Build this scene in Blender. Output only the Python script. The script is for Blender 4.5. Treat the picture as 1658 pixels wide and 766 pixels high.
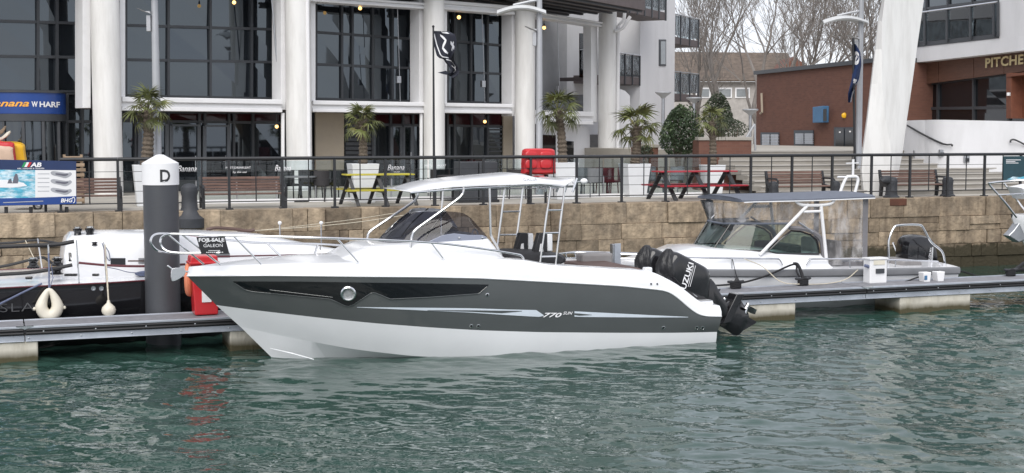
import bpy, bmesh, math, random
import numpy as np
from mathutils import Vector, Matrix
from mathutils.bvhtree import BVHTree
R = math.radians
for o in list(bpy.data.objects): bpy.data.objects.remove(o)
S = bpy.context.scene
COL = S.collection

# ---------------------------------------------------------------- camera, world, sun
FPX, CX, CY, HZ, HC = 2200.0, 829.0, 383.0, 218.0, 3.2
PITCH = math.atan((CY - HZ) / FPX)
cam = bpy.data.cameras.new('camera'); cam_o = bpy.data.objects.new('camera', cam); COL.objects.link(cam_o)
cam.sensor_width = 36; cam.lens = 36 * FPX / 1658
cam.clip_start = .1; cam.clip_end = 2000
cam_o.location = (0, 0, HC); cam_o.rotation_euler = (math.pi / 2 - PITCH, 0, 0)
S.camera = cam_o
S.view_settings.view_transform = 'Standard'; S.view_settings.look = 'None'
S.view_settings.exposure = 0.34; S.view_settings.gamma = 1
SUN_DIR = Vector((-.14, -.80, .78)).normalized()
W = bpy.data.worlds.new('World'); S.world = W; W.use_nodes = True
wn = W.node_tree.nodes; wl = W.node_tree.links; wn.clear()
wo = wn.new('ShaderNodeOutputWorld'); bg = wn.new('ShaderNodeBackground'); wl.new(bg.outputs[0], wo.inputs[0])
sky = wn.new('ShaderNodeTexSky'); sky.sky_type = 'NISHITA'; sky.sun_disc = False
sky.sun_elevation = math.asin(SUN_DIR.z); sky.sun_rotation = math.atan2(SUN_DIR.x, SUN_DIR.y)
tc = wn.new('ShaderNodeTexCoord'); mp = wn.new('ShaderNodeMapping'); mp.inputs['Scale'].default_value = (1, 1, 2.6)
nz = wn.new('ShaderNodeTexNoise'); nz.inputs['Scale'].default_value = 3.2; nz.inputs['Detail'].default_value = 6
wl.new(tc.outputs['Generated'], mp.inputs[0]); wl.new(mp.outputs[0], nz.inputs['Vector'])
cr = wn.new('ShaderNodeValToRGB'); cr.color_ramp.elements[0].position = .3; cr.color_ramp.elements[1].position = .72
cr.color_ramp.elements[0].color = (5.6, 5.8, 6.6, 1); cr.color_ramp.elements[1].color = (7.8, 7.9, 8.3, 1)
wl.new(nz.outputs[0], cr.inputs[0])
mx = wn.new('ShaderNodeMixRGB'); mx.inputs[0].default_value = .86
wl.new(sky.outputs[0], mx.inputs[1]); wl.new(cr.outputs[0], mx.inputs[2]); wl.new(mx.outputs[0], bg.inputs[0])
bg.inputs[1].default_value = .125
sl = bpy.data.lights.new('sun', 'SUN'); sl.energy = 2.2; sl.angle = R(50); sl.color = (1, .965, .91)
so = bpy.data.objects.new('sun', sl); COL.objects.link(so); so.rotation_euler = SUN_DIR.to_track_quat('Z', 'Y').to_euler()

# ---------------------------------------------------------------- pixel -> place
CAMP = Vector((0, 0, HC)); cF = Vector((0, math.cos(PITCH), -math.sin(PITCH))); cU = Vector((0, math.sin(PITCH), math.cos(PITCH)))
def ray(px, py): return cF + Vector((1, 0, 0)) * ((px - CX) / FPX) + cU * ((CY - py) / FPX)
def ptY(px, py, Y):
    d = ray(px, py); return CAMP + d * (Y / d.y)
def ptz(px, py, z):
    d = ray(px, py); return CAMP + d * ((z - HC) / d.z)
def proj(p):
    d = Vector(p) - CAMP; k = d.dot(cF); return CX + FPX * d.x / k, CY - FPX * d.dot(cU) / k
class Frame:
    def __init__(s, o, ang):
        s.o = Vector((o[0], o[1], 0)); s.ang = ang
        s.u = Vector((math.cos(ang), math.sin(ang), 0)); s.v = Vector((-math.sin(ang), math.cos(ang), 0))
    def w(s, a, t, z): return s.o + s.u * a + s.v * t + Vector((0, 0, z))
    def at(s, px, py, t=0):
        d = ray(px, py); k = (t - (CAMP - s.o).dot(s.v)) / d.dot(s.v); return CAMP + d * k
    def sz(s, px, py, t=0):
        p = s.at(px, py, t) - s.o; return p.dot(s.u), p.z
    def st(s, p):
        p = Vector(p) - s.o; return p.dot(s.u), p.dot(s.v)
def wall_frame(a, b):
    a = Vector(a); b = Vector(b); return Frame(a, math.atan2(b.y - a.y, b.x - a.x))

# ---------------------------------------------------------------- mesh builder
Z = Vector((0, 0, 1))
FRM = {}
class MB:
    def __init__(s): s.v = []; s.f = []
    def add(s, vs, fs):
        n = len(s.v); s.v += [Vector(p) for p in vs]; s.f += [[i + n for i in f] for f in fs]; return s
    def box(s, c, size, rot=None):
        c = Vector(c); h = [x / 2 for x in size]; vs = []
        for x in (-1, 1):
            for y in (-1, 1):
                for z in (-1, 1):
                    p = Vector((x * h[0], y * h[1], z * h[2])); vs.append(c + (rot @ p if rot else p))
        return s.add(vs, [[0, 1, 3, 2], [4, 6, 7, 5], [0, 4, 5, 1], [2, 3, 7, 6], [0, 2, 6, 4], [1, 5, 7, 3]])
    def fbox(s, F, a0, a1, t0, t1, z0, z1):
        vs = [F.w(a, t, z) for a in (a0, a1) for t in (t0, t1) for z in (z0, z1)]
        return s.add(vs, [[0, 1, 3, 2], [4, 6, 7, 5], [0, 4, 5, 1], [2, 3, 7, 6], [0, 2, 6, 4], [1, 5, 7, 3]])
    def beam(s, p0, p1, w, h, up=Z):
        p0 = Vector(p0); p1 = Vector(p1); d = (p1 - p0).normalized()
        x = d.cross(up)
        if x.length < 1e-4: x = d.cross(Vector((0, 1, 0)))
        x.normalize(); y = x.cross(d)
        vs = [p + x * (i * w / 2) + y * (j * h / 2) for p in (p0, p1) for i, j in ((-1, -1), (1, -1), (1, 1), (-1, 1))]
        return s.add(vs, [[3, 2, 1, 0], [4, 5, 6, 7], [0, 1, 5, 4], [1, 2, 6, 5], [2, 3, 7, 6], [3, 0, 4, 7]])
    def tube(s, pts, r, n=8, cap=True, closed=False):
        pts = [Vector(p) for p in pts]; m = len(pts); rs = r if isinstance(r, (list, tuple)) else [r] * m
        rings = []; nrm = None
        for i, p in enumerate(pts):
            if closed: d = pts[(i + 1) % m] - pts[i - 1]
            else: d = pts[min(i + 1, m - 1)] - pts[max(i - 1, 0)]
            if d.length < 1e-9: d = Vector((0, 0, 1))
            d.normalize()
            if nrm is None:
                nrm = d.cross(Z)
                if nrm.length < .05: nrm = d.cross(Vector((1, 0, 0)))
            nrm = nrm - d * nrm.dot(d)
            if nrm.length < 1e-6: nrm = d.orthogonal()
            nrm.normalize(); b = d.cross(nrm)
            rings.append([p + (nrm * math.cos(2 * math.pi * k / n) + b * math.sin(2 * math.pi * k / n)) * rs[i] for k in range(n)])
        if closed: rings.append(rings[0])
        return s.loft(rings, True, cap and not closed, cap and not closed)
    def loft(s, rings, closed=True, cap0=True, cap1=True):
        n = len(rings[0]); vs = [p for r in rings for p in r]; fs = []
        for i in range(len(rings) - 1):
            for k in range(n if closed else n - 1):
                a = i * n + k; b = i * n + (k + 1) % n; fs.append([a, b, b + n, a + n])
        if cap0: fs.append(list(range(n))[::-1])
        if cap1: fs.append([(len(rings) - 1) * n + k for k in range(n)])
        return s.add(vs, fs)
    def lathe(s, prof, c=(0, 0, 0), n=20, rot=None):
        c = Vector(c); rings = []
        for r, z in prof:
            ring = []
            for k in range(n):
                a = 2 * math.pi * k / n; p = Vector((r * math.cos(a), r * math.sin(a), z)); ring.append(c + (rot @ p if rot else p))
            rings.append(ring)
        return s.loft(rings, True, prof[0][0] > 1e-5, prof[-1][0] > 1e-5)
    def prism(s, poly, vec):
        poly = [Vector(p) for p in poly]; n = len(poly); vec = Vector(vec)
        fs = [list(range(n))[::-1], [n + k for k in range(n)]]
        for k in range(n): fs.append([k, (k + 1) % n, n + (k + 1) % n, n + k])
        return s.add(poly + [p + vec for p in poly], fs)
    def ball(s, c, r, n=10, sq=(1, 1, 1)):
        c = Vector(c); m = max(4, n // 2); rings = []
        for i in range(m + 1):
            a = math.pi * i / m; rr = max(math.sin(a), 1e-4); rings.append([c + Vector((r * sq[0] * rr * math.cos(2 * math.pi * k / n), r * sq[1] * rr * math.sin(2 * math.pi * k / n), -r * sq[2] * math.cos(a))) for k in range(n)])
        return s.loft(rings, True, False, False)
    def grid(s, rows):
        return s.loft(rows, False, False, False)
    def pillow(s, outline, nv, width, layers=((-1, .72), (-.86, .9), (-.5, 1), (.5, 1), (.86, .9), (1, .72))):
        c = Vector((0, 0, 0))
        for p in outline: c += Vector(p)
        c /= len(outline)
        rings = [[c + (Vector(p) - c) * k + nv * (w * width / 2) for p in outline] for w, k in layers]
        return s.loft(rings, True, True, True)
    def mesh(s, name, mat, M=None, smooth=True, ang=35):
        me = bpy.data.meshes.new(name)
        vs = s.v if M is None else [M @ p for p in s.v]
        me.from_pydata([tuple(p) for p in vs], [], s.f); me.validate()
        bm = bmesh.new(); bm.from_mesh(me); bmesh.ops.recalc_face_normals(bm, faces=bm.faces); bm.to_mesh(me); bm.free()
        if mat: me.materials.append(mat)
        if smooth:
            me.shade_smooth(); me.set_sharp_from_angle(angle=R(ang))
        return me
    def build(s, name, mat, parent=None, smooth=True, bevel=0, ang=35, loc=None, seg=2):
        if parent is None:
            if loc is None:
                n = len(s.v); loc = Vector((sum(p.x for p in s.v) / n, sum(p.y for p in s.v) / n, min(p.z for p in s.v)))
            M = Matrix.Translation(Vector(loc))
        else: M = FRM[parent.name]
        me = s.mesh(name, mat, M.inverted(), smooth, ang)
        o = bpy.data.objects.new(name, me); COL.objects.link(o)
        if parent is None: o.location = loc
        else: o.parent = parent
        FRM[o.name] = M
        if bevel:
            b = o.modifiers.new('bevel', 'BEVEL'); b.width = bevel; b.segments = seg; b.limit_method = 'ANGLE'; b.angle_limit = R(40)
        return o
def tag(o, label=None, cat=None, group=None, kind=None):
    if label: o['label'] = label
    if cat: o['category'] = cat
    if group: o['group'] = group
    if kind: o['kind'] = kind
    return o
def thing(name, label, cat, loc=(0, 0, 0), rz=0, group=None):
    o = bpy.data.objects.new(name, None); COL.objects.link(o); o.location = loc; o.rotation_euler = (0, 0, rz); o.empty_display_size = .2
    FRM[o.name] = Matrix.Translation(Vector(loc)) @ Matrix.Rotation(rz, 4, 'Z')
    return tag(o, label, cat, group)
def copy_tree(o, parent=None):
    c = o.copy(); COL.objects.link(c)
    if parent is not None: c.parent = parent
    for ch in list(o.children): copy_tree(ch, c)
    return c
def place(proto, loc, rz=0, label=None, first=False, sc=None, group=None):
    o = proto if first else copy_tree(proto)
    o.location = loc; o.rotation_euler = (0, 0, rz)
    if label: o['label'] = label
    if group: o['group'] = group
    if sc: o.scale = (sc, sc, sc)
    return o
def inst(name, me, parent, M):
    o = bpy.data.objects.new(name, me); COL.objects.link(o); o.parent = parent; o.matrix_local = M; FRM[o.name] = FRM[parent.name]; return o
def smooth_closed(pts, k=6):
    n = len(pts); out = []
    for i in range(n):
        p0, p1, p2, p3 = [Vector(pts[(i + j) % n]) for j in (-1, 0, 1, 2)]
        for q in range(k):
            t = q / k
            out.append(.5 * ((2 * p1) + (p2 - p0) * t + (2 * p0 - 5 * p1 + 4 * p2 - p3) * t * t + (3 * p1 - p0 - 3 * p2 + p3) * t ** 3))
    return out
def smooth_open(pts, k=6):
    pts = [Vector(p) for p in pts]; n = len(pts); out = []
    for i in range(n - 1):
        p1, p2 = pts[i], pts[i + 1]; p0 = pts[i - 1] if i else p1 * 2 - p2; p3 = pts[i + 2] if i + 2 < n else p2 * 2 - p1
        for q in range(k):
            t = q / k
            out.append(.5 * ((2 * p1) + (p2 - p0) * t + (2 * p0 - 5 * p1 + 4 * p2 - p3) * t * t + (3 * p1 - p0 - 3 * p2 + p3) * t ** 3))
    return out + [pts[-1]]
def sag(p0, p1, d, n=10):
    p0 = Vector(p0); p1 = Vector(p1)
    return [p0.lerp(p1, i / n) - Z * (d * 4 * (i / n) * (1 - i / n)) for i in range(n + 1)]
def text_mesh(body, mat, extrude=.004, shear=0, bold=0, spacing=1):
    cu = bpy.data.curves.new('lettering', 'FONT'); cu.body = body; cu.size = 1; cu.extrude = 0; cu.shear = shear; cu.offset = bold; cu.space_character = spacing
    cu.align_x = 'CENTER'; cu.align_y = 'CENTER'; cu.resolution_u = 3
    ob = bpy.data.objects.new('lettering', cu); COL.objects.link(ob)
    dg = bpy.context.evaluated_depsgraph_get(); me = bpy.data.meshes.new_from_object(ob.evaluated_get(dg)); me.name = 'lettering'
    bpy.data.objects.remove(ob); bpy.data.curves.remove(cu)
    me.materials.clear(); me.materials.append(mat)
    return me
def lettering(parent, body, c, xd, up, w, h, mat, shear=0, bold=0, spacing=1, name='lettering', out=.004, label=None):
    """flat letters centred on c, running along xd, fitted to w x h"""
    me = text_mesh(body, mat, shear=shear, bold=bold, spacing=spacing)
    xs = [v.co.x for v in me.vertices]; ys = [v.co.y for v in me.vertices]
    if not xs: return
    cx, cy = (min(xs) + max(xs)) / 2, (min(ys) + max(ys)) / 2; sx = w / (max(xs) - min(xs)); sy = h / (max(ys) - min(ys))
    xd = Vector(xd).normalized(); n = xd.cross(Vector(up)).normalized(); yd = n.cross(xd)
    if n.dot(CAMP - Vector(c)) < 0: pass
    Mi = FRM[parent.name].inverted()
    for v in me.vertices:
        v.co = Mi @ (Vector(c) + xd * ((v.co.x - cx) * sx) + yd * ((v.co.y - cy) * sy) + n * out)
    o = bpy.data.objects.new(name, me); COL.objects.link(o); o.parent = parent; FRM[o.name] = FRM[parent.name]
    return o

# ---------------------------------------------------------------- materials
MATS = {}
def mat(name, col, rough=.5, metal=0, var=.12, scale=4, bump=0, bscale=30, spec=.5, coat=0, rnd=0, col2=None, p2=.5, s2=2, stretch=(1, 1, 1), emit=None, ior=1.5, wet=None, streak=None, tint=None):
    m = bpy.data.materials.new(name); m.use_nodes = True; MATS[name] = m
    nt = m.node_tree; N = nt.nodes; L = nt.links; b = N['Principled BSDF']
    b.inputs['Roughness'].default_value = rough; b.inputs['Metallic'].default_value = metal
    b.inputs['Specular IOR Level'].default_value = spec; b.inputs['IOR'].default_value = ior
    b.inputs['Coat Weight'].default_value = coat; b.inputs['Coat Roughness'].default_value = .05
    t = N.new('ShaderNodeTexCoord'); mpn = N.new('ShaderNodeMapping'); mpn.inputs['Scale'].default_value = stretch
    oi = N.new('ShaderNodeObjectInfo'); vm = N.new('ShaderNodeVectorMath'); vm.operation = 'ADD'
    gw = N.new('ShaderNodeNewGeometry') if streak and rnd else None
    L.new(gw.outputs['Position'] if gw else t.outputs['Object'], vm.inputs[0])
    sc = N.new('ShaderNodeMath'); sc.operation = 'MULTIPLY'; sc.inputs[1].default_value = 37; L.new(oi.outputs['Random'], sc.inputs[0]); L.new(sc.outputs[0], vm.inputs[1])
    L.new(vm.outputs[0], mpn.inputs[0])
    n1 = N.new('ShaderNodeTexNoise'); n1.inputs['Scale'].default_value = scale; n1.inputs['Detail'].default_value = 5; n1.inputs['Roughness'].default_value = .6
    L.new(mpn.outputs[0], n1.inputs['Vector'])
    mr = N.new('ShaderNodeMapRange'); mr.inputs[1].default_value = .3; mr.inputs[2].default_value = .7; mr.inputs[3].default_value = 1 - var; mr.inputs[4].default_value = 1 + var
    L.new(n1.outputs[0], mr.inputs[0])
    base = N.new('ShaderNodeRGB'); base.outputs[0].default_value = (*col, 1); cur = base.outputs[0]
    if col2:
        n2 = N.new('ShaderNodeTexNoise'); n2.inputs['Scale'].default_value = s2; n2.inputs['Detail'].default_value = 7; n2.inputs['Roughness'].default_value = .65
        L.new(mpn.outputs[0], n2.inputs['Vector'])
        r2 = N.new('ShaderNodeMapRange'); r2.inputs[1].default_value = p2 - .08; r2.inputs[2].default_value = p2 + .12; L.new(n2.outputs[0], r2.inputs[0])
        mxx = N.new('ShaderNodeMixRGB'); L.new(r2.outputs[0], mxx.inputs[0]); L.new(cur, mxx.inputs[1]); mxx.inputs[2].default_value = (*col2, 1); cur = mxx.outputs[0]
    mul = N.new('ShaderNodeMixRGB'); mul.blend_type = 'MULTIPLY'; mul.inputs[0].default_value = 1; L.new(cur, mul.inputs[1]); L.new(mr.outputs[0], mul.inputs[2]); cur = mul.outputs[0]
    if rnd:
        rr = N.new('ShaderNodeMapRange'); rr.inputs[3].default_value = 1 - rnd; rr.inputs[4].default_value = 1 + rnd; L.new(oi.outputs['Random'], rr.inputs[0])
        m2 = N.new('ShaderNodeMixRGB'); m2.blend_type = 'MULTIPLY'; m2.inputs[0].default_value = 1; L.new(cur, m2.inputs[1]); L.new(rr.outputs[0], m2.inputs[2]); cur = m2.outputs[0]
    if streak:
        g0 = N.new('ShaderNodeNewGeometry'); ms = N.new('ShaderNodeMapping'); ms.inputs['Scale'].default_value = (2.4, 2.4, .35); L.new(g0.outputs['Position'], ms.inputs[0])
        ns = N.new('ShaderNodeTexNoise'); ns.inputs['Scale'].default_value = 1.3; ns.inputs['Detail'].default_value = 6; ns.inputs['Roughness'].default_value = .65; L.new(ms.outputs[0], ns.inputs['Vector'])
        rs = N.new('ShaderNodeMapRange'); rs.inputs[1].default_value = .45; rs.inputs[2].default_value = .70; rs.inputs[4].default_value = .85; L.new(ns.outputs[0], rs.inputs[0])
        mss = N.new('ShaderNodeMixRGB'); L.new(rs.outputs[0], mss.inputs[0]); L.new(cur, mss.inputs[1]); mss.inputs[2].default_value = (*streak, 1); cur = mss.outputs[0]
    if wet:
        # weed and water stain near the waterline, by height above the water
        g = N.new('ShaderNodeNewGeometry'); sp = N.new('ShaderNodeSeparateXYZ'); L.new(g.outputs['Position'], sp.inputs[0])
        ad = N.new('ShaderNodeMath'); ad.operation = 'MULTIPLY_ADD'; ad.inputs[1].default_value = -wet[1]; L.new(n1.outputs[0], ad.inputs[0]); L.new(sp.outputs['Z'], ad.inputs[2])
        r3 = N.new('ShaderNodeMapRange'); r3.inputs[1].default_value = wet[0] + .06 - wet[1] * .5; r3.inputs[2].default_value = wet[0] - .06 - wet[1] * .5; L.new(ad.outputs[0], r3.inputs[0])
        m3 = N.new('ShaderNodeMixRGB'); L.new(r3.outputs[0], m3.inputs[0]); L.new(cur, m3.inputs[1]); m3.inputs[2].default_value = (*wet[2], 1); cur = m3.outputs[0]
    if tint: b.inputs['Specular Tint'].default_value = (*tint, 1)
    L.new(cur, b.inputs['Base Color'])
    if rough > .05:
        rm = N.new('ShaderNodeMapRange'); rm.inputs[3].default_value = max(rough - .06, .02); rm.inputs[4].default_value = min(rough + .06, 1); L.new(n1.outputs[0], rm.inputs[0]); L.new(rm.outputs[0], b.inputs['Roughness'])
    if bump:
        nb = N.new('ShaderNodeTexNoise'); nb.inputs['Scale'].default_value = bscale; nb.inputs['Detail'].default_value = 6; L.new(mpn.outputs[0], nb.inputs['Vector'])
        bp = N.new('ShaderNodeBump'); bp.inputs['Strength'].default_value = 1; bp.inputs['Distance'].default_value = bump; L.new(nb.outputs[0], bp.inputs['Height']); L.new(bp.outputs[0], b.inputs['Normal'])
    if emit:
        b.inputs['Emission Color'].default_value = (*emit[0], 1); b.inputs['Emission Strength'].default_value = emit[1]
    return m
def glass_mat(name, tint, refl_rough=.02, ior=1.5, haze=0, hazecol=(.6, .6, .6)):
    m = bpy.data.materials.new(name); m.use_nodes = True; MATS[name] = m
    nt = m.node_tree; N = nt.nodes; L = nt.links; N.clear()
    out = N.new('ShaderNodeOutputMaterial'); tr = N.new('ShaderNodeBsdfTransparent'); tr.inputs[0].default_value = (*tint, 1)
    gl = N.new('ShaderNodeBsdfGlossy'); gl.inputs['Roughness'].default_value = refl_rough
    fr = N.new('ShaderNodeFresnel'); fr.inputs[0].default_value = ior
    tcn = N.new('ShaderNodeTexCoord'); nn = N.new('ShaderNodeTexNoise'); nn.inputs['Scale'].default_value = 3; L.new(tcn.outputs['Object'], nn.inputs['Vector'])
    bp = N.new('ShaderNodeBump'); bp.inputs['Distance'].default_value = .0003; L.new(nn.outputs[0], bp.inputs['Height']); L.new(bp.outputs[0], gl.inputs['Normal'])
    mxs = N.new('ShaderNodeMixShader'); L.new(fr.outputs[0], mxs.inputs[0]); cur = tr.outputs[0]
    if haze:
        df = N.new('ShaderNodeBsdfDiffuse'); df.inputs[0].default_value = (*hazecol, 1)
        n3 = N.new('ShaderNodeTexNoise'); n3.inputs['Scale'].default_value = 5; n3.inputs['Detail'].default_value = 5; mpn = N.new('ShaderNodeMapping'); mpn.inputs['Scale'].default_value = (1.2, 1.2, .5); mpn.inputs['Rotation'].default_value = (0, .6, .5)
        L.new(tcn.outputs['Object'], mpn.inputs[0]); L.new(mpn.outputs[0], n3.inputs['Vector'])
        rr = N.new('ShaderNodeMapRange'); rr.inputs[1].default_value = .42; rr.inputs[2].default_value = .68; rr.inputs[3].default_value = haze * .35; rr.inputs[4].default_value = haze * 2.6; L.new(n3.outputs[0], rr.inputs[0])  # streaky pale diffuse mix; on the vinyl it paints in glare
        wv = N.new('ShaderNodeTexNoise'); wv.inputs['Scale'].default_value = 3.2; wv.inputs['Detail'].default_value = 3; wv.inputs['Distortion'].default_value = .8; mw = N.new('ShaderNodeMapping'); mw.inputs['Scale'].default_value = (1.6, 1.6, .45); mw.inputs['Rotation'].default_value = (0, .7, 0)
        L.new(tcn.outputs['Object'], mw.inputs[0]); L.new(mw.outputs[0], wv.inputs['Vector']); L.new(wv.outputs[0], bp.inputs['Height']); bp.inputs['Distance'].default_value = .06
        m0 = N.new('ShaderNodeMixShader'); L.new(rr.outputs[0], m0.inputs[0]); L.new(tr.outputs[0], m0.inputs[1]); L.new(df.outputs[0], m0.inputs[2]); cur = m0.outputs[0]
    L.new(cur, mxs.inputs[1]); L.new(gl.outputs[0], mxs.inputs[2]); L.new(mxs.outputs[0], out.inputs[0])
    return m
M = {}
M['white'] = mat('white_gelcoat', (.77, .78, .80), .22, var=.025, scale=2, coat=.5)
M['hullgrey'] = mat('grey_gelcoat', (.078, .085, .087), .2, var=.05, scale=1.5, coat=.6)
M['black'] = mat('black_gloss', (.012, .012, .014), .12, var=.1, scale=3, coat=.3)
M['blackglass'] = mat('black_glass', (.006, .007, .009), .05, var=.05)
M['rubber'] = mat('black_rubber', (.018, .018, .02), .6, var=.2, scale=8, bump=.002)
M['steel'] = mat('stainless_steel', (.72, .72, .73), .14, metal=1, var=.05, scale=6)
M['steeldull'] = mat('dull_steel', (.42, .43, .45), .35, metal=.9, var=.12, scale=6, bump=.001)
M['alu'] = mat('galvanised_aluminium', (.46, .49, .54), .42, metal=.55, var=.16, scale=5, col2=(.33, .35, .39), p2=.56, s2=2.5)
M['decking'] = mat('grey_decking', (.20, .20, .215), .75, var=.2, scale=9, bump=.004, bscale=40)
M['concrete'] = mat('float_concrete', (.56, .53, .46), .85, var=.14, scale=3, bump=.01, bscale=12, col2=(.44, .41, .34), p2=.55, wet=(.12, .1, (.07, .06, .03)), stretch=(2, 2, .6))
M['pile'] = mat('grey_steel_pile', (.062, .066, .075), .5, var=.12, scale=2, col2=(.05, .053, .06), bump=.002)
M['whitepaint'] = mat('white_paint', (.76, .76, .77), .45, var=.05, scale=2, col2=(.66, .66, .66), p2=.62)
M['render'] = mat('white_render', (.70, .70, .715), .8, var=.05, scale=.7, col2=(.62, .62, .63), p2=.58, s2=.8, stretch=(1, 1, .35), bump=.003, bscale=60)
M['column'] = mat('column_paint', (.72, .715, .70), .6, streak=(.58, .57, .55), var=.05, scale=.6, stretch=(1, 1, .3), col2=(.64, .64, .64), p2=.63, s2=1)
M['frame'] = mat('dark_window_frame', (.045, .049, .056), .45, var=.1)
M['winglass'] = mat('window_glass', (.010, .012, .015), .03, var=.3, scale=.5, ior=2.0, rnd=.4, tint=(.80, .91, 1.0))
M['winglassred'] = mat('red_tinted_transom', (.035, .006, .008), .08, var=.4, scale=1, ior=1.4)
M['brick'] = None
M['beige'] = mat('beige_stone_cladding', (.42, .36, .28), .8, var=.08, scale=2, col2=(.36, .31, .25), p2=.56)
M['stone'] = mat('quay_stone', (.32, .25, .175), .92, var=.34, scale=5, bump=.03, bscale=11, rnd=.36, streak=(.11, .08, .055), col2=(.23, .185, .135), p2=.53, s2=1.6, wet=(.55, .5, (.05, .042, .024)))
M['mortar'] = mat('stone_joint', (.13, .108, .08), .95, var=.2, scale=6, bump=.01, wet=(.35, .3, (.025, .022, .015)))
M['pave'] = mat('quay_paving', (.40, .375, .33), .85, var=.12, scale=.8, col2=(.33, .31, .28), p2=.55, s2=.5)
M['iron'] = mat('black_iron', (.022, .023, .026), .45, var=.15, scale=8)
M['ironb'] = mat('bollard_iron', (.04, .043, .05), .6, var=.15, scale=6, bump=.003)
M['timber'] = mat('weathered_timber', (.17, .105, .085), .75, var=.3, scale=5, stretch=(1, 9, 9), bump=.003, rnd=.25)
M['timberb'] = mat('pale_timber', (.30, .22, .15), .75, var=.3, scale=5, stretch=(1, 8, 8), rnd=.25)
M['yellow'] = mat('yellow_paint', (.50, .44, .05), .5, var=.15, scale=6)
M['red'] = mat('red_paint', (.38, .022, .036), .4, var=.12, scale=3)
M['redplastic'] = mat('red_plastic', (.52, .022, .028), .3, var=.08, scale=3, coat=.2)
M['darkred'] = mat('dark_red_trim', (.10, .012, .02), .5)
M['orange'] = mat('orange_plastic', (.66, .22, .12), .45)
M['rattan'] = mat('dark_rattan', (.03, .028, .03), .7, var=.4, scale=40, bump=.003)
M['greychair'] = mat('grey_chair_plastic', (.17, .18, .19), .6)
M['redchair'] = mat('dark_red_chair', (.16, .02, .03), .6)
M['planter'] = mat('white_planter', (.70, .72, .74), .4, var=.04)
M['glass'] = glass_mat('clear_glass', (.86, .91, .92))
M['balglass'] = glass_mat('balcony_glass', (.80, .85, .87), ior=1.6, haze=.16, hazecol=(.42, .47, .50))
M['pubglass'] = glass_mat('pub_balcony_glass', (.74, .80, .82), ior=1.6)
M['tint'] = glass_mat('tinted_windscreen', (.29, .29, .34), ior=1.5)
M['screen'] = glass_mat('boat_window_glass', (.62, .74, .70), ior=1.6)
M['vinyl'] = glass_mat('clear_vinyl', (.96, .95, .94), refl_rough=.12, ior=1.45, haze=.17, hazecol=(.66, .65, .66))  # glare streaks on the plastic are put into its colour by the haze
M['canvas'] = mat('grey_canvas', (.125, .14, .175), .8, var=.1, scale=6, bump=.002)
M['canvasd'] = mat('canvas_trim', (.17, .165, .175), .85, var=.12, scale=6, bump=.002)
M['seatblack'] = mat('black_upholstery', (.02, .02, .023), .6, var=.15)
M['seatgrey'] = mat('grey_upholstery', (.22, .21, .21), .7, var=.12)
M['housewall'] = mat('pale_house_wall', (.36, .34, .32), .85, var=.15)
M['covercloth'] = mat('creased_black_cover', (.016, .016, .018), .38, var=.2, scale=6, bump=.035, bscale=9, stretch=(2.2, 2.2, .5))
M['navy'] = mat('navy_blue', (.012, .03, .10), .5, var=.1)
M['blue'] = mat('sign_blue', (.014, .055, .24), .35, var=.12, scale=1)
M['cyanbox'] = mat('blue_painted_metal', (.06, .16, .30), .5)
M['letterw'] = mat('white_lettering', (.8, .8, .82), .5, var=.02)
M['lettero'] = mat('orange_lettering', (.85, .40, .05), .5, var=.02)
M['gold'] = mat('brass_lettering', (.62, .50, .26), .4, metal=.3, var=.08)
M['stripe'] = mat('silver_blue_stripe', (.62, .68, .75), .3, var=.05)
M['rope'] = mat('pale_rope', (.55, .50, .40), .9, var=.2, scale=30)
M['ropeb'] = mat('black_rope', (.015, .015, .017), .9, var=.2, scale=30)
M['ropeblue'] = mat('blue_grey_rope', (.12, .14, .22), .9, var=.2, scale=30)
M['fender'] = mat('cream_fender', (.66, .62, .52), .45, var=.08, scale=5)
M['teak'] = mat('teak_brown', (.09, .05, .04), .5, var=.2)
M['tile'] = mat('roof_tiles', (.13, .10, .078), .9, var=.3, scale=3, stretch=(1, 1, 1), bump=.03, bscale=10, col2=(.10, .078, .062))
M['slatwood'] = mat('brown_cladding', (.115, .055, .036), .6, var=.25, scale=3, stretch=(1, 1, 8))
M['step'] = mat('step_stone', (.34, .32, .29), .85, var=.16, scale=2, col2=(.27, .25, .22), rnd=.06)
M['soffit'] = mat('brown_soffit', (.12, .10, .10), .7)
M['bark'] = mat('palm_bark', (.13, .105, .08), .95, var=.4, scale=30, bump=.02, bscale=50)
M['frond'] = mat('palm_frond', (.10, .115, .034), .55, var=.35, scale=5, rnd=.5, col2=(.17, .14, .05), p2=.6)
M['leaf'] = mat('shrub_leaf', (.036, .062, .027), .5, var=.5, scale=2, col2=(.06, .085, .035), p2=.55)
M['leafd'] = mat('dark_shrub_leaf', (.034, .048, .024), .55, var=.5, scale=2)
M['twig'] = mat('bare_branch_bark', (.20, .18, .165), .9, var=.25, scale=2)
M['bulb'] = mat('lit_bulb', (1, .7, .3), .3, emit=((1, .55, .18), 2.2))
M['porcelain'] = mat('porthole_grey', (.55, .57, .58), .25)
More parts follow.
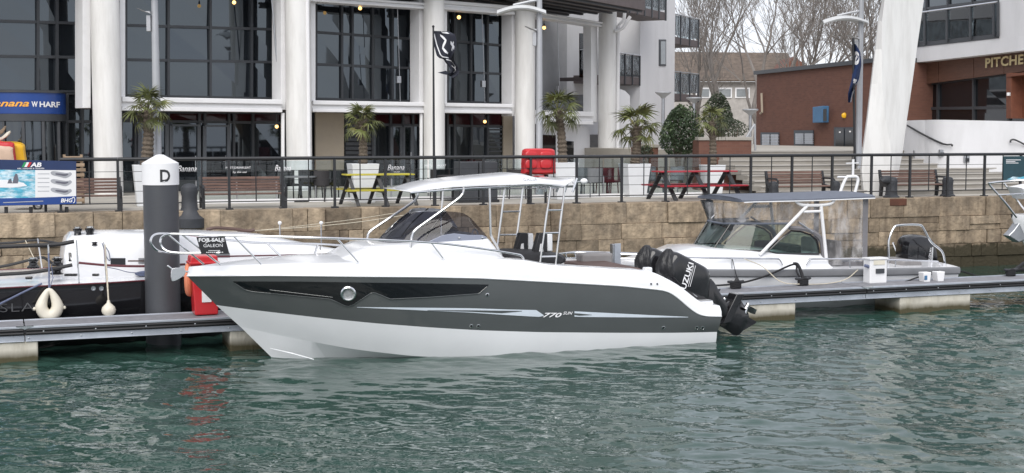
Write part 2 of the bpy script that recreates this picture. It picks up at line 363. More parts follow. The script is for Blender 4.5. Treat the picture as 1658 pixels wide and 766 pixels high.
def brick_mat():
    m = mat('red_brick', (.145, .066, .046), .85, var=.2, scale=1.2); N = m.node_tree.nodes; L = m.node_tree.links; b = N['Principled BSDF']
    t = N.new('ShaderNodeTexCoord'); mp = N.new('ShaderNodeMapping'); L.new(t.outputs['UV'], mp.inputs[0])
    br = N.new('ShaderNodeTexBrick'); br.inputs['Scale'].default_value = 1; br.inputs['Brick Width'].default_value = .225; br.inputs['Row Height'].default_value = .075; br.inputs['Mortar Size'].default_value = .006
    br.inputs['Color1'].default_value = (.158, .070, .048, 1); br.inputs['Color2'].default_value = (.112, .048, .035, 1); br.inputs['Mortar'].default_value = (.13, .075, .06, 1)
    L.new(mp.outputs[0], br.inputs['Vector'])
    old = b.inputs['Base Color'].links[0].from_socket; mul = N.new('ShaderNodeMixRGB'); mul.inputs[0].default_value = .6
    L.new(old, mul.inputs[1]); L.new(br.outputs['Color'], mul.inputs[2]); L.new(mul.outputs[0], b.inputs['Base Color'])
    return m
M['brick'] = brick_mat()
def box_uv(o):
    """metric box projection for brick courses"""
    me = o.data; uv = me.uv_layers.new(name='uv')
    for p in me.polygons:
        n = p.normal
        for li in p.loop_indices:
            c = me.vertices[me.loops[li].vertex_index].co
            if abs(n.z) > .7: q = (c.x, c.y)
            else:
                d = Vector((-n.y, n.x)); d.normalize(); q = (c.x * d.x + c.y * d.y, c.z)
            uv.data[li].uv = q
    return o
random.seed(7); RNG = random.Random(11)
# ================================================================ setting: water, quay, pontoon
QZ, PZ = 1.7, .5
_a = ptz(205, 343, QZ); _b = ptz(1495, 320, QZ); QF = wall_frame(_a, _b)
_a = ptz(20, 530, PZ); _b = ptz(1403, 464.8, PZ); PF = wall_frame(_a, _b)
def qs(px, t=0, z=QZ, py=330): return QF.sz(px, py, t)[0]
def qg(px, py, z=QZ): return ptz(px, py, z)

def water_mat():
    m = bpy.data.materials.new('harbour_water'); m.use_nodes = True; N = m.node_tree.nodes; L = m.node_tree.links; b = N['Principled BSDF']
    b.inputs['Roughness'].default_value = .03; b.inputs['IOR'].default_value = 1.43
    t = N.new('ShaderNodeNewGeometry')
    n1 = N.new('ShaderNodeTexNoise'); n1.inputs['Scale'].default_value = .18; n1.inputs['Detail'].default_value = 4; L.new(t.outputs['Position'], n1.inputs['Vector'])
    cr = N.new('ShaderNodeValToRGB'); cr.color_ramp.elements[0].color = (.020, .051, .040, 1); cr.color_ramp.elements[1].color = (.030, .067, .053, 1)
    cr.color_ramp.elements[0].position = .35; cr.color_ramp.elements[1].position = .65; L.new(n1.outputs[0], cr.inputs[0]); L.new(cr.outputs[0], b.inputs['Base Color'])
    mp = N.new('ShaderNodeMapping'); mp.inputs['Scale'].default_value = (.8, 1.15, 1); mp.inputs['Rotation'].default_value = (0, 0, R(-14)); L.new(t.outputs['Position'], mp.inputs[0])
    n2 = N.new('ShaderNodeTexNoise'); n2.inputs['Scale'].default_value = 8; n2.inputs['Detail'].default_value = 2; n2.inputs['Roughness'].default_value = .45; n2.inputs['Distortion'].default_value = .4; L.new(mp.outputs[0], n2.inputs['Vector'])
    bp = N.new('ShaderNodeBump'); bp.inputs['Distance'].default_value = .005; bp.inputs['Strength'].default_value = 1; L.new(n2.outputs[0], bp.inputs['Height']); L.new(bp.outputs[0], b.inputs['Normal'])
    return m
M['water'] = water_mat()
def make_water():
    xs = np.concatenate([np.linspace(-160, -14, 20)[:-1], np.linspace(-14, 17, 760), np.linspace(17, 160, 20)[1:]])
    yy = 8.5 + 25.5 * np.linspace(0, 1, 480) ** 1.25
    ys = np.concatenate([np.linspace(-60, 8.5, 18)[:-1], yy, np.linspace(34, 120, 12)[1:]])
    X, Y = np.meshgrid(xs, ys); H = np.zeros_like(X); rg = np.random.RandomState(5)
    for k in range(70):
        lam = .15 * (1.3 / .15) ** (rg.rand() ** 1.3); th = rg.normal(R(68), R(34)); a = WAVE * lam ** .95
        ph = (X * math.cos(th) + Y * math.sin(th)) * 2 * math.pi / lam + rg.rand() * 6.28 + .9 * np.sin(X * (.31 + .1 * rg.rand()) + k) + .9 * np.sin(Y * .37 + k * 2)
        sn = np.sin(ph); H += a * (sn + .28 * np.cos(2 * ph))
    gust = .85 + .35 * np.sin(X * .35 + 1.2 + .4 * np.sin(Y * .5)) * np.sin(Y * .22 + .7)
    inside = np.clip((15.5 - np.abs(X - 1.5)) / 2, 0, 1) * np.clip((34 - Y) / 4, 0, 1) * np.clip((Y - 8.5) / 1, 0, 1)
    H = H * gust * inside
    nx, ny = len(xs), len(ys); me = bpy.data.meshes.new('water')
    idx = np.arange(nx * ny, dtype=np.int32).reshape(ny, nx); fs = np.stack([idx[:-1, :-1], idx[:-1, 1:], idx[1:, 1:], idx[1:, :-1]], -1).reshape(-1)
    nf = len(fs) // 4; me.vertices.add(nx * ny); me.vertices.foreach_set('co', np.stack([X, Y, H], -1).astype(np.float32).reshape(-1))
    me.loops.add(len(fs)); me.loops.foreach_set('vertex_index', fs); me.polygons.add(nf); me.polygons.foreach_set('loop_start', np.arange(nf, dtype=np.int32) * 4); me.polygons.foreach_set('loop_total', np.full(nf, 4, np.int32))
    me.update(calc_edges=True); me.validate(); me.materials.append(M['water']); me.shade_smooth()
    o = bpy.data.objects.new('water', me); COL.objects.link(o); o['kind'] = 'structure'; FRM['water'] = Matrix()
    return o
WAVE = .0038
make_water()

def make_ground():
    b = MB(); b.add([QF.w(a, t, QZ - .012) for a, t in ((-150, .5), (170, .5), (170, 300), (-150, 300))], [[0, 1, 2, 3]])
    tag(b.build('quay_pavement', M['pave'], smooth=False), kind='structure')
make_ground()

def stone_mesh(seed):
    r = random.Random(seed); bm = bmesh.new(); bmesh.ops.create_cube(bm, size=1)
    for v in bm.verts: v.co += Vector((r.uniform(-.008, .008), r.uniform(-.02, .02), r.uniform(-.022, .012)))
    bmesh.ops.bevel(bm, geom=list(bm.edges), offset=.016, segments=1, affect='EDGES')
    me = bpy.data.meshes.new('stone'); bm.to_mesh(me); bm.free(); me.materials.append(M['stone']); return me
STONES = [stone_mesh(k) for k in range(8)]
def make_quay_wall():
    t = thing('quay_wall', 'long weathered tan stone quay wall of large squared blocks above the water', 'wall', QF.w(0, 0, 0), QF.ang)
    b = MB(); b.fbox(QF, -16, 30, .05, 1.2, -1.5, QZ - .03); b.build('wall_core', M['mortar'], t, smooth=False)
    rows = [(1.70, 1.24, 1.0), (1.24, .90, .78), (.90, .57, .74), (.57, .26, .72), (.26, -.06, 1.0), (-.06, -.4, 1.3)]
    for ri, (z1, z0, ln) in enumerate(rows):
        a = -10 + RNG.uniform(0, .6); end = 27
        while a < end:
            w = ln * RNG.uniform(.6, 1.45); proud = RNG.uniform(-.018, .022); d = .55
            g = RNG.uniform(.005, .014); zs = [z0, z1]; parts = [(a, w, z0, z1)]
            if ri and RNG.random() < .16: zm = z0 + (z1 - z0) * RNG.uniform(.4, .6); parts = [(a, w, z0, zm), (a, w, zm, z1)]
            elif RNG.random() < .2: f = RNG.uniform(.3, .7); parts = [(a, w * f, z0, z1), (a + w * f, w * (1 - f), z0, z1)]
            for aa, ww, za, zb in parts:
                proud = RNG.uniform(-.03, .025); sz = Vector((ww - g, d, zb - za - g * .8)); c = Vector((aa + ww / 2, d / 2 - proud - .01, (za + zb) / 2))
                Mx = Matrix.Translation(c) @ Matrix.Rotation(RNG.uniform(-.008, .008), 4, 'Y') @ Matrix.Diagonal((sz.x, sz.y, sz.z, 1))
                inst('stone', RNG.choice(STONES), t, Mx)
            a += w
make_quay_wall()

def make_railing():
    t = thing('guard_railing', 'long black iron guard railing with thin wires along the quay edge', 'railing', QF.w(0, .25, QZ), QF.ang)
    top = 2.72; T = .25
    s0 = qs(859, T); sp = (qs(1215, T) - s0) / 5
    k0 = -9
    for k in range(k0, 13):
        a = s0 + k * sp
        b = MB(); b.beam(QF.w(a, T, QZ - .01), QF.w(a, T, top - .02), .05, .05, QF.v); b.fbox(QF, a - .07, a + .07, T - .07, T + .07, QZ - .01, QZ + .02); b.build('post', M['iron'], t, smooth=False)
        a2 = a + sp / 2
        b = MB(); b.tube([QF.w(a2, T, QZ + .14), QF.w(a2, T, top - .02)], .013, 6); b.build('baluster', M['iron'], t)
        ends = (a, a + sp)
        b = MB(); b.tube([QF.w(ends[0] + .002, T, top), QF.w(ends[1] - .002, T, top)], .036, 8); b.build('top_rail', M['iron'], t)
    for h in (.15, .38, .57, .76):
        b = MB(); b.tube([QF.w(s0 + k0 * sp, T, QZ + h * 1.02), QF.w(s0 + 13 * sp, T, QZ + h * 1.02)], .0055 if h > .2 else .012, 5); b.build('wire', M['iron'], t)
make_railing()

# ---------------------------------------------------------------- pontoon
PW = .80
def make_pontoon():
    t = thing('pontoon', 'long low grey floating pontoon with galvanised edge in front of the quay', 'pontoon', PF.w(0, 0, 0), PF.ang)
    a0, a1 = -6.0, 22.0; joint = [a0, PF.sz(40, 530)[0], 4.2, 9.2, PF.sz(1403, 468)[0], 19, a1]
    for x, y in zip(joint[:-1], joint[1:]):
        b = MB(); b.fbox(PF, x + .01, y - .01, .05, PW - .05, PZ - .06, PZ - .012); b.build('deck_section', M['decking'], t, smooth=False)
        b = MB(); b.fbox(PF, x + .006, y - .006, -.012, .05, PZ - .03, PZ + .004); b.fbox(PF, x + .006, y - .006, PW - .05, PW + .012, PZ - .03, PZ + .004); b.build('edge_strip', M['alu'], t, smooth=False, bevel=.006)
        b = MB(); b.fbox(PF, x + .006, y - .006, 0, .06, PZ - .122, PZ - .032); b.build('rubbing_strip', M['rubber'], t, smooth=False)
        b = MB(); b.tube([PF.w(x + .02, -.004, PZ - .052), PF.w(y - .02, -.004, PZ - .052)], .018, 6); b.tube([PF.w(x + .02, -.004, PZ - .098), PF.w(y - .02, -.004, PZ - .098)], .018, 6); b.build('rubbing_bead', M['rubber'], t)
        b = MB(); b.fbox(PF, x + .006, y - .006, .02, .06, PZ - .205, PZ - .125); b.fbox(PF, x + .006, y - .006, -.01, .06, PZ - .215, PZ - .203); b.fbox(PF, x, y, PW - .06, PW - .02, PZ - .21, PZ - .06); b.build('edge_beam', M['alu'], t, smooth=False, bevel=.004)
    b = MB(); a = a0 + .2
    rot = Matrix.Rotation(R(90), 3, 'X')
    RZ = Matrix.Rotation(PF.ang, 3, 'Z') @ rot
    while a < a1:
        b.lathe([(0, .012), (.012, .01), (.016, 0)], PF.w(a, .018, PZ - .165), 8, RZ); b.lathe([(0, .012), (.012, .01), (.016, 0)], PF.w(a + .2, -.002, PZ - .075), 8, RZ); a += .52 + .2 * math.sin(a * 9)
    o = b.build('bolts', M['steel'], t); o['kind'] = 'stuff'
    def flt(p0, p1):
        x, y = PF.sz(p0, 500)[0] if p0 is not None else None, PF.sz(p1, 500)[0]
        b = MB(); b.fbox(PF, x, y, .015, PW - .02, -.7, PZ - .215); b.build('float', M['concrete'], t, smooth=False, bevel=.02)
    flt(-170, 60); flt(372, 470); flt(740, 880); flt(1075, 1289); flt(1458, 1572); flt(1720, 1900)
    # v shaped joint plates
    for px in (40, 1403):
        a = PF.sz(px, 520)[0]; b = MB(); b.prism([PF.w(a - .12, -.02, PZ + .008), PF.w(a + .12, -.02, PZ + .008), PF.w(a, -.02, PZ - .04)], PF.v * .05); b.build('joint_plate', M['steel'], t, smooth=False)
    # mooring cleat near the bow
    return t
PONT = make_pontoon()

def make_pile():
    base = ptY(264.5, 545, 0) if False else None
    Yp = PF.at(264, 512, PW + .32).y
    c = ptY(264.3, 512, Yp); c.z = 0; r = 28 / FPX * Yp
    ztop = ptY(264, 299, Yp).z; zc = ptY(264, 264, Yp).z; zt = ptY(264, 250, Yp).z
    t = thing('mooring_pile', 'tall dark grey steel mooring pile with white pointed cap lettered D', 'pile', c)
    b = MB(); b.lathe([(r, -2), (r, ztop)], c, 40); b.build('pile_tube', M['pile'], t)
    # the guide seam
    b = MB(); b.lathe([(r + .012, ztop), (r + .012, zc), (r * .2, zt - .005), (0, zt)], c, 40); cap = b.build('cap', M['whitepaint'], t, ang=20)
    me = text_mesh('D', M['iron'], bold=.025); xs_ = [v.co.x for v in me.vertices]; ys_ = [v.co.y for v in me.vertices]; Mi = FRM[cap.name].inverted(); k = Yp / FPX; zc_ = ptY(271, 284, Yp).z; rr = r + .016
    for v in me.vertices:
        x = 7.5 * k + ((v.co.x - min(xs_)) / (max(xs_) - min(xs_)) - .5) * 16.5 * k; a_ = math.atan2(-c.y, -c.x) + x / rr
        v.co = Mi @ Vector((c.x + rr * math.cos(a_), c.y + rr * math.sin(a_), zc_ + ((v.co.y - min(ys_)) / (max(ys_) - min(ys_)) - .5) * 20 * k))
    o = bpy.data.objects.new('lettering', me); COL.objects.link(o); o.parent = cap; FRM[o.name] = FRM[cap.name]
    b = MB()
    for k in range(12):
        aa = 2 * math.pi * k / 12
    b.fbox(PF, PF.st(c)[0] - r - .12, PF.st(c)[0] + r + .12, PF.st(c)[1] - r - .13, PF.st(c)[1] - r - .06, PZ - .16, PZ - .05); b.build('pile_guide', M['steeldull'], t, smooth=False)
    return c, Yp
PILE_C, PILE_Y = make_pile()
# ================================================================ the grey and white motor boat
bo = ptz(440, 579, 0); bs = ptz(1157, 554, 0); dv = bs - bo
BANG = math.atan2(dv.y, dv.x) + math.asin(.93 / dv.length)
BF = Frame(bo, BANG)
BOAT = thing('motor_boat', 'dark grey and white open motor boat with hardtop and twin black outboards', 'boat', BF.w(3, 0, 0), BF.ang)
NU = 240
US = np.linspace(0, 1, NU)
def smooth1(y, sig):
    if sig <= 0: return y
    k = int(sig * 3) + 1; w = np.exp(-.5 * (np.arange(-k, k + 1) / sig) ** 2); w /= w.sum()
    yy = np.concatenate([2 * y[0] - y[k:0:-1], y, 2 * y[-1] - y[-2:-k - 2:-1]]); return np.convolve(yy, w, 'valid')
def level(pix, bfun, sig=2.0):
    sig *= NU / 90
    """a hull edge traced on the near side; bfun gives the half breadth along it"""
    pix = np.array(pix, float); u = (pix[:, 0] - pix[0, 0]) / (pix[-1, 0] - pix[0, 0])
    py = np.interp(US, u, pix[:, 1]); px = pix[0, 0] + US * (pix[-1, 0] - pix[0, 0])
    py = smooth1(py, sig)
    out = []
    for q, x, y in zip(US, px, py):
        b = bfun(q); s, z = BF.sz(x, y, -b); out.append((s, b, z))
    return out
def bow(u, B, fu, p, stern=.96):
    v = min(u / fu, 1); b = B * (1 - (1 - v) ** p)
    return b * (1 - (1 - stern) * max(0, (u - .6) / .4))
L3p = [(303, 447), (443, 446.2), (607, 448), (680, 448.5), (778, 450.5), (908, 457.5), (1006, 463), (1085, 471), (1131, 512), (1168, 512.5)]
L2p = [(350, 494), (410, 502), (508, 513.5), (606, 523.5), (700, 530.5), (778, 535), (876, 538), (1000, 539), (1100, 539), (1161, 537.5)]
L1p = [(389, 529), (443, 541), (508, 554), (574, 566), (671, 577), (760, 580), (900, 578), (1157, 566)]
L4p = [(306, 432), (424, 428), (580, 425), (700, 423), (800, 420), (848, 421), (889, 429), (967, 434), (1040, 438), (1060, 441), (1098, 461), (1138, 493), (1165, 495)]
b3 = lambda u: bow(u, 1.06, .52, 2.3); b2 = lambda u: bow(u, 1.0, .55, 2.0)
b1 = lambda u: bow(u, .90, .6, 1.8); b4 = lambda u: max(b3(u) - .05 - .05 * min(u / .2, 1), 0.012 + .03 * min(u / .02, 1))
L1 = level(L1p, b1); L2 = level(L2p, b2); L3 = level(L3p, b3, 1.1); L4 = level(L4p, b4, .8)
def mid(La, Lb, k, bulge): return [tuple(np.array(a) * (1 - k) + np.array(b) * k + np.array((0, bulge * min(1, 6 * u) , 0))) for a, b, u in zip(La, Lb, US)]
L0 = [(s0, .0, z) for s0, z in zip(np.interp(US, [0, .12, 1], [.0, .75, L1[-1][0]]), np.interp(US, [0, .06, .2, 1], [-.02, -.22, -.42, -.45]))]
L0 = [(a, 0, c) for a, b, c in L0]
# the stem below the chine meets the water at the frame origin
L0[0] = (L1[0][0] + .02, 0, L1[0][2] - .02)
kk = 37
for i in range(kk):
    f = i / kk; s_ = L0[0][0] * (1 - f) + .62 * f; L0[i] = (s_, 0, np.interp(s_, [L0[0][0], 0, .15, .62], [L0[0][2], 0, -.14, -.40]))
def P3(L, side): return [BF.w(s, side * b, z) for s, b, z in L]
def strip(mb, La, Lb, n=1, bulge=0, side=-1, i0=0, i1=NU):
    rows = [P3(mid(La, Lb, k / n, bulge * math.sin(math.pi * k / n)), side)[i0:i1] for k in range(n + 1)]
    mb.grid(rows)
hb = MB(); band = MB(); shoulder = MB()
for sd in (-1, 1):
    strip(hb, L0, L1, 3, 0, sd); strip(hb, L1, L2, 4, .012, sd); strip(band, L2, L3, 5, .02, sd); strip(shoulder, L3, L4, 4, .03, sd)
def transom(mb, La, Lb):
    a, b = La[-1], Lb[-1]; mb.add([BF.w(a[0], -a[1], a[2]), BF.w(a[0], a[1], a[2]), BF.w(b[0], b[1], b[2]), BF.w(b[0], -b[1], b[2])], [[0, 1, 2, 3]])
transom(hb, L0, L1); transom(hb, L1, L2); transom(band, L2, L3); transom(shoulder, L3, L4)
hb.build('hull', M['white'], BOAT, ang=25); HULLBAND = band.build('hull_band', M['hullgrey'], BOAT, ang=30); sh_o = shoulder.build('gunwale', M['white'], BOAT, ang=40)
# rub rail line
b = MB()
for sd in (-1, 1): b.tube([BF.w(s, sd * (bb + .004), z + .004) for s, bb, z in L3], .012, 6)
b.build('rub_rail', M['white'], BOAT)
# spray rails
b = MB()
for sd in (-1, 1):
    a, z = BF.sz(440, 566, -.28); c, z2 = BF.sz(507, 579, -.52)
    b.tube([BF.w(a, sd * .16, z), BF.w((a + c) / 2, sd * .36, (z + z2) / 2 - .005), BF.w(c, sd * .56, z2 - .02)], [.004, .011, .007], 6)
b.build('spray_rail', M['planter'], BOAT)
# deck: full width to the cockpit, side decks and cockpit well after it
IC = int(.60 * NU)
dk = MB(); rows = []
for j in range(9):
    k = -1 + 2 * j / 8
    rows.append([BF.w(s, k * bb, z + .05 * (1 - k * k) * min(1, 5 * u)) for (s, bb, z), u in zip(L4[:IC + 1], US)])
dk.grid(rows)
WELL = []
for i in range(IC, NU):
    s, bb, z = L4[i]; WELL.append((s, max(bb - .2, .3), z))
for sd in (-1, 1):
    dk.grid([[BF.w(s, sd * bb, z) for s, bb, z in L4[IC:]], [BF.w(s, sd * bb, z + .012) for s, bb, z in WELL], [BF.w(s, sd * (bb - .02), .62) for s, bb, z in WELL]])
s0_, w0_ = WELL[0][0], WELL[0][1]; sE, wE, zE = WELL[-1]
dk.add([BF.w(s0_, -w0_, .62), BF.w(s0_, w0_, .62), BF.w(sE, wE, .62), BF.w(sE, -wE, .62)], [[0, 1, 2, 3]])
dk.build('deck', M['white'], BOAT, ang=40)
# transom coaming with the dark cushion across the stern
sA, zA = BF.sz(1040, 437, -.85); sB, zB = BF.sz(958, 434, -.85)
b = MB(); b.fbox(BF, sA - .42, sA + .05, -.80, .80, .6, zA - .06); b.build('stern_bench', M['white'], BOAT, smooth=False, bevel=.03)
b = MB(); b.fbox(BF, sA - .62, sA + .02, -.78, .78, zA - .06, zA + .02); b.build('stern_cushion', M['teak'], BOAT, smooth=False, bevel=.03)
for sd in (-1, 1):
    b = MB(); b.fbox(BF, sA + .02, sA + .14, sd * .86 - .06, sd * .86 + .06, zA - .12, zA + .04); b.build('stern_locker_hinge', M['white'], BOAT, smooth=False, bevel=.02)

# --- decals follow the hull side by casting the outline on it
def tree_of(o):
    mw = FRM[o.name]; return BVHTree.FromPolygons([mw @ v.co for v in o.data.vertices], [list(p.vertices) for p in o.data.polygons])
TB = tree_of(HULLBAND)
def hit(px, py, off=.005, T=None):
    p, n, i, d = (T or TB).ray_cast(CAMP, ray(px, py).normalized())
    if p is None: return None, None
    if n.dot(ray(px, py)) > 0: n = -n
    return p + n * off, n
def decal(name, topl, botl, m, parent, off=.005, step=6, both=True):
    x0, x1 = topl[0][0], topl[-1][0]; n = max(3, int((x1 - x0) / step)); rows = [[], [], []]
    tx, ty = zip(*topl); bx, by = zip(*botl)
    xs = sorted(set([x0 + (x1 - x0) * i / n for i in range(n + 1)] + [x for x in tx + bx if x0 <= x <= x1]))
    for x in xs:
        a, c = np.interp(x, tx, ty), np.interp(x, bx, by); ps = [hit(x, a + (c - a) * k, off)[0] for k in (0, .5, 1)]
        if all(p is not None for p in ps):
            for r_, p in zip(rows, ps): r_.append(p)
    b = MB(); b.grid(rows)
    if both:
        def mir(p): a, t = BF.st(p); return BF.w(a, -t, p.z)
        e = MB(); e.grid([[mir(p) for p in r_] for r_ in rows]); e.build(name, m, parent, ang=60)
    return b.build(name, m, parent, ang=60)
wt = [(378, 455.5), (480, 455.8), (593, 457.5), (700, 459), (791, 460.8)]
wb = [(378, 456.5), (397, 469), (411, 472), (535, 484), (557, 494), (562, 495.8), (570, 494.5), (601, 474), (607, 473.8), (632, 484), (700, 481), (775, 475.5), (791, 461.5)]
HW = decal('hull_window', wt, wb, M['blackglass'], BOAT, .006)
b = MB(); pts = [hit(x, np.interp(x, *zip(*wb)) , .010)[0] for x in np.arange(380, 790, 4)]; b.tube([p for p in pts if p], .006, 5); b.build('window_trim', M['hullgrey'], HW)
b = MB(); pts = [hit(x, 469 + (x - 437) * .118, .010)[0] for x in np.arange(437, 545, 6)]; b.tube([p for p in pts if p], .005, 5); b.build('window_crease', M['hullgrey'], HW)
decal('side_stripe', [(578, 497), (640, 497.6), (760, 499), (820, 501), (868, 502), (880, 510)], [(578, 497.6), (640, 500.5), (760, 506), (820, 510), (872, 513), (880, 511.5)], M['stripe'], BOAT)
decal('stripe_inlay', [(692, 502), (760, 502.2), (820, 503), (845, 503.4)], [(692, 502.6), (760, 504.5), (812, 507), (845, 504)], M['hullgrey'], BOAT, .008)  # hull grey wedge of the graphic, splits the stripe into bands
decal('side_stripe', [(930, 504), (980, 506.5), (1060, 510.5), (1114, 513)], [(930, 512.5), (945, 513.2), (1060, 514), (1114, 513.8)], M['stripe'], BOAT)
decal('stripe_inlay', [(930, 507), (938, 507.5), (958, 509.5)], [(930, 510), (938, 511), (958, 510)], M['hullgrey'], BOAT, .008)  # same grey graphic wedge in the after stripe
def on_hull_text(body, px, py, wpx, hpx, m, shear=0, bold=0):
    p, n = hit(px, py, .006); q, _ = hit(px + 8, py, .006); k = (p - CAMP).length / FPX
    lettering(BOAT, body, p, q - p, Z, wpx * k, hpx * k, m, shear, bold, out=.004)
on_hull_text('770', 894, 510, 33, 7.5, M['letterw'], .35, .02); on_hull_text('SUN', 919, 506.8, 17, 4.8, M['letterw'], .35, .01)
def fitting(name, px, py, rpx, m_out, m_in, T=None, rings=((1, 0), (1, .35), (.7, .45), (.62, .2)), inner=.62):
    p, n = hit(px, py, 0, T)
    if p is None: return
    k = (p - CAMP).length / FPX * rpx; q = n.to_track_quat('Z', 'Y').to_matrix()
    b = MB(); b.lathe([(r * k, z * k * .6) for r, z in rings], p, 24, q); o = b.build(name, m_out, BOAT)
    b = MB(); b.lathe([(0, .22 * k * .6), (inner * k, .22 * k * .6)], p, 20, q); b.build('pane' if rpx > 8 else 'drain_hole', m_in, o)
fitting('porthole', 564, 474.5, 12.5, M['steel'], M['porcelain'], rings=((1, -.1), (1, .5), (.85, .7), (.66, .6), (.64, .2)), inner=.64)
for x, y in ((789, 477.7), (763, 528), (774.5, 528), (1074, 530.8), (1128, 531), (1137.5, 531)): fitting('drain_fitting', x, y, 3.2, M['steel'], M['iron'])
TS = tree_of(sh_o)
for x, y in ((1054, 460), (1064, 460)): fitting('drain_fitting', x, y, 2.3, M['steel'], M['iron'], TS)

# --- coachroof
def croof():
    prof = [(512, 429), (545, 421), (576, 408), (600, 400.5), (640, 397), (690, 393), (740, 388), (788, 384), (793, 388), (812, 414), (818, 421)]
    rings = []
    for px, py in prof:
        f = min(1, max(0, (px - 512) / 110)); bt = .18 + .50 * f ** .6; bb_ = .30 + .58 * f ** .6
        s, z = BF.sz(px, py, -bt); zb = z
        s2 = s; u = np.interp(s, [a for a, _, _ in L4], US); zd = np.interp(u, US, [c for _, _, c in L4]) - .02; bb_ = min(bb_, np.interp(u, US, [c for _, c, _ in L4]) - .03)
        z = max(z, zd + .015); ring = []
        for k, (bx, q) in enumerate(((bb_, 0), (bb_ - (bb_ - bt) * .3, .45), (bt + .03, .9), (bt - .04, 1.0), (bt * .5, 1.03), (0, 1.05))): ring.append((-bx, zd + (z - zd) * q))
        ring = ring + [(-a, c) for a, c in ring[-2::-1]]
        rings.append([BF.w(s, a, c) for a, c in ring])
    b = MB(); b.loft(rings, False, False, False)
    b.add(rings[-1], [list(range(len(rings[-1])))])
    return b.build('coachroof', M['white'], BOAT, ang=50)
croof()
# --- tinted windscreen, symmetric about the centre line
def lp(px, py, b): s, z = BF.sz(px, py, -b); return (s, -b, z)
base = [lp(789, 384, .66), lp(740, 390, .66), lp(700, 396, .62), lp(655, 399, .48), lp(622, 400, .27), lp(604, 400, 0)]
base[-1] = (base[-1][0], 0, base[-1][2])
upp = [lp(784, 377, .62), lp(757, 349, .52), lp(735, 343, .47), lp(702, 342, .38), lp(678, 343, .22), lp(664, 346, 0)]
sm_b = smooth_open(base, 5); sm_u = smooth_open(upp, 5)
def mirrored(l): return list(l) + [Vector((p[0], -p[1], p[2])) for p in l[-2::-1]]
full_b = mirrored(sm_b); full_u = mirrored(sm_u)
def rows_between(n=7, bulge=.035):
    rws = []
    for k in range(n + 1):
        f = k / n; rw = []
        for p, q in zip(full_b, full_u):
            c = p.lerp(q, f); o = Vector((-.6, (1 if c[1] > 0 else -1) * min(1, abs(c[1]) * 3) * .8, .6)); rw.append(BF.w(*(c + o * (bulge * math.sin(math.pi * f)))))
        rws.append(rw)
    return rws
RW = rows_between()
b = MB(); b.grid(RW); WS = b.build('windscreen', M['tint'], BOAT, ang=60)
b = MB(); b.tube(RW[-1][int(len(RW[-1]) * .24):int(len(RW[-1]) * .76)], .011, 6); b.build('windscreen_rim', M['steel'], WS)
b = MB(); b.tube([r_[len(full_b) // 4] for r_ in RW], .010, 5); b.tube([r_[3 * len(full_b) // 4] for r_ in RW], .010, 5); b.build('windscreen_seam', M['black'], WS)
# grey moulded panel low on each side of the screen
for sd in (-1, 1):
    out = [(659, 399), (690, 393), (716, 381), (735, 378), (760, 380.5), (781, 380.5), (790, 384.5), (768, 391), (745, 400), (715, 405)]
    pts = []
    for px, py in out:
        s, t, z = lp(px, py, .70 - .10 * max(0, (716 - px) / 60)); pts.append(BF.w(s, sd * -t * 1.0 if sd > 0 else t, z))
    b = MB(); b.prism(pts, BF.v * (-sd * .03)); o = b.build('screen_panel', mat('screen_panel_grey', (.25, .27, .34), .2, coat=.4, var=.05) if 'screen_panel_grey' not in MATS else MATS['screen_panel_grey'], BOAT, bevel=.008)
    b = MB()
    for px, py in ((743.5, 385), (781, 385)):
        s, t, z = lp(px, py, .705); q = (BF.v * sd).to_track_quat('Z', 'Y').to_matrix(); b.lathe([(.016, 0), (.016, .008), (0, .012)], BF.w(s, sd * .702, z), 12, q)
    b.build('panel_stud', M['steel'], o)
# helm console and wheel behind the screen
sC, _ = BF.sz(742, 395, 0)
b = MB(); b.fbox(BF, sC - .25, sC + .1, -.5, .5, .65, 1.5); b.build('helm_console', M['seatblack'], BOAT, smooth=False, bevel=.06)
b = MB(); cW = BF.w(sC + .2, -.2, 1.62); ax = BF.u; b.tube([cW + BF.v * (.17 * math.cos(2 * math.pi * k / 20)) + Z * (.17 * math.sin(2 * math.pi * k / 20)) for k in range(20)], .014, 6, closed=True); b.build('steering_wheel', M['steel'], BOAT)

# --- hardtop
def hardtop():
    up = [(647, 307), (668, 302), (705, 293), (777, 284.5), (850, 278.5), (862, 279.5), (874, 283), (893, 286), (929, 289)]
    lo = [(647, 308.5), (664, 311), (700, 307), (729, 303.5), (792, 300.5), (874, 298), (900, 299.5), (915, 301.5), (929, 291)]
    px = np.array(sorted(set([p[0] for p in up + lo] + list(np.linspace(647, 929, 22))))); rings = []
    for x in px:
        f = (x - 647) / (929 - 647); hw = .74 * (.62 + .38 * min(1, f / .35) ** .7) * (1 - .06 * max(0, (f - .85) / .15))
        yl = np.interp(x, *zip(*lo)); yu = np.interp(x, *zip(*up)); s, z0 = BF.sz(x, yl, -hw)
        # the upper outline is the crown at mid breadth
        d = ray(x, yu); p = BF.at(x, yu, .1); z1 = p.z
        z1 = max(z1, z0 + .012); h = z1 - z0; ring = []
        for k, q in ((1, .0), (1.0, .22), (.93, .55), (.75, .85), (.4, .98), (0, 1)): ring.append((-hw * k, z0 + h * q))
        ring += [(-a, c) for a, c in ring[-2::-1]]; ring += [(hw * .6, z0 + h * .1), (0, z0 + h * .15), (-hw * .6, z0 + h * .1)]
        rings.append([BF.w(s, a, c) for a, c in ring])
    b = MB(); b.loft(rings, True, True, True); HT = b.build('hardtop', M['white'], BOAT, ang=50)
    return HT
HT = hardtop(); TH = tree_of(HT)
p, n = hit(858, 291, .004, TH)
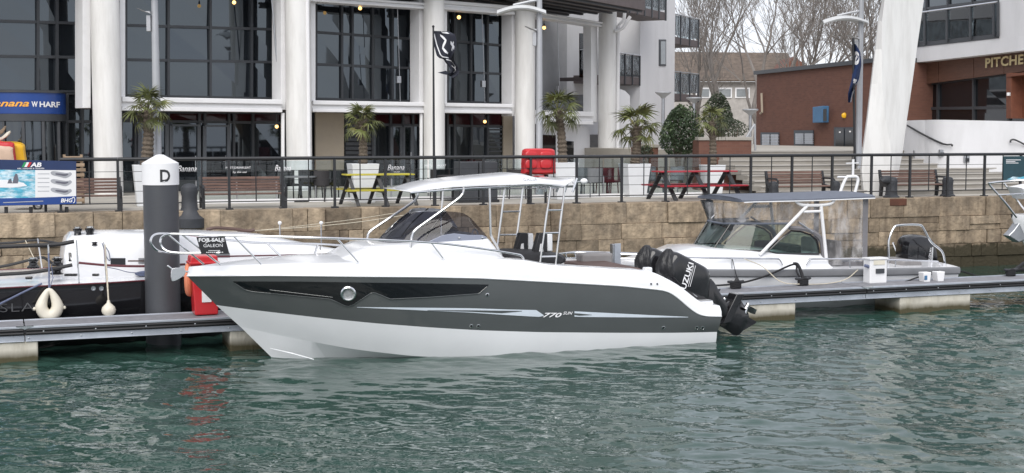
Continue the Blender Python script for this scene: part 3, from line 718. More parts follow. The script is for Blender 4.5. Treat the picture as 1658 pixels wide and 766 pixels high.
if p: lettering(HT, 'GALIA', p, BF.u, n.cross(BF.u), 24 / FPX * p.y, 6.5 / FPX * p.y, M['steeldull'], .1, -.0, 1.1, out=.004)
def btube(pix, b, r=.017, name='hardtop_leg', parent=BOAT, sm=5, n=8, m='steel'):
    """pix points given on the plane at half breadth b (near side negative)"""
    bs_ = b if isinstance(b, (list, tuple)) else [b] * len(pix)
    pts = [BF.at(x, y, t) for (x, y), t in zip(pix, bs_)]; mb = MB(); mb.tube(smooth_open(pts, sm) if sm else pts, r, n); return mb.build(name, M[m], parent)
btube([(664.5, 401), (666, 390), (668, 380), (674, 371), (700, 352), (738, 324.5), (746.5, 317), (750, 311), (750.5, 303)], -.72, .019)
btube([(592.5, 401), (594.5, 386), (597, 378), (604, 371), (640, 347), (668, 328), (675, 320), (677, 314), (677.5, 306)], .5, .019)
btube([(792.5, 302), (793.5, 340), (794.5, 376), (797, 386), (804, 398), (812, 414)], -.70, .018)
btube([(717.5, 308), (716, 330), (714, 350), (714, 385)], .6, .015)
# rear ladders that carry the roof
def ladder(a, c, b, rungs, name='ladder_frame'):
    btube([a[0], a[1]], b, .016, name, sm=0); btube([c[0], c[1]], b, .016, name, sm=0)
    for y in rungs:
        xa = np.interp(y, [a[0][1], a[1][1]], [a[0][0], a[1][0]]); xc = np.interp(y, [c[0][1], c[1][1]], [c[0][0], c[1][0]]); btube([(xa, y + .5), (xc, y)], b, .013, 'rung', sm=0)
ladder(((891.5, 303), (874.5, 424)), ((914.5, 302), (899.5, 428)), -.80, (340, 377, 415))
ladder(((817.5, 305), (806, 397)), ((847, 304), (834, 408)), .62, (342.5, 380))
btube([(664, 312.5), (700, 309.5), (750, 305.5), (800, 303), (874, 299.5), (900, 301), (914.5, 303.5)], -.71, .014, 'roof_rail')
btube([(700, 309), (760, 307), (850, 305), (905, 305)], .62, .012, 'roof_rail')
for k, x in enumerate((873, 886, 905, 918, 931)):
    t = .55 - .33 * k; b = MB(); top = BF.at(x + 3.5, 288.5, t); bot = BF.at(x - 4, 311, t); b.tube([bot, top], .02, 8); b.build('rod_holder', M['steel'], BOAT)
b = MB(); b.tube([BF.at(873, 303, .6), BF.at(931, 302, -.76)], .014, 8); b.build('rod_holder_bar', M['steel'], BOAT)
b = MB(); b.tube([BF.at(927, 296, -.75), BF.at(941, 294, -.75)], .01, 6); c_ = BF.at(945.5, 293.5, -.75); b2_ = MB(); b.build('light_bracket', M['steel'], BOAT); b2_.ball(c_, .052, 14, (1.1, 1, .85)); b2_.build('stern_light', M['whitepaint'], BOAT)
# --- bow rail
BR = 'bow_rail'
nb = lambda px: -(.20 + .70 * (1 - (1 - min(1, max(0, (px - 262) / 330))) ** 2.2))
main = [(356, 409.3), (330, 409.5), (290, 409.5), (272, 407), (262.5, 400), (259.5, 392), (262, 384), (271, 379.5), (290, 379), (340, 381), (420, 382.6), (480, 384), (543, 386), (600, 388), (661, 390.5), (720, 395), (775, 402), (812, 407.5), (838, 412), (845, 415), (848, 420)]
pts = [BF.at(x, y, nb(x)) for x, y in main]; b = MB(); b.tube(smooth_open(pts, 4), .016, 8); b.build(BR, M['steel'], BOAT)
fb = lambda px: (.12 + .62 * (1 - (1 - min(1, max(0, (px - 245) / 330))) ** 2.2))
far = [(345, 410), (300, 410), (272, 409.5), (256, 406), (247, 398), (244, 390), (247, 382.5), (256, 378.5), (277, 378.2), (300, 379.5), (340, 385), (400, 392), (433, 393.5), (510, 395), (560, 398), (590, 400.5)]
pts = [BF.at(x, y, fb(x)) for x, y in far]; b = MB(); b.tube(smooth_open(pts, 4), .016, 8); b.build(BR, M['steel'], BOAT)
for a, c in (((273, 380.5), (330, 428)), ((294, 379.3), (357, 429)), ((378, 382), (423, 428)), ((546, 386.5), (580, 424.5)), ((698.5, 393.5), (720, 421.5))):
    b = MB(); b.tube([BF.at(*a, nb(a[0])), BF.at(*c, nb(a[0]) - .0)], .013, 8); b.build('rail_stanchion', M['steel'], BOAT)
for a, c in (((432, 393.5), (466, 426)), ((515, 395), (505, 424))):
    b = MB(); b.tube([BF.at(*a, fb(a[0])), BF.at(*c, fb(a[0]))], .013, 8); b.build('rail_stanchion', M['steel'], BOAT)
# bow roller and plate anchor
b = MB(); o1 = [(278, 437), (283, 434), (296, 433.5), (300, 437), (299, 445), (288, 453), (280, 455.5), (277.5, 452)]
pl = smooth_closed([BF.at(x, y, -.03) for x, y in o1], 3); b.prism(pl, BF.v * .06); b.tube([BF.at(271, 430, 0), BF.at(279, 436, 0), BF.at(303, 440, 0), BF.at(312, 438, 0)], .014, 6); b.build('bow_anchor', M['steel'], BOAT, bevel=.004)
b = MB(); b.fbox(BF, BF.sz(558, 425, -.5)[0], BF.sz(563, 425, -.5)[0], -.6, -.5, 1.2, 1.37); b.build('nav_light', M['darkred'], BOAT, bevel=.01)
# --- seats
def seat(x0, sd):
    o = [(x0, 408), (x0 + 8, 377.5), (x0 + 30, 377.5), (x0 + 31, 408)]
    pts = [BF.at(x, y, sd) for x, y in o]
    b = MB(); b.prism([pts[0], pts[1], BF.at(x0 + 21, 377.5, sd), BF.at(x0 + 21, 408, sd)], BF.v * .13); st = b.build('seat_back', M['seatblack'], BOAT, bevel=.012)
    b = MB(); b.prism([BF.at(x0 + 21.6, 407.5, sd), BF.at(x0 + 21.6, 377.8, sd), BF.at(x0 + 30, 378, sd), BF.at(x0 + 30.5, 407.5, sd)], BF.v * .13); b.build('seat_shell', M['white'], st, bevel=.02)
    b = MB(); b.prism([BF.at(x0 + 8, 408, sd - .006), BF.at(x0 + 10, 395, sd - .006), BF.at(x0 + 14, 394, sd - .006), BF.at(x0 + 14.5, 408, sd - .006)], BF.v * .01); b.build('armrest_gap', M['whitepaint'], st)
seat(834, .10); seat(865, -.42)
b = MB(); b.pillow(smooth_closed([BF.at(x, y, -.2) for x, y in ((812, 407), (850, 405), (895, 408), (902, 420), (880, 426), (815, 424))], 4), BF.v, 1.0); b.build('seat_base', M['seatblack'], BOAT)
b = MB(); b.fbox(BF, BF.sz(820, 420, 0)[0], BF.sz(884, 420, 0)[0], -.62, .62, .62, 1.22); b.build('seat_plinth', M['white'], BOAT, smooth=False, bevel=.04)
b = MB(); b.fbox(BF, BF.sz(935, 430, .7)[0], BF.sz(985, 430, .7)[0], .5, .8, 1.1, 1.3); b.build('side_cushion', M['seatgrey'], BOAT, smooth=False, bevel=.04)

# --- outboards
def outboard(t, label=None):
    dx = 0
    e = MB(); NV = BF.v
    def at(x, y): 
        q = BF.at(x, y, -.36); a, tt = BF.st(q); return BF.w(a, t, q.z)
    cow = [(1072, 436), (1076, 422), (1082, 409.5), (1090, 407), (1101, 411.5), (1118, 421), (1136, 431), (1142, 440), (1143, 452), (1142, 470), (1139, 488), (1130, 490), (1112, 482), (1094, 470), (1080, 455), (1073, 446)]
    e.pillow(smooth_closed([at(*p) for p in cow], 4), NV, .40, ((-1, .70), (-.93, .84), (-.72, .96), (-.35, 1), (.35, 1), (.72, .96), (.93, .84), (1, .70)))
    O = e.build('outboard_motor', M['black'], BOAT, ang=50)
    # folds of the soft cover over the front of the cowl
    rings = []
    for y, cx_, al, wd in ((450, 1086, 13, .19), (440, 1082, 17, .205), (428, 1080.5, 16, .19), (418, 1081, 12, .16), (411, 1081.5, 8.5, .125), (406, 1082, 5.5, .09), (403, 1082.5, 3, .05)):
        c_ = at(cx_, y); A_ = (at(cx_ + al, y) - c_).length; f = min(1, (450 - y) / 12); rings.append([c_ + BF.u * (A_ * math.cos(q) * (1 + .09 * f * math.cos(7 * q + .6))) + NV * (wd * math.sin(q) * (1 + .09 * f * math.cos(7 * q + .6))) for q in np.linspace(0, 2 * math.pi, 43)[:-1]])
    e = MB(); e.loft(rings, True, True, True); e.build('motor_cover', M['covercloth'], O, ang=60)
    e = MB(); leg = [(1116, 478), (1143, 452), (1152, 455), (1160, 470), (1170, 485), (1175, 500), (1172, 515), (1160, 508), (1148, 496), (1134, 490)]
    e.pillow(smooth_closed([at(*p) for p in leg], 4), NV, .24); e.build('motor_midsection', M['black'], O)
    e = MB(); e.prism([at(1186, 475), at(1199, 474.5), at(1176, 520), at(1163, 523)], NV * .26); e.v = [p - NV * .13 for p in e.v]; e.build('tilt_bracket', M['black'], O, bevel=.01)
    e = MB(); g = [(1164, 524), (1170, 500), (1182, 486), (1196, 484), (1206, 500), (1211, 512), (1205, 528), (1197, 540), (1188, 542), (1176, 534)]
    e.pillow(smooth_closed([at(*p) for p in g], 4), NV, .15, ((-1, .4), (-.7, .75), (-.3, 1), (.3, 1), (.7, .75), (1, .4))); e.build('gearcase', M['black'], O)
    e = MB(); e.prism([at(1198, 538), at(1209, 512), at(1225, 521), at(1222, 524)], NV * .02); e.build('skeg', M['black'], O)
    # propeller: hub and three blades round the shaft
    h0 = at(1204, 507); h1 = at(1211, 491); ax = (h1 - h0).normalized(); e = MB(); e.tube([h0, h1], [.05, .035], 12); e.build('propeller_hub', M['steel'], O)
    x1 = ax.cross(NV).normalized(); y1 = ax.cross(x1); pc = h0.lerp(h1, .5)
    for k in range(3):
        a = 2 * math.pi * k / 3 + .35; d = x1 * math.cos(a) + y1 * math.sin(a); w = d.cross(ax); rows = []
        for i in range(6):
            f = i / 5; ww = .085 * math.sin(math.pi * (.18 + .8 * f)) ; rows.append([pc + d * (.035 + .135 * f) + w * (ww * q) + ax * (q * .035) for q in (-1, -.4, .4, 1)])
        e = MB(); e.grid(rows); e.grid([[p + ax * .008 for p in r_] for r_ in rows]); e.build('propeller_blade', M['steeldull'] if k else M['black'], O)
    lw = M['letterw']; c0 = at(1103, 442) - NV * .196
    dx_ = (at(1109, 424) - at(1098, 459)).normalized(); lettering(O, 'SUZUKI', at(1101, 448) - NV * .203, dx_, dx_.cross(-NV) * -1 if False else (-NV).cross(dx_), .50, .095, lw, 0, .02)
    e = MB()
    for q in (0, 1): e.tube([at(1113 + 3 * q, 428) - NV * .203, at(1104 + 3 * q, 462) - NV * .203], .004, 4)
    e.build('cowl_stripe', lw, O)
    e = MB(); e.tube([at(1105, 463) - NV * .19, at(1122, 476) - NV * .19], .008, 5); e.tube([at(1103, 466) - NV * .19, at(1119, 478) - NV * .19], .008, 5); e.build('cowl_trim', M['steeldull'], O)
outboard(-.37); outboard(.40)
# --- for sale board tied to the bow rail
def sale_sign():
    nrm = -BF.v; tt = -.52
    q = [BF.at(x, y, nb(345) - .03) for x, y in ((318, 384), (364, 383.4), (371.5, 411), (326, 411.5))]
    c = (q[0] + q[1] + q[2] + q[3]) / 4
    t = thing('sale_board', 'black for sale board hanging on the bow rail of the grey motor boat', 'sign', c)
    b = MB(); b.prism(q, BF.v * .008); P = b.build('board', M['black'], t, smooth=False)
    xd = q[1] - q[0]; up = q[0] - q[3]; k = 1 / FPX * c.y
    def row(f, body, w, h, bold=0): lettering(t, body, q[0].lerp(q[3], f).lerp(q[1].lerp(q[2], f), .5) - BF.v * .004, xd, up, w * k, h * k, M['letterw'], 0, bold)
    row(.17, 'FOR SALE', 41, 6, .03); row(.50, 'GALEON', 31, 5, 0); 
    for f_, w_ in ((.78, .42), (.80, .42), (.88, .62), (.90, .62)):
        m_ = q[0].lerp(q[3], f_); n_ = q[1].lerp(q[2], f_); e = MB(); k_ = 9
        for i in range(k_):
            a0 = .5 - w_ / 2 + w_ * i / k_; e.prism([m_.lerp(n_, a0) - BF.v * .005, m_.lerp(n_, a0 + w_ / k_ * .7) - BF.v * .005, m_.lerp(n_, a0 + w_ / k_ * .7) - BF.v * .005 - Z * .006, m_.lerp(n_, a0) - BF.v * .005 - Z * .006], BF.v * .002)
        e.build('fine_print', M['letterw'], t, smooth=False)
    b = MB(); b.tube([q[0].lerp(q[3], .36).lerp(q[1].lerp(q[2], .36), f) - BF.v * .006 + Z * (.04 * math.sin(math.pi * (f - .25) / .6)) for f in np.linspace(.25, .85, 8)], .004, 4); b.build('logo_arc', M['letterw'], t)
sale_sign()
# ================================================================ black racing yacht behind the pontoon (left)
SF = Frame(PF.w(0, PW + .22 + 1.4, 0), PF.ang)     # its centre line
def slevel(pix, bfun, n=60):
    pix = np.array(pix, float); out = []
    for u in np.linspace(0, 1, n):
        x = pix[0, 0] + u * (pix[-1, 0] - pix[0, 0]); y = np.interp(x, pix[:, 0], pix[:, 1]); b = bfun(u); s, z = SF.sz(x, y, -b); out.append((s, b, z))
    return out
YACHT = thing('racing_yacht', 'white decked sailing yacht with black hull moored behind the pile', 'sailing yacht', SF.w(-1, 0, 0), SF.ang)
yb = lambda u: 1.4 * (1 - max(0, (u - .35) / .65) ** 1.8) + .01
YS = slevel([(-190, 478), (0, 467), (100, 462), (175, 458.5), (237, 454.5), (300, 449), (400, 441), (500, 433), (560, 428), (602, 424)], yb)
YS = [(s, b, z - .0) for s, b, z in YS]
b = MB()
for sd in (-1, 1): b.grid([[SF.w(s, sd * bb * k, z * f + (1 - f) * -.3) for s, bb, z in YS] for k, f in ((.55, 0), (.86, .35), (.97, .7), (1, 1))])
YH = b.build('hull', M['black'], YACHT)
b = MB()
for sd in (-1, 1): b.tube([SF.w(s, sd * bb, z + .005) for s, bb, z in YS], .012, 5)
b.build('toe_rail', M['darkred'], YACHT)
b = MB(); b.grid([[SF.w(s, bb * k, z + .004 + .05 * (1 - k * k)) for s, bb, z in YS] for k in np.linspace(-1, 1, 9)]); b.build('deck', M['white'], YACHT)
# cabin trunk
def ytrunk():
    prof = [(101, 440), (104, 412), (110, 392), (118, 384.5), (150, 382), (240, 381), (330, 381.5), (400, 383), (432, 386), (530, 404.6), (563, 409.5), (590, 417)]
    rings = []
    for px, py in prof:
        f = max(0, (px - 330) / 260); bt = .70 * (1 - .75 * f); bb = bt + .12; s, z = SF.sz(px, py, -bt)
        zd = np.interp(s, [a for a, _, _ in YS], [c for _, _, c in YS]) + .03; z = max(z, zd + .02); h = z - zd
        r_ = [(-bb, zd), (-bb + .03, zd + h * .5), (-bt, zd + h * .9), (-bt + .08, zd + h), (-bt * .4, z + .03), (0, z + .035)]; r_ += [(-a, c) for a, c in r_[-2::-1]]
        rings.append([SF.w(s, a, c) for a, c in r_])
    b = MB(); b.loft(rings, False, False, False); b.add(rings[0], [list(range(11))[::-1]]); return b.build('cabin_trunk', M['white'], YACHT, ang=40)
YT = ytrunk(); TY = tree_of(YT)
def ydecal(name, x0, x1, y0, y1, m, off=.006):
    rows = [[], []]
    for x in np.linspace(x0, x1, max(3, int((x1 - x0) / 8))):
        ya = y0(x) if callable(y0) else y0; yb_ = y1(x) if callable(y1) else y1; p, _ = hit(x, ya, off, TY); q, _ = hit(x, yb_, off, TY)
        if p and q: rows[0].append(p); rows[1].append(q)
    if len(rows[0]) > 1:
        e = MB(); e.grid(rows); return e.build(name, m, YT)
ydecal('window', 179, 203, 418, 431, M['blackglass']); ydecal('window_line', 207, 236, 421.5, 423.5, M['teak']); ydecal('hatch', 224, 235, 418, 427, M['steeldull'])
ydecal('trim_stripe', 305, 560, lambda x: 415 - (x - 305) * .018, lambda x: 417.5 - (x - 305) * .024, M['darkred'])
ydecal('cockpit_hatch', 108, 116, 409, 423, M['blackglass']); ydecal('window', 340, 372, 410, 417, M['greychair'])
def ypt(px, py, t): return SF.at(px, py, t)
def winch(px, py, t, h=.16, r=.075, name='winch'):
    c = ypt(px, py, t); b = MB(); b.lathe([(r * 1.1, 0), (r * 1.1, h * .15), (r * .75, h * .35), (r * .7, h * .6), (r * .95, h * .8), (r * .95, h * .95), (0, h)], c, 16); o = b.build(name, M['black'], YACHT)
    b = MB(); b.lathe([(r * .7, h), (r * .7, h * 1.12), (0, h * 1.15)], c, 14); b.build('winch_cap', M['steel'], o)
winch(126, 386, -.45); winch(146, 387.5, -.5, .18, .08); winch(218, 386, -.3, .08, .08); winch(54, 434, -.7, .14, .085); winch(93, 430, -.6, .12, .085); winch(153, 397, -.7, .05, .05, 'fairlead'); winch(92, 444, -1.0, .09, .09, 'deck_block')
def yt(pix, t, r, m, name, parent=YACHT, n=6, sm=4):
    ts = t if isinstance(t, (list, tuple)) else [t] * len(pix)
    b = MB(); b.tube(smooth_open([ypt(x, y, q) for (x, y), q in zip(pix, ts)], sm) if sm else [ypt(x, y, q) for (x, y), q in zip(pix, ts)], r, n); return b.build(name, M[m], parent)
yt([(-60, 402), (40, 398), (90, 396), (120, 391)], -1.15, .034, 'rubber', 'padded_lifeline'); yt([(-60, 448), (0, 444.5), (60, 440), (117, 429)], -1.2, .03, 'rubber', 'padded_lifeline')
yt([(-60, 437), (0, 432), (48, 421), (70, 417), (90, 428), (140, 432)], 1.0, .026, 'rubber', 'padded_lifeline'); yt([(-60, 396), (20, 393), (60, 389), (105, 396)], 1.0, .022, 'rubber', 'padded_lifeline')
yt([(127, 425.5), (180, 430), (237, 431), (300, 428)], -1.1, .02, 'darkred', 'lifeline')
yt([(124, 389), (128, 459)], -1.3, .013, 'steel', 'stanchion', sm=0); yt([(78, 396), (80, 461)], -1.3, .012, 'steel', 'stanchion', sm=0); yt([(61, 386), (68, 434)], .9, .013, 'steel', 'stanchion', sm=0); yt([(41, 389), (58, 424)], .9, .008, 'rope', 'cord')
yt([(168, 392), (172, 460)], -1.3, .010, 'steel', 'stanchion', sm=0)
for x, y0, y1 in ((413, 380, 424), (453, 363, 404), (520, 363, 424), (518, 398, 420)): yt([(x, y0), (x + 1, y1)], .4 if y0 < 370 else -.3, .012, 'steel', 'stanchion', sm=0)
for x, y in ((453, 361), (520, 361)):
    b = MB(); b.ball(ypt(x, y, .4), .035, 8); b.build('stanchion_cap', M['whitepaint'], YACHT)
yt([(332, 375), (420, 373), (560, 362), (665, 347)], [1.2, 1.2, .6, 0], .006, 'rope', 'lifeline', n=4); yt([(360, 378), (440, 371), (560, 357), (640, 345)], [1.2, 1.2, .8, .3], .005, 'rope', 'lifeline', n=4)
yt([(334, 372), (350, 369), (380, 371), (400, 374), (412, 372)], .2, .03, 'teak', 'coiled_line'); yt([(165, 391), (190, 393), (205, 389), (215, 391)], -.3, .035, 'fender', 'rolled_cloth')
yt([(165, 393), (172, 415), (178, 422), (176, 408), (168, 396)], -.85, .007, 'ropeblue', 'cord', n=4); yt([(170, 432), (190, 436), (210, 441), (238, 442)], -.95, .006, 'ropeblue', 'cord', n=4)
b = MB(); b.pillow(smooth_closed([ypt(x, y, -.9) for x, y in ((218, 443), (230, 439), (240, 440), (240, 446), (226, 447))], 3), SF.v, .12); b.build('blue_cloth', M['ropeblue'], YACHT)
yt([(-40, 510), (0, 492), (40, 472), (68, 459)], [-1.5, -1.47, -1.44, -1.4], .016, 'ropeblue', 'mooring_rope')
for x in (42, 105, 115, 150): 
    b = MB(); p = ypt(x + 5, 450 - (x > 100) * 5, -1.0); b.box(p, (.1, .06, .04)); b.build('deck_fitting', M['black'], YACHT, smooth=False, bevel=.01)
THY = tree_of(YH)
for x in (151, 164):
    p, n = hit(x, 467, 0, THY)
    if p:
        q = n.to_track_quat('Z', 'Y').to_matrix(); b = MB(); b.lathe([(.036, 0), (.036, .012), (.018, .012), (.016, .002), (0, .002)], p, 14, q); b.build('exhaust_ring', M['steel'], YACHT)
p, n = hit(16, 500, .01, THY)
if p: lettering(YACHT, 'JASLA', p - SF.u * .06, SF.u, Z, .80, .17, mat('faded_name', (.07, .072, .078), .6), 0, -.012, 1.1, out=.012)

# fenders hang on the yacht's side
def big_fender():
    c = ypt(80, 494, -1.4 - .12); t = thing('ring_fender', 'cream teardrop fender with a hole hanging by its rope on the black yacht', 'fender', c - Z * .2)
    k = c.y / FPX; pts = []; rs = []
    for i in range(28):
        a = 2 * math.pi * i / 28; x = math.sin(a); zz = -math.cos(a)
        w = 12.5 * (1 - .42 * max(0, zz)) if zz > 0 else 12.5
        pts.append(c + SF.u * (x * w * k) + Z * ((zz * (16 if zz < 0 else 25) - 1) * k)); rs.append(k * (9.5 - 5.2 * max(0, zz) + .6 * max(0, -zz)))
    b = MB(); b.tube(pts, rs, 12, closed=True); b.build('fender_body', M['fender'], t)
    b = MB()
    for sd in (-1, 1): b.ball(c + SF.u * (sd * 23 * k) - Z * (5 * k), 3 * k, 8)
    b.build('lug', M['fender'], t)
    b = MB(); b.tube([c + Z * 23 * k, ypt(79.5, 430, -1.38), ypt(78, 398, -1.25)], .012, 6); b.tube([c + Z * 24 * k, ypt(86, 450, -1.42), ypt(83, 430, -1.3)], .006, 5); b.tube([c - SF.u * 23 * k - Z * 6 * k, c - SF.u * 14 * k + Z * 14 * k, c + Z * 26 * k, c + SF.u * 14 * k + Z * 14 * k, c + SF.u * 23 * k - Z * 6 * k], .008, 5); b.build('fender_rope', M['ropeblue'], t)
big_fender()
def small_fender():
    c = ypt(176, 502, -1.4 - .15); k = c.y / FPX; t = thing('ball_fender', 'small round white fender hanging on a line beside the pile', 'fender', c - Z * .12)
    b = MB(); b.lathe([(0, -11 * k), (6 * k, -10 * k), (10.5 * k, -5 * k), (11.5 * k, 0), (10 * k, 5 * k), (6 * k, 9 * k), (3 * k, 12 * k), (2.2 * k, 16 * k), (0, 17 * k)], c, 18); b.build('fender_body', M['fender'], t)
    b = MB(); b.tube([c + Z * 16 * k, ypt(174, 460, -1.42), ypt(170, 396, -1.2)], .012, 6); b.build('fender_rope', M['rope'], t)
small_fender()

# red fire point box on the pontoon
def red_box():
    c = PF.at(331, 505, .50); c.z = PZ; k = c.y / FPX; a, tt = PF.st(c); t = thing('red_cabinet', 'bright red emergency cabinet standing on the pontoon behind the bow', 'cabinet', c, PF.ang)
    h = 96 * k; b = MB()
    rows = []
    for f, wl_, wr in ((0, -17, 20), (.5, -20, 20.5), (.93, -23, 21), (1, -22, 20)): rows.append([PF.w(a + wl_ * k, tt - .15, PZ + h * f), PF.w(a + wr * k, tt - .15, PZ + h * f), PF.w(a + wr * k, tt + .2, PZ + h * f), PF.w(a + wl_ * k, tt + .2, PZ + h * f)])
    b.loft(rows); b.build('cabinet_body', M['redplastic'], t, smooth=False, bevel=.02)
    b = MB(); b.fbox(PF, a - 25 * k, a + 23 * k, tt - .18, tt + .22, PZ + h * .86, PZ + h * .90); b.build('cabinet_rim', M['redplastic'], t, smooth=False, bevel=.01)
    b = MB(); b.fbox(PF, a - 6 * k, a + 9 * k, tt - .165, tt - .15, PZ + h * .22, PZ + h * .42); b.build('instruction_label', M['whitepaint'], t, smooth=False)
    c2 = PF.w(a - 21 * k, tt + .12, PZ + .52); t2 = thing('life_ring', 'orange life ring hanging at the side of the red cabinet', 'life ring', c2 - Z * .3, PF.ang)
    b = MB(); b.tube([c2 + (PF.u * .35 + PF.v).normalized() * (.13 * math.cos(q)) + Z * (.21 * math.sin(q)) for q in np.linspace(0, 2 * math.pi, 25)[:-1]], .055, 10, closed=True); b.build('ring', M['orange'], t2)
red_box()

# ================================================================ white cabin boat behind the pontoon (right)
KF = Frame(PF.w(10, PW + .30 + 1.2, 0), PF.ang - R(2.0))
# put the near side line on the pontoon's far edge
CBT = thing('cabin_boat', 'white and grey cabin motor boat with grey canvas roof behind the pontoon', 'boat', KF.w(0, 0, 0), KF.ang)
def kat(px, py, t): return KF.at(px, py, t)
def klevel(pix, bfun, n=60):
    pix = np.array(pix, float); out = []
    for u in np.linspace(0, 1, n):
        x = pix[0, 0] + u * (pix[-1, 0] - pix[0, 0]); y = np.interp(x, pix[:, 0], pix[:, 1]); b = bfun(u); s, z = KF.sz(x, y, -b); out.append((s, b, z))
    return out
kb = lambda u: 1.15 * (1 - max(0, 1 - u / .5) ** 2.4) + .01
KS = klevel([(908, 424), (985, 428), (1060, 433), (1150, 437), (1250, 437.5), (1400, 436), (1553, 433)], kb)
b = MB()
for sd in (-1, 1): b.grid([[KF.w(s + .5 * (1 - f) * max(0, 1 - i / 20), sd * bb * k, z * f + (1 - f) * -.3) for i, (s, bb, z) in enumerate(KS)] for k, f in ((.5, 0), (.88, .4), (.97, .75), (1, 1))])
e_ = KS[-1]; b.add([KF.w(e_[0], -e_[1], e_[2]), KF.w(e_[0], e_[1], e_[2]), KF.w(e_[0], e_[1] * .5, -.3), KF.w(e_[0], -e_[1] * .5, -.3)], [[0, 1, 2, 3]])
b.build('hull', M['white'], CBT)
b = MB()
for sd in (-1, 1): b.grid([[KF.w(s, sd * (bb + .035 * o), z + dz) for s, bb, z in KS] for o, dz in ((0, .012), (1, -.01), (1.2, -.06), (1, -.11), (0, -.13))])
b.build('rub_rail', mat('grey_rub_rail', (.16, .165, .175), .5, var=.08), CBT)
b = MB(); b.grid([[KF.w(s, bb * k, z + .008 + .05 * (1 - k * k)) for s, bb, z in KS] for k in np.linspace(-1, 1, 9)]); b.build('deck', M['white'], CBT)
def ktube(pix, t, r=.017, m='steel', name='rail', sm=4, n=8, parent=None):
    ts = t if isinstance(t, (list, tuple)) else [t] * len(pix); pts = [kat(x, y, q) for (x, y), q in zip(pix, ts)]
    b = MB(); b.tube(smooth_open(pts, sm) if sm else pts, r, n); return b.build(name, M[m], parent or CBT)
# cabin: raised white coaming with sloping foredeck
def kcab():
    prof = [(985, 430), (1040, 423), (1095, 415), (1136, 405), (1180, 405.5), (1240, 407), (1300, 411), (1334, 412), (1340, 425), (1345, 434)]; rings = []
    for px, py in prof:
        f = min(1, max(0, (px - 985) / 190)); bt = .25 + .62 * f; s, z = KF.sz(px, py, -bt); zd = np.interp(s, [a for a, _, _ in KS], [c for _, _, c in KS]); bd = np.interp(s, [a for a, _, _ in KS], [c for _, c, _ in KS])
        z = max(z, zd + .02); bbm = min(bt + .14, bd - .04); r_ = [(-bbm, zd), (-bbm + .03, zd + (z - zd) * .5), (-bt, z - .03), (-bt + .05, z), (-bt * .4, z + .02), (0, z + .025)]; r_ += [(-a, c) for a, c in r_[-2::-1]]
        rings.append([KF.w(s, a, c) for a, c in r_])
    b = MB(); b.loft(rings, False, False, False); b.build('cabin_side', M['white'], CBT, ang=45)
kcab()
def kl(px, py, b_): s, z = KF.sz(px, py, -b_); return Vector((s, -b_, z))
lowc = [kl(1240, 406, .88), kl(1195, 405, .72), kl(1155, 404, .42), kl(1137, 403, 0)]; upc = [kl(1280, 362, .80), kl(1222, 362, .68), kl(1183, 362, .46), kl(1170, 362, 0)]
topc = [kl(1304, 331, .80), kl(1230, 330, .74), kl(1178, 329, .56), kl(1165, 329, 0)]
lowc, upc, topc = [mirrored(smooth_open(q, 4)) for q in (lowc, upc, topc)]
W3 = lambda l: [KF.w(*p) for p in l]
b = MB(); b.grid([W3(lowc), W3([p.lerp(q, .5) for p, q in zip(lowc, upc)]), W3(upc)]); kw = b.build('windscreen', M['screen'], CBT)
b = MB(); b.tube(W3(upc), .022, 6); b.build('screen_top_frame', M['canvas'], kw); b = MB(); b.tube(W3(lowc), .016, 6); b.build('screen_gasket', M['black'], kw)
for i_ in (8, 16):
    b = MB(); b.tube([W3(lowc)[i_], W3(upc)[i_]], .014, 6); b.build('screen_post', M['black'], kw)
b = MB(); b.tube([W3(lowc)[9] + Z * .03, W3(lowc)[9].lerp(W3(upc)[7], .5), W3(lowc)[9].lerp(W3(upc)[5], .35)], .008, 5); b.build('wiper', M['black'], kw)
b = MB(); b.grid([W3(upc), W3(topc)]); b.build('vinyl_window', M['vinyl'], CBT)
ksw = []
for sd in (-1, 1):
    o = [(1244, 406), (1262, 389), (1281, 374), (1296, 375), (1312, 380.5), (1322, 389), (1325, 400), (1326, 411), (1256, 410.5)]
    pts = [KF.w(*(lambda q: (q[0], sd * .86, q[2]))(kl(x, y, .86))) for x, y in o]
    b = MB(); b.prism(pts, KF.v * .01); g_ = b.build('side_window', M['screen'], CBT, smooth=False)
    b = MB(); b.tube(pts, .018, 6, closed=True); b.build('window_frame', M['black'], g_)
    b = MB(); b.tube(smooth_open([KF.w(q[0], sd * .87, q[2]) for q in (kl(1278, 369, .87), kl(1300, 370.5, .87), kl(1318, 377, .87), kl(1330, 390, .87), kl(1334, 420, .87))], 4), .045, 6); b.build('canvas_edge', M['canvasd'], g_)
    # clear curtain between the side window and the roof, and aft of it
    def vp(l): return [KF.w(q[0], sd * .86, q[2]) for q in (kl(x, y, .86) for x, y in l)]
    b = MB(); b.add(vp([(1283, 362), (1306, 331), (1330, 331), (1334, 418), (1330, 390), (1318, 377), (1300, 369)]), [[0, 1, 2, 3, 4, 5, 6]]); b.build('vinyl_window', M['vinyl'], CBT, smooth=False)
    b = MB(); rows = []
    for f in np.linspace(0, 1, 9):
        rows.append([KF.w(q[0], sd * (.86 + .025 * math.sin(f * 9 + g * 5)), q[2]) for g, q in ((g, kl(1341 + (1338 - 1341) * g + (60 - 2 * g) * f, 326 + 104 * g - 2 * f, .86)) for g in np.linspace(0, 1, 7))])
    b.grid(rows); v_ = b.build('vinyl_window', M['vinyl'], CBT)
    b = MB(); b.add(vp([(1397, 322), (1406, 322), (1404, 431), (1396, 432)]), [[0, 1, 2, 3]]); b.add(vp([(1340, 424), (1398, 424), (1398, 431), (1340, 432)]), [[0, 1, 2, 3]]); b.build('canvas_edge', M['canvasd'], v_, smooth=False)
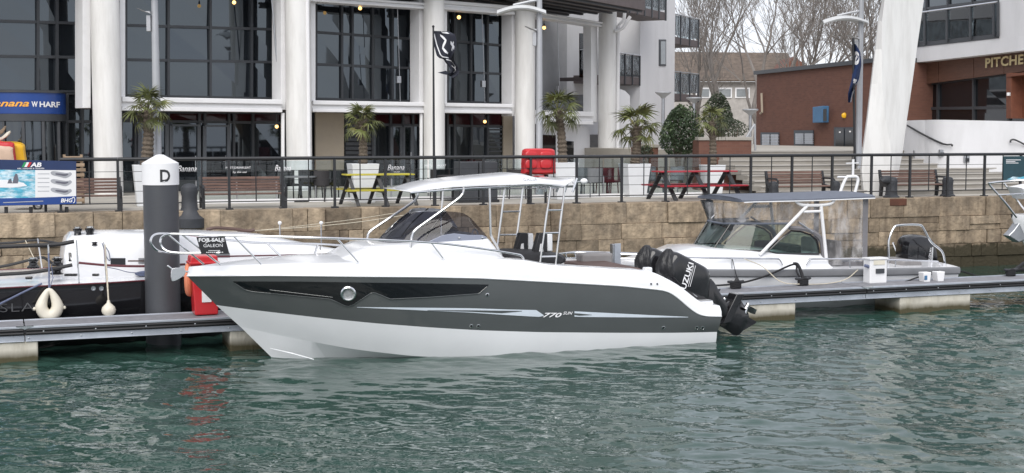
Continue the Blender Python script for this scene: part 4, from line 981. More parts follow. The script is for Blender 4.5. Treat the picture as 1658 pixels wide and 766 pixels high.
# canvas roof
b = MB(); rings = []
for px, y, hw in ((1196, 327.6, .74), (1202, 327.2, .90), (1222, 326.6, .97), (1320, 324.5, .98), (1410, 320.5, .97), (1417, 320.2, .92)):
    s, z = KF.sz(px, y, -hw); rings.append([KF.w(s, hw * k, z + dz) for k, dz in ((-1, 0), (-1.0, .03), (-.9, .052), (-.5, .078), (0, .085), (.5, .078), (.9, .052), (1, .03), (1, 0), (0, .01))])
b.loft(rings); roof_o = b.build('canvas_roof', M['canvas'], CBT, ang=40)
b = MB(); b.tube([KF.w(*kl(x, y, .985)) for x, y in ((1205, 328), (1222, 327.2), (1320, 325), (1417, 321))], .011, 6); b.build('roof_edge', M['whitepaint'], roof_o)
for sd in (-1, 1):
    def sp(l, k=.93): return [KF.w(q[0], sd * k, q[2]) for q in (kl(x, y, k) for x, y in l)]
    b = MB(); b.tube(sp([(1230, 413), (1309, 331)]), .032, 8); b.tube(sp([(1329, 331), (1339, 430)]), .032, 8); b.tube(smooth_open(sp([(1288, 325), (1296, 331), (1310, 332.5), (1332, 332), (1346, 329), (1352, 322)]), 3), .03, 8); b.tube(sp([(1301, 343), (1331, 342)]), .025, 8); b.build('roof_frame', M['whitepaint'], CBT)
    b = MB(); b.tube(sp([(1293, 360), (1316, 376)], .9), .02, 6); b.build('inner_strut', M['steeldull'], CBT)
# interior seats and console seen through the clear panels
b = MB(); b.fbox(KF, kl(1262, 410, .4)[0], kl(1285, 410, .4)[0], -.7, .6, .6, 1.15); b.build('dashboard', M['seatblack'], CBT, bevel=.04, smooth=False)
for t0 in (-.65, .15):
    b = MB(); b.fbox(KF, kl(1342, 410, .4)[0], kl(1352, 410, .4)[0], t0, t0 + .5, .6, 1.2); b.fbox(KF, kl(1325, 410, .4)[0], kl(1352, 410, .4)[0], t0, t0 + .5, .6, .8); b.build('seat', M['seatgrey'], CBT, bevel=.04, smooth=False)
b = MB(); b.fbox(KF, kl(1360, 410, .4)[0], kl(1395, 410, .4)[0], -.7, .7, .55, .78); b.build('seat', M['canvas'], CBT, bevel=.04, smooth=False)
b = MB(); b.tube(smooth_open([kat(x, y, .1) for x, y in ((1359, 316), (1363, 304), (1370, 288), (1376, 286), (1386, 286), (1389, 290), (1388, 298), (1383, 316))], 3), .03, 8); b.tube([kat(1381, 287, .1), kat(1381.5, 258, .1)], .025, 8); b.tube([kat(1370, 264.5, .1), kat(1390, 264, .1)], .012, 6); b.tube([kat(1356, 286.5, .1), kat(1372, 286.5, .1)], .02, 6); b.build('antenna_mast', M['whitepaint'], CBT)
ktube([(905, 411), (930, 409), (985, 411), (1060, 413), (1120, 417), (1220, 418.8), (1255, 419), (1262, 420.5), (1267, 429)], [-.05, -.3, -.62, -.85, -.98, -1.04, -1.04, -1.04, -1.04]); ktube([(910, 418), (985, 418), (1050, 420), (1100, 422)], [-.05, -.62, -.85, -.98], .012)
ktube([(905, 411), (935, 408), (985, 409), (1060, 411)], [.05, .3, .62, .85])
ktube([(1306, 430), (1311, 423), (1318, 419.5), (1400, 420), (1507, 423), (1518, 425), (1524, 431)], -1.05)
for x, y in ((915, 411), (930, 410)): ktube([(x, y), (x + 6, y + 14)], -.2, .012, sm=0, name='rail_stanchion')
for x in (1185, 1376, 1450): ktube([(x, 419.5), (x, 436)], -1.04, .012, sm=0, name='rail_stanchion')
ktube([(1439, 432), (1439, 412), (1439, 390), (1446, 371), (1455, 365), (1487, 364), (1495, 370), (1507, 391.5), (1524, 406), (1529, 420), (1530, 434)], -.6, .022, name='stern_arch', sm=3); ktube([(1453, 430), (1453, 416), (1452, 408), (1446, 393)], .5, .02, name='stern_arch'); ktube([(1510, 400), (1508, 432)], -.6, .02, name='stern_arch')
b = MB(); b.pillow(smooth_closed([kat(x, y, -.1) for x, y in ((1457, 420), (1457, 400), (1461, 387), (1470, 380.5), (1485, 379.5), (1500, 384), (1507, 396), (1511, 414), (1509, 424), (1490, 431), (1464, 430))], 4), KF.v, .46, ((-1, .7), (-.9, .86), (-.6, .97), (0, 1), (.6, .97), (.9, .86), (1, .7))); km = b.build('outboard_motor', M['black'], CBT)
lettering(km, 'SUZUKI', kat(1503, 412, -.1 - .19), kat(1505, 400, -.1) - kat(1501.5, 425, -.1), -(KF.u), .26, .05, M['letterw'], 0, .01, out=.06)
b = MB(); b.pillow(smooth_closed([kat(x, y, -.1) for x, y in ((1466, 428), (1500, 428), (1508, 436), (1500, 470), (1480, 470))], 4), KF.v, .3); b.build('motor_leg', M['black'], km)
b = MB(); b.pillow(smooth_closed([kat(x, y, -.4) for x, y in ((1434, 421), (1440, 418), (1468, 419), (1472, 424), (1470, 432), (1434, 432))], 3), KF.v, 1.0); b.build('stern_cushion', M['seatgrey'], CBT)
b = MB(); b.pillow(smooth_closed([kat(x, y, -.2) for x, y in ((1126, 430), (1130, 423), (1146, 424), (1154, 432), (1150, 438), (1130, 437))], 3), KF.v, .5); b.build('anchor_locker', M['seatgrey'], CBT)

# boat at the right edge of the picture: only its bow shows
EF = Frame(PF.at(1635, 470, PW + 2.2).xy.to_3d(), PF.ang)
EB = thing('moored_boat', 'white boat bow with steel rails and anchor at the right edge of the photo', 'boat', EF.w(2, 0, 0), EF.ang)
rings = []
for s, hb_, zt, zb in ((0, .03, 1.52, 1.42), (.25, .3, 1.5, 1.0), (.7, .62, 1.48, .4), (1.4, .95, 1.46, -.2), (2.6, 1.15, 1.44, -.3), (4.5, 1.2, 1.42, -.3)):
    rings.append([EF.w(s, -hb_, zt), EF.w(s, -hb_ * .9, zb + (zt - zb) * .5), EF.w(s, 0, zb), EF.w(s, hb_ * .9, zb + (zt - zb) * .5), EF.w(s, hb_, zt)])
b = MB(); b.loft(rings, False, False, False); b.grid([[r_[0] for r_ in rings], [r_[4] for r_ in rings]]); b.build('hull', M['white'], EB, ang=30)
def et(pix, t, r, m, name, sm=3):
    ts = t if isinstance(t, (list, tuple)) else [t] * len(pix); pts = [EF.at(x, y, q) for (x, y), q in zip(pix, ts)]; b = MB(); b.tube(smooth_open(pts, sm) if sm else pts, r, 8); return b.build(name, M[m], EB)
et([(1646, 352), (1625, 325), (1602, 299), (1606, 296), (1625, 294), (1665, 291)], [-.2, -.25, -.3, -.3, -.3, -.5], .022, 'steel', 'bow_rail'); et([(1659, 340), (1640, 315), (1626, 297)], [.2, .25, .3], .02, 'steel', 'bow_rail'); et([(1616, 316), (1665, 313)], -.3, .014, 'steel', 'bow_rail')
b = MB(); b.pillow([EF.at(x, y, 0) for x, y in ((1640, 303), (1662, 298), (1668, 322), (1650, 322))], EF.v, .5); b.build('bow_cushion', M['whitepaint'], EB)
b = MB(); b.prism([EF.at(x, y, -.1) for x, y in ((1633, 382), (1641, 374), (1654, 356), (1664, 360), (1664, 386), (1650, 393))], EF.v * .2); b.build('anchor', M['steeldull'], EB, bevel=.02)
et([(1680, 412), (1655, 428), (1640, 440), (1634, 446)], [-.4, -.9, -1.2, -1.5], .035, 'ropeb', 'mooring_line')
et([(1690, 440), (1656, 436), (1640, 438)], [-.4, -.9, -1.2], .05, 'ropeb', 'mooring_line')

# pontoon furniture
def pedestal():
    c = PF.at(1417, 455, PW - .15); c.z = PZ; k = c.y / FPX; a, tt = PF.st(c); t = thing('service_pedestal', 'white power and water pedestal standing on the pontoon beside the cabin boat', 'pedestal', c, PF.ang)
    b = MB(); b.fbox(PF, a - 16.5 * k, a + 16.5 * k, tt - .1, tt + .12, PZ - .02, PZ + 38 * k); b.build('housing', M['whitepaint'], t, smooth=False, bevel=.02)
    b = MB(); b.fbox(PF, a - 18 * k, a + 18 * k, tt - .12, tt + .14, PZ + 37 * k, PZ + 40 * k); b.build('lid', M['whitepaint'], t, smooth=False, bevel=.01)
    b = MB(); b.fbox(PF, a - 10 * k, a + 11 * k, tt - .112, tt - .1, PZ + 29 * k, PZ + 36 * k); b.build('lamp_panel', M['fender'], t, smooth=False)
    b = MB(); b.fbox(PF, a - 6 * k, a + 10 * k, tt - .125, tt - .1, PZ + 15 * k, PZ + 22.5 * k); b.build('meter_window', M['frame'], t, smooth=False, bevel=.004)
    b = MB(); b.tube([PF.w(a - 16 * k, tt - .05, PZ + 26 * k), PF.w(a - 24 * k, tt - .06, PZ + 28 * k)], .03, 8); b.build('plug', M['ropeblue'], t)
pedestal()
def bucket(px, py, lab, blue=False):
    c = PF.at(px, py, PW - .3); c.z = PZ - .02; k = c.y / FPX; t = thing('step_fender', lab, 'fender', c, PF.ang, 'white pontoon edge fenders'); b = MB()
    a, tt = PF.st(c); b.loft([[PF.w(a + x * k, tt + y, c.z + z_ * k) for x, y in ((-w, -.08), (w, -.08), (w, .08), (-w, .08))] for z_, w in ((0, 5.5), (16, 8))]); b.build('fender_shell', M['whitepaint'], t, smooth=False, bevel=.012)
    if blue:
        b = MB(); b.fbox(PF, a - 6 * k, a - 1 * k, tt - .09, tt - .075, c.z + 4 * k, c.z + 11 * k); b.build('logo_patch', M['cyanbox'], t)
bucket(1497, 461, 'white tapered fender with blue mark on the pontoon edge', True); bucket(1519, 459.5, 'plain white tapered fender on the pontoon beside the blue marked one')
def post():
    c = PF.at(995, 432, PW + .15); c.z = PZ; k = c.y / FPX; a, tt = PF.st(c); t = thing('steel_post', 'grey galvanised steel post with side plate standing behind the outboards', 'post', c, PF.ang)
    b = MB(); b.fbox(PF, a - 6 * k, a + 1 * k, tt - .06, tt + .06, -.3, PZ + 78 * k); b.build('column', M['steeldull'], t, smooth=False, bevel=.008)
    b = MB(); b.fbox(PF, a - 3 * k, a + 8 * k, tt - .075, tt - .062, PZ + 38 * k, PZ + 79 * k); b.build('side_plate', M['alu'], t, smooth=False, bevel=.006)
    b = MB(); b.fbox(PF, a + 1 * k, a + 10 * k, tt - .08, tt + .04, PZ + 21 * k, PZ + 31 * k); b.build('bracket', M['alu'], t, smooth=False, bevel=.006)
post()
def mooring(pix, ts, m, r, name, lab, fr=None):
    fr = fr or PF; pts = [fr.at(x, y, t) for (x, y), t in zip(pix, ts)]; b = MB(); b.tube(smooth_open(pts, 5), r, 6); o = b.build(name, M[m]); return tag(o, lab, 'rope')
mooring([(1150, 463), (1195, 459), (1240, 447), (1285, 428), (1290, 440), (1294, 448)], [PW + .1, PW + .1, PW + .12, PW + .15, PW, PW - .05], 'ropeb', .018, 'mooring_rope', 'black mooring rope from the cabin boat side down to the pontoon cleat')
mooring([(1284, 427), (1291, 428), (1297, 440), (1300, 452)], [PW + .15, PW + .1, PW, PW - .1], 'ropeb', .03, 'mooring_rope', 'short thick black rope looped at the pontoon cleat')
mooring([(1205, 419), (1235, 432), (1262, 455), (1290, 460), (1340, 459), (1370, 452), (1389, 437)], [PW + .15, PW + .1, PW - .1, PW - .15, PW - .1, PW, PW + .15], 'rope', .009, 'mooring_rope', 'thin pale rope sagging along the side of the cabin boat')
mooring([(1527, 436), (1560, 440), (1600, 452), (1635, 447)], [PW + .4, PW + .3, PW, PW - .1], 'ropeb', .018, 'mooring_rope', 'black rope from the cabin boat stern to the right hand cleat')
mooring([(1450, 462), (1510, 441), (1545, 434)], [PW - .2, PW, PW + .4], 'ropeb', .014, 'mooring_rope', 'thin black rope at the stern of the cabin boat')
def cleat(px, py, lab):
    c = PF.at(px, py, PW - .12); c.z = PZ - .01; a, tt = PF.st(c); t = thing('mooring_cleat', lab, 'cleat', c, PF.ang, 'black mooring cleats')
    b = MB(); b.tube([PF.w(a - .16, tt, PZ + .12), PF.w(a - .06, tt, PZ + .1), PF.w(a + .06, tt, PZ + .1), PF.w(a + .16, tt, PZ + .12)], [.02, .032, .032, .02], 8); b.fbox(PF, a - .07, a + .07, tt - .04, tt + .04, PZ - .02, PZ + .1); b.build('horn', M['iron'], t)
    b = MB()
    for k in range(4): b.tube([PF.w(a + .09 * math.cos(q) , tt + .06 * math.sin(q), PZ + .02 + .03 * k + .01 * math.sin(3 * q)) for q in np.linspace(0, 2 * math.pi, 15)[:-1]], .02, 6, closed=True)
    b.build('rope_turns', M['ropeb'], t)
cleat(1300, 462, 'black cleat wrapped in rope on the pontoon below the side window'); cleat(1636, 452, 'black cleat wrapped in rope on the pontoon at the right edge'); cleat(1191, 470, 'black cleat on the pontoon just behind the outboard')
# black cone fender hanging on the cabin boat's side
def conef():
    c = KF.at(1193, 458, -1.15 - .08); k = c.y / FPX; t = thing('cone_weight', 'small black cone hanging on a cord on the side of the cabin boat', 'fender', c)
    b = MB(); b.lathe([(.055, 0), (.05, .03), (.018, .10), (0, .11)], c, 12); b.build('cone', M['rubber'], t); b = MB(); b.tube([c + Z * .1, KF.at(1190, 437, -1.2), KF.at(1186, 420, -1.05)], .007, 5); b.build('cord', M['ropeb'], t)
conef()
# ================================================================ things on the quay
def qpx(px, py, z=QZ): return ptz(px, py, z)
# ---- benches
def make_bench():
    t = thing('bench', 'x', 'bench', group='timber benches along the railing')
    w = 1.62
    for k in range(5):
        b = MB(); b.box((0, .20 + .018 * k, .36 + .062 * k), (w, .022, .05)); b.build('slat', M['timber'], t, smooth=False, bevel=.004)
    for k in range(4):
        b = MB(); b.box((0, -.22 + .10 * k, .29), (w, .085, .025)); b.build('slat', M['timber'], t, smooth=False, bevel=.004)
    for sx in (-1, 1):
        x = sx * (w / 2 - .02); b = MB(); b.prism([(x - .03, -.30, 0), (x - .03, -.22, 0), (x - .03, -.19, .22), (x - .03, .14, .24), (x - .03, .17, 0), (x - .03, .25, 0), (x - .03, .24, .30), (x - .03, .31, .64), (x - .03, .26, .65), (x - .03, .17, .33), (x - .03, -.22, .275), (x - .03, -.28, .24)], (.06, 0, 0)); b.build('end_frame', M['iron'], t, smooth=False, bevel=.006)
        b = MB(); b.tube([(x, -.27, .24), (x, -.29, .42), (x, -.22, .47), (x, .2, .47)], .025, 6); b.build('armrest', M['iron'], t)
    return t
bp = make_bench()
for i, (x0, x1, t, lab) in enumerate(((70, 199, 1.0, 'timber slat bench behind the boat banner at the left edge'), (323, 463, 1.0, 'timber slat bench right of the pile with the letter D'), (1246, 1343, .9, 'timber slat bench in front of the stone steps left of the flagged lamp post'), (1431, 1527, .9, 'timber slat bench beside the black bollard at the foot of the white pillar'))):
    a, c = qs(x0, t), qs(x1, t); o = place(bp, QF.w((a + c) / 2, t, QZ - .01), QF.ang, lab, i == 0); o.scale.x = (c - a) / 1.68
# ---- picnic tables
def make_picnic(col, ax=3):
    t = thing('picnic_table', 'x', 'picnic table', group='picnic tables on the quay'); w = 1.6
    for k in range(3):
        b = MB(); b.box((0, -.19 + .19 * k, .655), (w, .17, .028)); b.build('tabletop_plank', M[col], t, smooth=False, bevel=.005)
    for y in (-.52, .52):
        b = MB(); b.box((0, y, .335), (w + .16, .2, .035)); b.build('bench_plank', M[col], t, smooth=False, bevel=.005)
    xs = (-w / 2 + .12, 0, w / 2 - .12) if ax == 3 else (-w / 2 + .2, w / 2 - .2)
    for x in xs:
        for sy in (-1, 1):
            b = MB(); b.beam((x - sy * .10, sy * .50, 0), (x + sy * .05, sy * .16, .635), .075, .045, (0, 1, 0)); b.build('leg', M['iron'], t, smooth=False)
        b = MB(); b.beam((x, -.6, .30), (x, .6, .30), .045, .05); b.build('cross_brace', M['iron'], t, smooth=False)
    return t
for col, x0, x1, t, lab in (('yellow', 552, 672, 1.15, 'picnic table with yellow top and seats and black legs'), ('red', 1056, 1191, 1.2, 'picnic table with red top and seats and black legs')):
    o = make_picnic(col); a, c = qs(x0, t), qs(x1, t); o.location = QF.w((a + c) / 2, t, QZ - .01); o.rotation_euler = (0, 0, QF.ang); o.scale.x = (c - a) / 1.76; o['label'] = lab
# ---- chairs and tables on the terrace
def make_chair(m):
    t = thing('terrace_chair', 'x', 'chair', group='chairs on the cafe terrace')
    b = MB(); b.box((0, 0, .36), (.42, .42, .05)); b.build('seat', M[m], t, smooth=False, bevel=.015)
    b = MB(); b.grid([[Vector((.24 * math.sin(a), .06 + .20 * math.cos(a) * 1.0, z + (.0 if abs(a) < 1 else -.02))) for a in np.linspace(-1.75, 1.75, 11)] for z in (.36, .5, .62, .70)]); b.grid([[Vector((.255 * math.sin(a), .06 + .215 * math.cos(a), z)) for a in np.linspace(-1.75, 1.75, 11)] for z in (.36, .5, .62, .70)]); b.build('backrest', M[m], t)
    for x in (-.18, .18):
        for y in (-.18, .18):
            b = MB(); b.tube([(x * 1.1, y * 1.1, 0), (x, y, .36)], .016, 6); b.build('leg', M[m], t)
    return t
chs = {m: make_chair(m) for m in ('rattan', 'greychair', 'redchair')}; used = set()
for m, px, py, rz, lab in (('rattan', 503, 324, .6, 'dark rattan chair right of the small terrace table left of the beige panel'), ('rattan', 519, 325, 2.5, 'dark rattan chair below the left edge of the beige panel'), ('rattan', 546, 324, 3.6, 'dark rattan chair close to the left end of the yellow picnic table'), ('rattan', 470, 324, 1.9, 'dark rattan chair at the left side of the small terrace table'),
                            ('rattan', 716, 323, .4, 'dark rattan chair left of the dark grey cabinet'), ('rattan', 838, 321, 2.8, 'dark rattan chair right of the dark grey cabinet'), ('greychair', 944, 317, .5, 'grey tub chair behind the railing right of the red case'), ('greychair', 958, 318, 3.4, 'second grey tub chair right of the red case, nearer the dark red chair'),
                            ('redchair', 983, 317, 2.0, 'dark red chair beside the grey tub chairs'), ('redchair', 1000, 316, 4.2, 'dark red chair touching the white planter'), ('greychair', 1062, 314, 1.2, 'grey chair behind the left end of the red picnic table'), ('greychair', 1090, 313, 3.9, 'grey chair behind the middle of the red picnic table')):
    p = qpx(px, py); place(chs[m], (p.x, p.y, QZ - .01), QF.ang + rz, lab, m not in used); used.add(m)
def round_table(px, py, lab, m='greychair'):
    p = qpx(px, py); p.z = QZ - .01; t = thing('terrace_table', lab, 'table', p); b = MB(); b.lathe([(.36, .0), (.36, .03), (0, .03)], p + Z * .55, 24); b.build('tabletop', M[m], t); b = MB(); b.tube([p, p + Z * .55], .03, 8); b.build('pedestal', M['iron'], t); b = MB(); b.lathe([(.2, 0), (.2, .02), (0, .03)], p, 16); b.build('foot', M['iron'], t)
round_table(487, 326, 'round terrace table between the dark rattan chairs'); round_table(733, 324, 'round dark terrace table left of the dark grey cabinet', 'rattan')
# ---- dark planter cabinets
def cabinet():
    p0 = QF.at(745, 333, 1.4); p1 = QF.at(806, 333, 1.4); a, c = QF.st(p0)[0], QF.st(p1)[0]; zt = QF.at(775, 262, 1.4).z; t = thing('dark_cabinet', 'tall dark grey terrace cabinet behind the boat roof', 'cabinet', QF.w((a + c) / 2, 1.5, QZ - .01), QF.ang); m_ = (a + c) / 2
    for x, y in ((a, m_ - .01), (m_ + .01, c)):
        b = MB(); b.fbox(QF, x, y, 1.4, 1.9, QZ + .04, zt); b.build('door_panel', M['frame'], t, smooth=False, bevel=.015)
    b = MB(); b.fbox(QF, a - .03, c + .03, 1.37, 1.95, QZ - .01, QZ + .05); b.build('foot', M['iron'], t, smooth=False)
cabinet()
# ---- glass screen of the terrace
def screen():
    T = 3.0; a0, a1 = qs(318, T, py=328), qs(1135, T, py=316); t = thing('terrace_screen', 'low glass screen with white lettering round the cafe terrace', 'glass screen', QF.w(a0, T, QZ - .01), QF.ang); n = 14
    b = MB(); b.fbox(QF, a0, a1, T - .05, T + .05, QZ - .012, QZ + .07); b.build('base_rail', M['whitepaint'], t, smooth=False)
    for k in range(n):
        x, y = a0 + (a1 - a0) * k / n, a0 + (a1 - a0) * (k + 1) / n
        b = MB(); b.fbox(QF, x + .02, y - .02, T - .006, T + .006, QZ + .07, QZ + .92); b.build('glass_panel', M['glass'], t, smooth=False)
        b = MB(); b.fbox(QF, x - .015, x + .015, T - .02, T + .02, QZ + .07, QZ + .5); b.build('clamp_post', M['steeldull'], t, smooth=False)
    for body, x, y, w, h, sh in (('Banana', 641, 271, 28, 9, .35), ('WHARF', 642, 278.5, 11, 2.2, 0), ('Banana', 458, 272, 26, 10, .35), ('MEET|DRINK|EAT', 386, 272, 40, 4.5, 0), ('by the sea', 388, 279, 22, 4, .3), ('MEET|DRINK|EAT', 705, 268.5, 36, 4, 0), ('Banana', 303, 273, 30, 10, .35)):
        p = QF.at(x, y, T - .008); k = p.y / FPX; lettering(t, body, p, QF.u, Z, w * k, h * k, M['letterw'], sh, 0)
screen()
# ---- planters and palms
def frond_mesh(seed):
    r = random.Random(seed); b = MB(); droop = r.uniform(.15, .5); L = r.uniform(.30, .38)
    def stem(f): return Vector((L * f, 0, .12 * f - droop * .25 * f * f))
    b.tube([stem(f) for f in (0, .5, 1)], [.012, .008, .006], 4)
    c = stem(1); nb_ = 13
    for i in range(nb_):
        a = R(-105 + 210 * i / (nb_ - 1)) + r.uniform(-.06, .06); ln = r.uniform(.24, .33) * (1 - .2 * abs(i - 6) / 6); dr = r.uniform(.5, 1.1); d = Vector((math.cos(a), math.sin(a), .1)); s = Vector((-math.sin(a), math.cos(a), 0)); w = .017
        P = [c + d * (ln * f) - Z * (dr * ln * f * f * .9) for f in (0, .4, .75, 1)]
        b.add([P[0] - s * w * .5, P[0] + s * w * .5, P[1] - s * w, P[1] + s * w, P[2] - s * w * .6, P[2] + s * w * .6, P[3]], [[0, 1, 3, 2], [2, 3, 5, 4], [4, 5, 6]])
    me = b.mesh('frond', M['frond'], smooth=False); return me
FR = [frond_mesh(k) for k in range(6)]
def palm(px, ycrown, ybase, ptop, pw, rad, lab, plab, n=34, trunk_r=.085, pxt=None):
    base = qpx(px, ybase); base.z = QZ - .01; k = base.y / FPX; ht = HC + (HZ - ycrown) * k * 1.0; hp = ptY(px, ptop, base.y).z
    t = thing('planter', plab, 'planter', base, QF.ang, 'white planters with palms'); w = pw * k / 2
    b = MB(); rings = []
    for z, q in ((QZ - .01, .74), (hp - .03, 1.0), (hp, 1.02), (hp, .88), (hp - .06, .86)): rings.append([base + QF.u * (x * w * q) + QF.v * (y * w * q) + Z * (z - base.z) for x, y in ((-1, -1), (1, -1), (1, 1), (-1, 1))])
    b.loft(rings); b.build('planter_box', M['planter'], t, smooth=False, bevel=.01)
    b = MB(); b.add([p for p in rings[-1]], [[0, 1, 2, 3]]); b.build('soil', M['bark'], t, smooth=False)
    p0 = base + Z * (hp - .08 - base.z); r = random.Random(px); t = thing('palm_tree', lab, 'palm tree', p0, 0, 'palms in white planters')
    top = Vector((base.x + (0 if pxt is None else (pxt - px) * k), base.y, ht)); b = MB(); ring = 26; pts = []; rs = []
    for i in range(ring + 1):
        f = i / ring; pts.append(p0.lerp(top, f) + Vector((.03 * math.sin(f * 3), 0, 0)) * (1 if f < 1 else 0)); rs.append(trunk_r * (1 + .22 * (i % 2)) * (1.12 - .25 * f) * r.uniform(.93, 1.07))
    b.tube(pts, rs, 10); b.build('trunk', M['bark'], t, ang=20)
    # old leaf bases under the crown
    b = MB()
    for i in range(40):
        f = r.uniform(.55, 1.0); a = r.uniform(0, 6.28); p = p0.lerp(top, f); d = Vector((math.cos(a), math.sin(a), .9)); b.tube([p + d * .04, p + d * (.09 + .1 * f)], [.018, .004], 4)
    b.build('leaf_bases', M['bark'], t)
    for i in range(n):
        f = (i + .5) / n; el = R(78 - 118 * f + r.uniform(-10, 10)); az = i * 2.39996 + r.uniform(-.3, .3); sc = rad / .62 * r.uniform(.85, 1.12)
        Mx = Matrix.Translation(top - p0 - Z * (.10 * f)) @ Matrix.Rotation(az, 4, 'Z') @ Matrix.Rotation(-el, 4, 'Y') @ Matrix.Rotation(r.uniform(-.5, .5), 4, 'X') @ Matrix.Scale(sc, 4)
        inst('frond', r.choice(FR), t, Mx)
palm(237, 178, 333, 267, 40, .56, 'ragged palm with browning leaves behind the mooring pile', 'white planter mostly hidden behind the mooring pile', 27, .10, 243)
palm(588, 197, 327, 265, 44, .50, 'windswept palm right of the beige wall panel', 'white tapered planter behind the yellow picnic table', 25, .085, 585)
palm(911, 178, 322, 263, 40, .60, 'broad green palm behind the red lifebuoy case', 'white planter below the red lifebuoy case', 29, .095, 903)
palm(1027, 205, 318, 265, 40, .66, 'wide green palm left of the round dark shrub', 'white planter left of the red picnic table', 28, .10, 1030)
palm(1153, 196, 315, 267, 32, .50, 'thin young palm right of the round dark shrub', 'white planter behind the red picnic table', 18, .08, 1150)
# ---- lifebuoy case
def lifecase():
    T = .42; t = thing('lifebuoy_case', 'red moulded lifebuoy case on the railing', 'lifebuoy case', QF.w(qs(872, T), T, 2.3), QF.ang)
    o = [(848, 247), (851, 242), (858, 240.5), (887, 240.5), (894, 242), (897, 247), (898, 275), (894, 282), (851, 282), (847, 275)]
    pts = smooth_closed([QF.at(x, y, T) for x, y in o], 3); b = MB(); b.pillow(pts, QF.v, .26, ((-1, .86), (-.8, .95), (-.5, 1), (1, 1), (1, .9))); P = b.build('case_shell', M['redplastic'], t)
    k = 30.5 / FPX
    for x, y, w, h in ((860, 251, 16, 9), (884, 251, 16, 9), (860, 266, 16, 13), (884, 266, 16, 13)):
        c = QF.at(x, y, T - .145); b = MB(); b.pillow(smooth_closed([c + QF.u * (sx * w * k * .48) + Z * (sz * h * k * .46) for sx, sz in ((-1, -1), (1, -1), (1, 1), (-1, 1))], 4), QF.v, .05); b.build('moulded_panel', M['redplastic'], P)
    b = MB(); b.tube([QF.w(qs(858, T), T + .1, QZ), QF.w(qs(858, T), T + .1, 2.6)], .03, 8); b.tube([QF.w(qs(886, T), T + .1, QZ), QF.w(qs(886, T), T + .1, 2.6)], .03, 8); b.build('stand', M['iron'], t)
    c = QF.at(868, 286, T - .02); b = MB(); b.box(c, (.35, .08, .05)); b.build('case_foot', M['redplastic'], t)
lifecase()
# ---- bollards
def bollard(px, yb, h, lab, bent=0, T=.6):
    p = QF.at(px, yb, T); p.z = QZ - .01; t = thing('bollard', lab, 'bollard', p, QF.ang, 'black iron mooring bollards'); s = h / .5
    b = MB(); b.lathe([(.20 * s, 0), (.20 * s, .03 * s), (.155 * s, .06 * s), (.14 * s, .2 * s), (.14 * s, .34 * s), (.15 * s, .42 * s), (.12 * s, .49 * s), (.06 * s, .52 * s), (0, .525 * s)], p, 20); b.build('bollard_post', M['ironb'], t)
    if bent:
        b = MB(); b.tube([p + Z * .38 * s, p + Z * .44 * s - QF.u * .12 * s * bent, p + Z * .44 * s - QF.u * .26 * s * bent, p + Z * .40 * s - QF.u * .30 * s * bent], [.13 * s, .115 * s, .10 * s, .07 * s], 14); b.build('bollard_horn', M['ironb'], t)
bollard(1443, 325, .48, 'black mooring bollard with a horn bent to the left above the rusty stone', 1, .45); bollard(1252, 318, .4, 'short black bollard at the left end of the bench before the steps'); bollard(1352, 318, .4, 'short black bollard left of the flagged lamp post'); bollard(1534, 321, .46, 'black bollard at the right end of the bench beside the pillar')
def big_bollard():
    T = .12; p = QF.at(307, 345, T); p.z = 1.36; t = thing('bollard', 'large dark bollard with broad foot just right of the mooring pile', 'bollard', p, QF.ang, 'black iron mooring bollards'); b = MB()
    b.lathe([(.30, 0), (.30, .18), (.22, .25), (.16, .40), (.15, .62), (.17, .70), (.16, .80), (.10, .86), (0, .88)], p + Z * 0, 22); b.build('bollard_post', M['ironb'], t)
big_bollard()
# a rust streak on the stone under the bent bollard: iron plate let into the coping
b = MB(); b.fbox(QF, qs(1440, 0), qs(1467, 0), -.035, .1, 1.52, 1.685); tag(b.build('rusty_plate', mat('rust', (.10, .04, .025), .9, var=.3, bump=.004), smooth=False, bevel=.01), 'rusty iron plate let into the quay wall below the bent bollard', 'plate')
# ---- lamp posts
def lamp_post(pxb, Y, lab, head_l=1.05, k_h=6.35, flood=True, rz=0):
    p = Vector((ptY(pxb, 300, Y).x, Y, QZ - .01)); t = thing('lamp_post', lab, 'street lamp', p, 0, 'tall grey lamp posts with curved canopy heads')
    b = MB(); b.lathe([(.11, 0), (.11, .5), (.088, .55), (.082, 2.6), (.070, 4.4), (.066, 5.15), (0, 5.16)], p, 18); b.build('post', M['steeldull'] if False else MATS['lamp_grey'], t)
    z = k_h - .12; c = Vector((p.x, p.y, z))
    b = MB(); rows = []
    for i in range(13):
        f = i / 12; x = -head_l + f * (head_l + .16); zz = .02 + .16 * math.sin(math.pi * (f * .9 + .05)) ; rows.append([c + Vector((x, y, zz - .10 * (y / .26) ** 2)) for y in (-.26, -.13, 0, .13, .26)])
    b.grid(rows); b.grid([[q - Z * .025 for q in r_] for r_ in rows]); b.build('lamp_canopy', MATS['lamp_pale'], t)
    b = MB(); b.tube([c + Z * .3, c + Vector((-.25, 0, .26)), c + Vector((-.65, 0, .17))], .03, 8); b.build('arm', MATS['lamp_grey'], t)
    b = MB(); d = Vector((-.14, -.02, -.42)); q = c + d; b.loft([[q + Vector((x, y, 0)) for x, y in ((-.1, -.1), (.06, -.1), (.06, .1), (-.1, .1))], [q + Vector((x, y, -.05 + .12 * (x < -.1))) for x, y in ((-.22, -.14), (.08, -.14), (.08, .14), (-.22, .14))]]); b.build('floodlight', MATS['lamp_grey'], t, smooth=False)
    b = MB(); b.box(q + Vector((.02, 0, -.25)), (.09, .12, .34)); b.build('gear_box', MATS['lamp_grey'], t, smooth=False, bevel=.01)
